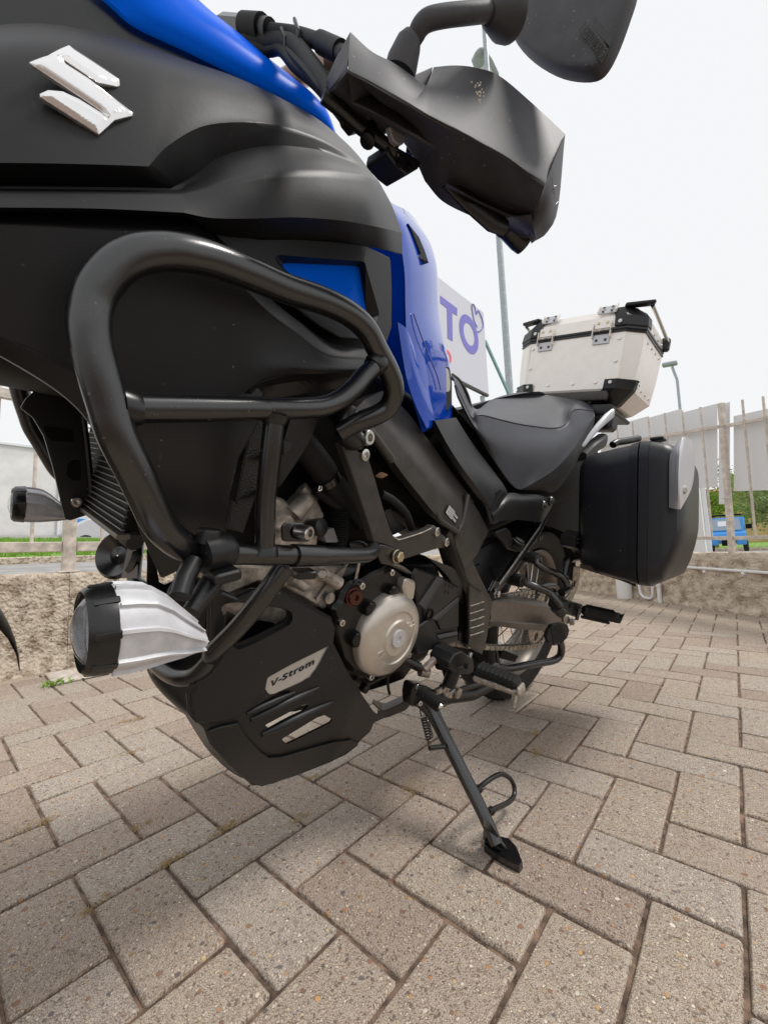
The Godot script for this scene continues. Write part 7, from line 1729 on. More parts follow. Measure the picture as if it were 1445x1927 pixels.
	part(sf, "flattened_end", zp([1.0545, 0.4829, 1.0721, 0.5074, 1.0922, 0.5028, 1.1003, 0.4784, 1.0824, 0.4669], 0.166, 0.008, 0.002, 0.003), M.satin)
	part(sf, "painted_glint", tube(pts([1.2889, 0.6391, 0.156, 1.1871, 0.5653, 0.162, 1.092, 0.4975, 0.166]), 0.0016, 6), M.dull_steel)  # bright steel line stands in for the highlight along the strut
	var lug := part(bike, "mount_lug", zp([1.0223, 0.626, 1.0751, 0.6379, 1.0973, 0.6296, 1.1145, 0.6122, 1.1715, 0.5983, 1.1913, 0.5857, 1.186, 0.578, 1.1527, 0.5773, 1.0996, 0.5846, 1.0692, 0.6037], 0.17, 0.01, 0.003, 0.004), M.plastic)
	part(lug, "rubber_mount", lathe(Vector3(1.1345, 0.5947, 0.172), Vector3(0, 1, 0.5), [-0.006, 0.018, 0.0, 0.018, 0.003, 0.013, 0.006, 0.013, 0.009, 0.0165, 0.013, 0.0165, 0.015, 0.012, 0.018, 0.012, 0.019, 0.006], 22), M.rubber, 30)

func stands_and_pegs() -> void:
	# side stand
	var foot: Vector3 = Vector3(0.8309, 0.1245, 0.3695)
	var top := Vector3(0.8348, 0.2765, 0.2)
	var st := part(bike, "side_stand", tube(cr(PackedVector3Array([Vector3(0.8473, 0.2793, 0.165), Vector3(0.8528, 0.2676, 0.178), Vector3(0.8545, 0.2485, 0.2), Vector3(0.8514, 0.2244, 0.232), Vector3(0.8442, 0.1871, 0.285), Vector3(0.8399, 0.1515, 0.332), foot]), 4), [0.02, 0.02, 0.02, 0.019, 0.018, 0.0165, 0.0155, 0.0145, 0.0138, 0.0132, 0.013, 0.0128, 0.0126, 0.0124, 0.0122, 0.012, 0.012, 0.012, 0.0118, 0.0116, 0.0114, 0.0112, 0.011, 0.0108, 0.0108], 16), M.satin)
	var fp := [Vector3(0.8507, 0.0978, 0.3374), Vector3(0.8672, 0.0963, 0.3314), Vector3(0.8792, 0.1023, 0.355), Vector3(0.8836, 0.1055, 0.3678), Vector3(0.8735, 0.1103, 0.3867), Vector3(0.8479, 0.1158, 0.4082), Vector3(0.8358, 0.1157, 0.4082), Vector3(0.8339, 0.1104, 0.3871), Vector3(0.8363, 0.1043, 0.3628), Vector3(0.8406, 0.0993, 0.3431)]
	var upw := Vector3(0, cos(0.248), -sin(0.248))   # straight up in the yard
	var m := MB.new()
	var r0 := PackedVector3Array(); var r1 := PackedVector3Array(); var r2 := PackedVector3Array()
	var cen := Vector3.ZERO
	for p in fp: cen += p / fp.size()
	for p in fp:
		r0.append(p - upw * 0.012); r1.append(p - upw * 0.001); r2.append(p.lerp(cen, 0.05))
	m.grid([r0, r1, r2], true); m.fan(r2, cen - upw * 0.002); m.fan(r0, cen - upw * 0.012)
	part(st, "foot", m, M.satin)
	part(st, "foot_gusset", sheet([PackedVector3Array([Vector3(0.8486, 0.099, 0.338), Vector3(0.8515, 0.1032, 0.3546), Vector3(0.8504, 0.1076, 0.3718), Vector3(0.8579, 0.1097, 0.3802)]), PackedVector3Array([Vector3(0.8346, 0.128, 0.3424), Vector3(0.8206, 0.1473, 0.3577), Vector3(0.8258, 0.1446, 0.3674), Vector3(0.8396, 0.1301, 0.3711)]), PackedVector3Array([Vector3(0.8132, 0.1608, 0.3499), Vector3(0.7987, 0.1785, 0.3585), Vector3(0.7964, 0.1802, 0.3654), Vector3(0.8073, 0.17, 0.3659)])], 4, 4, Vector3(0, 0, -0.002)), M.satin)
	part(st, "tang_loop", tube(cr(pts([0.8491, 0.1689, 0.306, 0.8806, 0.164, 0.303, 0.9188, 0.1654, 0.306, 0.9494, 0.1609, 0.31, 0.9783, 0.1411, 0.317, 0.9857, 0.1233, 0.325, 0.9709, 0.1151, 0.331, 0.9382, 0.1213, 0.334, 0.8958, 0.135, 0.335, 0.8585, 0.1456, 0.334]), 4), 0.0046, 12), M.satin_clean)
	for q in [Vector3(0.8654, 0.1649, 0.305), Vector3(0.8692, 0.1412, 0.334)]:
		part(st, "weld", lathe(q, Vector3(0.5, 0.5, 0.2), [-0.006, 0.006, 0, 0.0075, 0.006, 0.006], 12), M.satin_clean)
	part(st, "spring_peg", tube(pts([0.8316, 0.225, 0.24, 0.7974, 0.2294, 0.23]), 0.0045, 10), M.satin_clean)
	var sp := PackedVector3Array()
	var sa: Vector3 = Vector3(0.8098, 0.2703, 0.2); var sb: Vector3 = Vector3(0.8169, 0.2318, 0.215)
	var fr := frame(sa, sb - sa)
	sp.append(Vector3(0.8057, 0.2847, 0.19)); sp.append(Vector3(0.8061, 0.2702, 0.195))
	for k in 113:
		var a := TAU * k / 14.0
		sp.append(fr * Vector3(cos(a) * 0.0072, sin(a) * 0.0072, sa.distance_to(sb) * k / 112.0))
	sp.append(Vector3(0.8066, 0.2336, 0.218)); sp.append(Vector3(0.8089, 0.2216, 0.221))
	part(st, "spring", tube(sp, 0.0013, 6), M.satin_clean)
	part(bike, "stand_bracket", zp([0.8049, 0.3209, 0.8495, 0.3059, 0.907, 0.2725, 0.9238, 0.2441, 0.8865, 0.2444, 0.8482, 0.2581, 0.8096, 0.2745, 0.8023, 0.298], 0.17, 0.03, 0.004, 0.006), M.satin_clean)
	# gear lever
	var gl := part(bike, "gear_lever", tube(cr(pts([0.7838, 0.3336, 0.19, 0.818, 0.3136, 0.19, 0.8457, 0.3024, 0.19]), 3), 0.007, 12), M.satin_clean)
	part(gl, "lever_arm", zp([0.8297, 0.3075, 0.853, 0.3075, 0.8726, 0.3083, 0.8871, 0.3048, 0.9036, 0.2861, 0.9214, 0.2909, 0.9315, 0.2809, 0.9131, 0.2719, 0.8936, 0.28, 0.8807, 0.2941, 0.8426, 0.2979], 0.192, 0.008, 0.002, 0.003), M.dull_steel)
	part(gl, "lever_rod", tube(cr(pts([0.9182, 0.278, 0.188, 0.9615, 0.2763, 0.186, 1.0151, 0.2688, 0.184, 1.0907, 0.2566, 0.18]), 3), 0.0065, 10), M.satin_clean)
	part(gl, "lever_pivot", lathe(Vector3(0.93, 0.2808, 0.186), Vector3(0, 0, 1), [0, 0.011, 0.012, 0.011, 0.013, 0.006], 16), M.dull_steel)
	part(gl, "toe_rubber", ribbed(Vector3(0.7797, 0.3314, 0.2), Vector3(0.7869, 0.3212, 0.245), 0.0115, 11, 0.0009), M.rubber)
	part(gl, "toe_pin", lathe(Vector3(0.7853, 0.3229, 0.245), Vector3(0.7869, 0.3212, 0.245) - Vector3(0.7797, 0.3314, 0.2), [0, 0.006, 0.004, 0.0055, 0.006, 0.003, 0.0062, 0.0001], 14, false), M.steel)
	for q in [Vector3(0.7808, 0.3358, 0.192), Vector3(0.7988, 0.2972, 0.19)]:
		bolt(gl, q, Vector3(-0.2, 0.2, 1), 0.005, M.steel, 0.006)
	# rider's foot peg
	var p0: Vector3 = Vector3(0.9151, 0.3556, 0.235); var p1: Vector3 = Vector3(0.9296, 0.3599, 0.325)
	var dirp := (p1 - p0).normalized()
	var pg := part(bike, "foot_peg", bar(p0 + Vector3(0, -0.014, 0), p1 + Vector3(0, -0.012, 0), 0.034, 0.014, 0.004), M.dull_steel)
	part(pg, "peg_rubber", bar(p0 + Vector3(0, 0.004, 0), p1 + Vector3(0, 0.0, 0) - dirp * 0.004, 0.042, 0.02, 0.006), M.rubber)
	for k in 9:
		var c := p0.lerp(p1, 0.1 + 0.095 * k) + Vector3(0, 0.0043 - 0.0004 * k, 0)
		part(pg, "tread_bar", bar(c - dirp * 0.0025, c + dirp * 0.0025, 0.0435, 0.0225, 0.006), M.rubber)
	part(pg, "peg_end", bar(p1 - dirp * 0.004 + Vector3(0, -0.01, 0), p1 + dirp * 0.004 + Vector3(0, -0.008, 0), 0.036, 0.018, 0.003), M.dull_steel)
	part(pg, "feeler", tube(pts([0.9331, 0.3388, 0.315, 0.9233, 0.3148, 0.318]), [0.006, 0.0055], 6), M.dull_steel)
	part(pg, "peg_hinge", zp([0.8441, 0.3754, 0.8576, 0.3906, 0.8848, 0.3915, 0.9372, 0.3621, 0.9509, 0.3333, 0.9315, 0.3296, 0.874, 0.3471, 0.8471, 0.3643], 0.215, 0.05, 0.006, 0.006), M.plastic)
	bolt(pg, Vector3(0.9121, 0.3539, 0.216), Vector3(0, 0, 1), 0.006, M.plastic, 0.003, false)
	part(pg, "peg_hinge", lathe(Vector3(0.8863, 0.3317, 0.2), Vector3(0, 1, 0.2), [-0.02, 0.014, 0.03, 0.014], 18), M.plastic)
	part(pg, "hinge_pin", lathe(Vector3(0.9268, 0.368, 0.21), Vector3(0.3, 1, 0), [-0.008, 0.004, 0.01, 0.004], 12), M.steel)
	# passenger peg on its cranked tubes
	var pp := part(bike, "passenger_peg", tube(cr(pts([1.2463, 0.5603, 0.17, 1.2474, 0.5457, 0.19, 1.2617, 0.5359, 0.205, 1.292, 0.5266, 0.22, 1.3063, 0.5183, 0.235, 1.3156, 0.504, 0.245, 1.313, 0.4894, 0.25, 1.2778, 0.4831, 0.25]), 4), 0.0098, 14), M.satin)
	part(pp, "peg_tube", tube(cr(pts([1.1871, 0.5015, 0.17, 1.2094, 0.4943, 0.19, 1.2237, 0.4893, 0.21, 1.2471, 0.4803, 0.23, 1.2533, 0.4684, 0.245, 1.2613, 0.4518, 0.26]), 4), 0.0098, 14), M.satin)
	part(pp, "bush", lathe(Vector3(1.2424, 0.5607, 0.15), Vector3(1.2487, 0.559, 0.192) - Vector3(1.2424, 0.5607, 0.15), [0, 0.0165, 0.034, 0.0165, 0.036, 0.0145, 0.0362, 0.008], 20), M.satin_clean)
	part(pp, "bush", lathe(Vector3(1.1808, 0.5012, 0.15), Vector3(1.1808, 0.5028, 0.192) - Vector3(1.1808, 0.5012, 0.15), [0, 0.0165, 0.034, 0.0165, 0.036, 0.0145, 0.0362, 0.008], 20), M.satin_clean)
	bolt(pp, Vector3(1.2464, 0.5586, 0.194), Vector3(0.25, 0, 1), 0.0075, M.satin, 0.004)
	bolt(pp, Vector3(1.1777, 0.5033, 0.194), Vector3(0.25, 0, 1), 0.0075, M.satin, 0.004)
	part(pp, "heel_plate", zp([1.3738, 0.5446, 1.4253, 0.5419, 1.4371, 0.5052, 1.4313, 0.4774, 1.4121, 0.4476, 1.3876, 0.4399, 1.3604, 0.4397, 1.3367, 0.4526, 1.3816, 0.4716, 1.3853, 0.5022], 0.24, 0.004, 0.001, 0.002), M.dull_steel)
	part(pp, "plate_slot", zp([1.3925, 0.5032, 1.4025, 0.5024, 1.4045, 0.4849, 1.3924, 0.4843], 0.2412, 0.001, 0.0002), M.black)
	part(pp, "plate_slot", zp([1.3724, 0.4963, 1.3821, 0.4955, 1.3881, 0.4795, 1.3781, 0.477], 0.2412, 0.001, 0.0002), M.black)
	part(pp, "hinge", zp([1.26, 0.4604, 1.3003, 0.4636, 1.3499, 0.4529, 1.4304, 0.4364, 1.4473, 0.4237, 1.432, 0.4045, 1.4049, 0.3997, 1.2993, 0.4299, 1.2607, 0.4415], 0.262, 0.035, 0.004, 0.004), M.plastic)
	part(pp, "hinge_knuckle", lathe(Vector3(1.2794, 0.4351, 0.25), Vector3(0.8, -0.5, 0.3), [-0.016, 0.014, 0.016, 0.014], 16), M.satin_clean)
	part(pp, "hinge_pin", lathe(Vector3(1.376, 0.4186, 0.27), Vector3(0.1, 1, 0), [-0.018, 0.005, 0.014, 0.005], 12), M.satin)
	bolt(pp, Vector3(1.3235, 0.4459, 0.263), Vector3(0, 0, 1), 0.006, M.rubber, 0.003, false)
	bolt(pp, Vector3(1.3746, 0.4385, 0.263), Vector3(0, 0, 1), 0.0065, M.rubber, 0.003, false)
	var a: Vector3 = Vector3(1.4121, 0.4239, 0.27); var b: Vector3 = Vector3(1.4735, 0.4181, 0.345)
	part(pp, "peg_rubber", bar(a, b, 0.03, 0.03, 0.011), M.rubber, 50)
	for k in 12:
		var f := 0.12 + k * 0.066
		var d := (b - a).normalized()
		part(pp, "tread_ring", bar(a.lerp(b, f) + Vector3(0, 0.004, 0) - d * 0.0013, a.lerp(b, f) + Vector3(0, 0.004, 0) + d * 0.0013, 0.033, 0.031, 0.012), M.rubber)
	part(pp, "peg_lip", loft([ell(a + (b - a) * 0.98, Vector3(0.015, 0, 0), Vector3(0, 0.015, 0), 14, 3), ell(Vector3(1.4834, 0.4156, 0.352), Vector3(0.012, 0, 0), Vector3(0, 0.013, 0), 14, 3), ell(Vector3(1.478, 0.4322, 0.358), Vector3(0.006, 0, 0), Vector3(0, 0.003, 0), 14, 3)]), M.rubber)
	part(pp, "peg_spine", bar(Vector3(1.4139, 0.4039, 0.268), Vector3(1.461, 0.4, 0.33), 0.012, 0.008, 0.002), M.rubber)
	# folded-up second pad and its arm
	var pd := part(bike, "rubber_pad", plate(rounded(pts2([1.3518, 0.6298, 1.3906, 0.6435, 1.515, 0.6374, 1.5591, 0.5907, 1.5452, 0.5536, 1.4973, 0.5593, 1.4439, 0.5896, 1.3561, 0.599]), 0.005), 0.04, 0.006, Transform3D(Basis.IDENTITY, Vector3(0, 0, 0.235))), M.rubber)
	for q in [[Vector3(1.3628, 0.6238, 0.238), Vector3(1.5001, 0.6162, 0.238)], [Vector3(1.3631, 0.6138, 0.238), Vector3(1.5072, 0.6034, 0.238)], [Vector3(1.4355, 0.5975, 0.238), Vector3(1.5301, 0.6031, 0.238)], [Vector3(1.4516, 0.5866, 0.238), Vector3(1.5435, 0.5899, 0.238)], [Vector3(1.4703, 0.5754, 0.238), Vector3(1.5451, 0.5768, 0.238)], [Vector3(1.4901, 0.5646, 0.238), Vector3(1.5385, 0.5639, 0.238)]]:
		part(pd, "tread_bar", tube(PackedVector3Array([q[0], q[1]]), 0.003, 8), M.rubber)
	part(pd, "pad_frame", zp([1.3495, 0.6005, 1.4373, 0.5902, 1.4937, 0.5581, 1.481, 0.5575, 1.4241, 0.5864, 1.3419, 0.5974], 0.2375, 0.03, 0.001), M.dull_steel)
	part(pd, "pad_arm", tube(cr(pts([1.451, 0.5861, 0.22, 1.4521, 0.566, 0.218, 1.3954, 0.5603, 0.215, 1.3809, 0.542, 0.215, 1.3671, 0.5132, 0.22]), 4), 0.0125, 12), M.satin_clean)
	# centre stand with its foot paddle
	var cs := part(bike, "centre_stand", tube(cr(pts([1.2923, 0.2114, 0.1, 1.3439, 0.1977, 0.11, 1.4054, 0.1991, 0.13, 1.4819, 0.1993, 0.15, 1.5465, 0.2009, 0.17, 1.575, 0.2149, 0.18, 1.5618, 0.2481, 0.185, 1.5278, 0.283, 0.186]), 5), 0.0118, 16), M.satin)
	var pc: Vector3 = Vector3(1.4944, 0.307, 0.19)
	var paddle := part(cs, "paddle", plate(rounded(pts2([1.3946, 0.3405, 1.4157, 0.3533, 1.4834, 0.3488, 1.5517, 0.3325, 1.5791, 0.3089, 1.5705, 0.2824, 1.5286, 0.2726, 1.468, 0.2769, 1.4134, 0.2971, 1.3858, 0.3204]), 0.012), 0.012, 0.003, Transform3D(Basis.IDENTITY, Vector3(0, 0, 0.195))), M.rubber)
	for k in 9:
		var f := k / 8.0
		var s0: Vector3 = Vector3(1.4058, 0.3424, 0.1955); var s1: Vector3 = Vector3(1.5001, 0.3418, 0.1955); var s2: Vector3 = Vector3(1.4475, 0.2887, 0.1955); var s3: Vector3 = Vector3(1.5563, 0.2872, 0.1955)
		part(paddle, "paddle_rib", tube(PackedVector3Array([s0.lerp(s2, f), s1.lerp(s3, f)]), 0.0018, 6), M.rubber)
	part(cs, "stand_leg", tube(pts([0.9, 0.24, 0.13, 1.1, 0.2, 0.14, 1.28, 0.2, 0.14]), 0.014, 12), M.satin_clean)

func luggage() -> void:
	top_case()
	side_case(1.0)
	side_case(-1.0)

func tc(x: float, y: float, z: float) -> Vector3:
	return Vector3(1.689 + x - 0.0231 * y, 1.3224 + y + 0.0231 * x, z)
func oct(y: float, w1: float, w2: float, c: float, l: float, x0 := 0.0, grow := 0.0) -> PackedVector3Array:
	var p := []
	for q in [[x0 + c, w2], [x0, w1], [x0, -w1], [x0 + c, -w2], [x0 + c + l, -w2], [x0 + 2 * c + l, -w1], [x0 + 2 * c + l, w1], [x0 + c + l, w2]]:
		p.append(tc(q[0], y, q[1]))
	var cen := Vector3.ZERO
	for q in p: cen += q / 8.0
	var r := PackedVector3Array()
	for q in p: r.append(q + (q - cen).normalized() * grow)
	return r
func top_case() -> void:
	var w1 := 0.1655; var w2 := 0.2168; var c := 0.0425; var l := 0.268
	var body := part(bike, "top_case", loft([oct(-0.238, 0.11, 0.15, c, l - 0.07, 0.035), oct(-0.236, 0.12, 0.16, c, l - 0.06, 0.03), oct(-0.19, 0.162, 0.205, c, l - 0.004, 0.003), oct(-0.1, w1 - 0.001, 0.2135, c, l, 0.0), oct(-0.003, w1, w2, c, l)]), M.alloy, 20)
	part(body, "lid_seal", loft([oct(-0.004, w1, w2, c, l, 0, 0.004), oct(0.0, w1, w2, c, l, 0, 0.005), oct(0.0045, w1, w2, c, l, 0, 0.002), oct(0.0055, w1, w2, c, l, 0, 0.002), oct(0.007, w1, w2, c, l, 0, 0.005), oct(0.014, w1, w2, c, l, 0, 0.004)]), M.satin_clean, 20)
	part(body, "lid", loft([oct(0.013, w1, w2, c, l, 0, 0.001), oct(0.055, w1 - 0.003, w2 - 0.004, c, l, 0.003), oct(0.082, w1 - 0.02, w2 - 0.028, c, l - 0.04, 0.02), oct(0.084, w1 - 0.03, w2 - 0.04, c, l - 0.05, 0.026)]), M.alloy, 20)
	for s in [-1.0, 1.0]:
		# black corner guards below and on the lid, front pair
		var rows := []
		for q in [[-0.160, w1, w2, 0.004, 0.0], [-0.163, w1 - 0.001, w2 - 0.006, 0.006, 0.0], [-0.192, 0.162, 0.205, 0.006, 0.003], [-0.236, 0.12, 0.16, 0.006, 0.03], [-0.24, 0.11, 0.15, 0.003, 0.034]]:
			rows.append(PackedVector3Array([tc(q[4] - q[3], q[0], (q[1] - 0.036) * s), tc(q[4] - q[3], q[0], (q[1] + 0.002) * s), tc(q[4] + c - q[3] * 0.7, q[0], (q[2] + q[3] * 0.7) * s), tc(q[4] + c + 0.022, q[0], (q[2] + q[3]) * s)]))
		var m := MB.new(); m.grid(rows)
		var cg := part(body, "corner_guard", m, M.plastic, 25)
		bolt(cg, tc(-0.006, -0.172, (w1 - 0.018) * s), Vector3(-1, 0, 0), 0.0058, M.white, 0.003, false, "rivet")
		bolt(cg, tc(c + 0.014, -0.172, (w2 + 0.004) * s), Vector3(0.1, 0, s), 0.0058, M.steel, 0.003, false, "rivet")
		rows = []
		for q in [[0.014, w1, w2, 0.005, 0.0], [0.018, w1, w2, 0.008, 0.0], [0.05, w1 - 0.003, w2 - 0.004, 0.008, 0.003], [0.085, w1 - 0.02, w2 - 0.028, 0.006, 0.02], [0.092, w1 - 0.03, w2 - 0.045, 0.002, 0.03]]:
			rows.append(PackedVector3Array([tc(q[4] - q[3], q[0], (q[1] - 0.034) * s), tc(q[4] - q[3], q[0], (q[1] + 0.002) * s), tc(q[4] + c - q[3] * 0.7, q[0], (q[2] + q[3] * 0.7) * s), tc(q[4] + c + 0.03, q[0], (q[2] + q[3]) * s)]))
		m = MB.new(); m.grid(rows)
		var lg := part(body, "lid_guard", m, M.plastic, 25)
		bolt(lg, tc(-0.009, 0.03, (w1 - 0.018) * s), Vector3(-1, 0, 0), 0.0062, M.white, 0.003, false, "rivet")
		part(lg, "tie_hook", bar(tc(0.02, 0.09, (w1 - 0.02) * s), tc(0.05, 0.096, (w2 + 0.012) * s), 0.03, 0.012, 0.004), M.plastic)
		# rail along the lid
		var rl := part(body, "lid_rail", tube(PackedVector3Array([tc(0.05, 0.088, (w2 + 0.004) * s), tc(c + l - 0.01, 0.05, (w2 + 0.012) * s)]), 0.006, 12), M.steel)
		part(rl, "rail_foot", box(Vector3(0.03, 0.05, 0.03), 0.006, Transform3D(Basis.IDENTITY, tc(c + l, 0.04, (w2 + 0.004) * s))), M.plastic)
		# rivets along the side
		for k in 4:
			bolt(body, tc(c + 0.05 + k * 0.06, -0.022, (w2 - 0.0005) * s), Vector3(0, 0, s), 0.0045, M.steel, 0.003, false, "rivet")
			bolt(body, tc(c + 0.05 + k * 0.06, -0.172, 0.2065 * s), Vector3(0, 0, s), 0.0045, M.steel, 0.003, false, "rivet")
			bolt(body, tc(c + 0.05 + k * 0.06, 0.026, (w2 + 0.0005) * s), Vector3(0, 0, s), 0.0045, M.steel, 0.003, false, "rivet")
		# front edge strips where the skin is folded
		part(body, "edge_fold", bar(tc(-0.0015, -0.01, w1 * s), tc(0.002, -0.16, (w1 - 0.002) * s), 0.008, 0.003, 0.001), M.alloy)
		for y in [-0.025, -0.1]:
			bolt(body, tc(-0.001, y, (w1 - 0.014) * s), Vector3(-1, 0, 0), 0.0055, M.alloy, 0.003, false, "rivet")
	for z in [-0.137, -0.07, 0.02, 0.098]:
		bolt(body, tc(0.002, -0.168, z), Vector3(-1, 0, 0), 0.0052, M.alloy, 0.003, false, "rivet")
	for z in [-0.104, 0.094]:
		var lt := part(body, "hinge", box(Vector3(0.003, 0.032, 0.054), 0.001, Transform3D(Basis.IDENTITY, tc(-0.0035, -0.022, z))), M.silver)
		part(lt, "hinge_strap", box(Vector3(0.003, 0.03, 0.05), 0.001, Transform3D(Basis.IDENTITY, tc(-0.0085, 0.028, z))), M.alloy)
		part(lt, "hinge_knuckle", tube(PackedVector3Array([tc(-0.011, 0.006, z - 0.03), tc(-0.011, 0.006, z + 0.03)]), 0.005, 12), M.dull_steel)
		part(lt, "hinge_plate", box(Vector3(0.003, 0.036, 0.056), 0.001, Transform3D(Basis(Vector3.BACK, -0.5), tc(0.01, 0.082, z + 0.004))), M.silver)
		for s in [-1, 1]:
			part(lt, "hinge_cheek", box(Vector3(0.018, 0.05, 0.0025), 0.001, Transform3D(Basis.IDENTITY, tc(-0.008, 0.006, z + 0.0285 * s))), M.alloy)
			part(lt, "plate_cheek", box(Vector3(0.014, 0.036, 0.0025), 0.001, Transform3D(Basis(Vector3.BACK, -0.5), tc(0.004, 0.084, z + 0.004 + 0.0285 * s))), M.alloy)
			bolt(lt, tc(-0.005, -0.025, z + 0.0145 * s), Vector3(-1, 0, 0), 0.0045, M.frame, 0.002, false, "rivet")
			bolt(lt, tc(-0.01, 0.032, z + 0.0145 * s), Vector3(-1, 0, 0), 0.005, M.zinc, 0.003, false, "rivet")
			for y in [0.074, 0.09]:
				bolt(lt, tc(0.004 + (y - 0.082) * 0.5, y, z + 0.004 + 0.014 * s), Vector3(-0.9, 0.45, 0), 0.004, M.frame, 0.002, false, "rivet")
	# carrier plate and grab rail
	var ck := part(bike, "rear_rack", box(Vector3(0.3, 0.016, 0.3), 0.005, Transform3D(Basis.IDENTITY, tc(0.16, -0.252, 0))), M.plastic)
	part(ck, "rack_front", box(Vector3(0.02, 0.035, 0.33), 0.006, Transform3D(Basis.IDENTITY, tc(0.005, -0.215, -0.02))), M.frame)
	part(ck, "rack_latch", box(Vector3(0.05, 0.04, 0.07), 0.006, Transform3D(Basis.IDENTITY, tc(0.03, -0.262, 0.13))), M.plastic)
	part(ck, "rack_strut", box(Vector3(0.08, 0.06, 0.1), 0.01, Transform3D(Basis.IDENTITY, tc(0.05, -0.3, 0.12))), M.plastic)
	var gr := part(bike, "grab_rail", loft([
		ell(Vector3(1.5934, 1.0216, 0.2), Vector3(0.003, 0, 0.006), Vector3(-0.003, 0.014, 0), 14, 3), ell(Vector3(1.5643, 1.002, 0.195), Vector3(0.003, 0, 0.008), Vector3(-0.003, 0.0135, 0), 14, 3),
		ell(Vector3(1.5243, 0.9681, 0.188), Vector3(0.003, 0, 0.008), Vector3(0, 0.01, 0), 14, 3), ell(Vector3(1.4921, 0.9309, 0.18), Vector3(0.003, 0, 0.006), Vector3(0, 0.007, 0), 14, 3), ell(Vector3(1.4751, 0.8997, 0.172), Vector3(0.003, 0, 0.004), Vector3(0, 0.004, 0), 14, 3)]), M.silver)
	part(gr, "rail_base", loft([ell(Vector3(1.6647, 0.9461, 0.16), Vector3(0, 0, 0.02), Vector3(0, 0.025, 0), 12, 3), ell(Vector3(1.5712, 0.9062, 0.16), Vector3(0, 0, 0.02), Vector3(0, 0.02, 0), 12, 3), ell(Vector3(1.4952, 0.8684, 0.16), Vector3(0, 0, 0.02), Vector3(0, 0.014, 0), 12, 3)]), M.plastic)
	part(bike, "tail_side", zp([1.2713, 0.7852, 1.5244, 0.893, 1.8522, 0.955, 2.0081, 0.6254, 1.8174, 0.561, 1.686, 0.6141, 1.5494, 0.6348, 1.3986, 0.6436], 0.095, 0.01, 0.002).add(zp([1.2713, 0.7852, 1.5244, 0.893, 1.8522, 0.955, 2.0081, 0.6254, 1.8174, 0.561, 1.686, 0.6141, 1.5494, 0.6348, 1.3986, 0.6436], 0.095, 0.01, 0.002).mirror()), M.black)

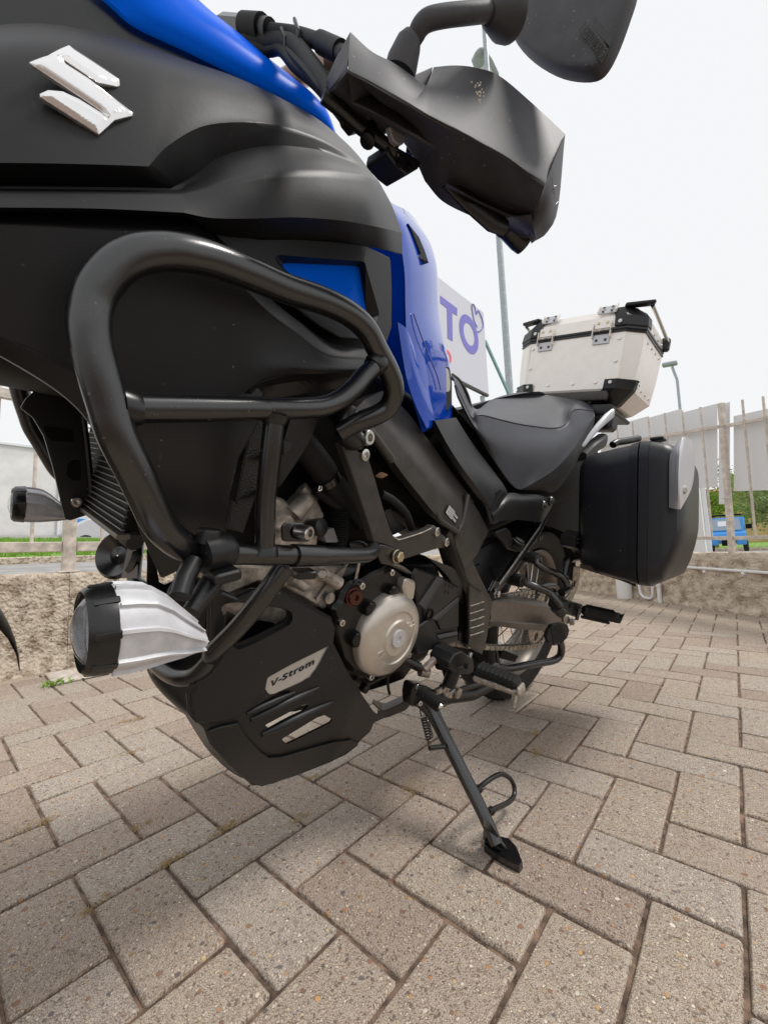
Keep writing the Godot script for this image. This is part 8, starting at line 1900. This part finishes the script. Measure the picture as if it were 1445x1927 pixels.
func side_case(s: float) -> void:
	var o := Vector3(0, 0.714, 0.371)
	var up := Vector3(0, 0.988, -0.153); var out := Vector3(0, 0.153, 0.988)
	var ring := func(n: float, lo: float, hi: float, x0: float, x1: float, pw: float) -> PackedVector3Array:
		var p := rounded(PackedVector2Array([Vector2(x0, lo), Vector2(x1, lo), Vector2(x1, hi), Vector2(x0, hi)]), pw, 7)
		var r := PackedVector3Array()
		for q in p:
			var w: Vector3 = o + up * q.y + out * n + Vector3(q.x, 0, 0)
			r.append(Vector3(w.x, w.y, w.z * s))
		return r
	var body := part(bike, "side_case", loft([ring.call(-0.155, -0.13, 0.14, 1.4, 1.72, 0.05), ring.call(-0.15, -0.148, 0.158, 1.385, 1.735, 0.06), ring.call(-0.13, -0.16, 0.174, 1.37, 1.755, 0.06), ring.call(-0.05, -0.172, 0.184, 1.361, 1.77, 0.055), ring.call(-0.022, -0.177, 0.187, 1.359, 1.775, 0.055), ring.call(-0.0215, -0.179, 0.189, 1.356, 1.777, 0.055), ring.call(-0.0015, -0.182, 0.193, 1.3535, 1.78, 0.055), ring.call(-0.0008, -0.178, 0.189, 1.358, 1.776, 0.055)]), M.pannier, 40)
	part(body, "seal", loft([ring.call(-0.002, -0.176, 0.187, 1.36, 1.774, 0.055), ring.call(0.003, -0.176, 0.187, 1.36, 1.774, 0.055)]), M.black)
	var lid := part(body, "lid", loft([ring.call(0.0012, -0.178, 0.189, 1.358, 1.776, 0.055), ring.call(0.0018, -0.183, 0.194, 1.353, 1.78, 0.055), ring.call(0.022, -0.183, 0.192, 1.353, 1.78, 0.055), ring.call(0.0225, -0.181, 0.19, 1.355, 1.778, 0.055), ring.call(0.05, -0.166, 0.184, 1.356, 1.765, 0.055), ring.call(0.066, -0.128, 0.175, 1.358, 1.74, 0.05), ring.call(0.08, -0.085, 0.16, 1.364, 1.71, 0.05), ring.call(0.09, -0.05, 0.14, 1.385, 1.67, 0.05), ring.call(0.094, -0.02, 0.11, 1.43, 1.62, 0.04)]), M.pannier, 40)
	if s < 0: return
	var pn := part(lid, "silver_panel", sheet([
		[1.4, 0.8967, 0.415, 1.3537, 0.8687, 0.418, 1.3327, 0.828, 0.426, 1.3268, 0.7827, 0.434, 1.3247, 0.74, 0.441],
		[1.3685, 0.9023, 0.425, 1.3263, 0.8753, 0.431, 1.3044, 0.8258, 0.44, 1.2994, 0.7818, 0.447, 1.3124, 0.7379, 0.452],
		[1.3827, 0.9158, 0.432, 1.3234, 0.868, 0.444, 1.3039, 0.8266, 0.451, 1.3009, 0.783, 0.457, 1.3132, 0.7378, 0.461],
		[1.5302, 0.933, 0.426, 1.5264, 0.8984, 0.438, 1.524, 0.8529, 0.446, 1.4482, 0.7959, 0.457, 1.3154, 0.7386, 0.462]], 6, 5, Vector3(0.006, 0, -0.004)), M.silver, 60)
	part(pn, "lock", lathe(Vector3(1.3333, 0.7848, 0.4585), Vector3(-0.4, 0, 1), [-0.002, 0.011, 0.001, 0.011, 0.003, 0.006, 0.0015, 0.0001], 20, false), M.steel)
	part(lid, "latch", box(Vector3(0.045, 0.008, 0.03), 0.002, Transform3D(Basis(Vector3.RIGHT, -0.15), Vector3(1.4276, 0.9149, 0.37))), M.pannier)
	part(body, "carry_handle", tube(cr(pts([1.4103, 0.8943, 0.27, 1.4264, 0.9039, 0.275, 1.4672, 0.9162, 0.29, 1.5104, 0.9305, 0.305]), 4), 0.01, 12), M.satin_clean)
	part(body, "bottom_strip", sheet([[1.3475, 0.5589, 0.26, 1.399, 0.5549, 0.3, 1.4253, 0.547, 0.345, 1.4031, 0.542, 0.385], [1.3514, 0.5479, 0.262, 1.4025, 0.5372, 0.302, 1.4291, 0.5294, 0.347, 1.4055, 0.5266, 0.387]], 4, 2, Vector3(0.004, 0, 0)), M.satin_clean)


func _ready() -> void:
	camera_and_light()
	make_materials()
	build_setting()
	build_motorcycle()
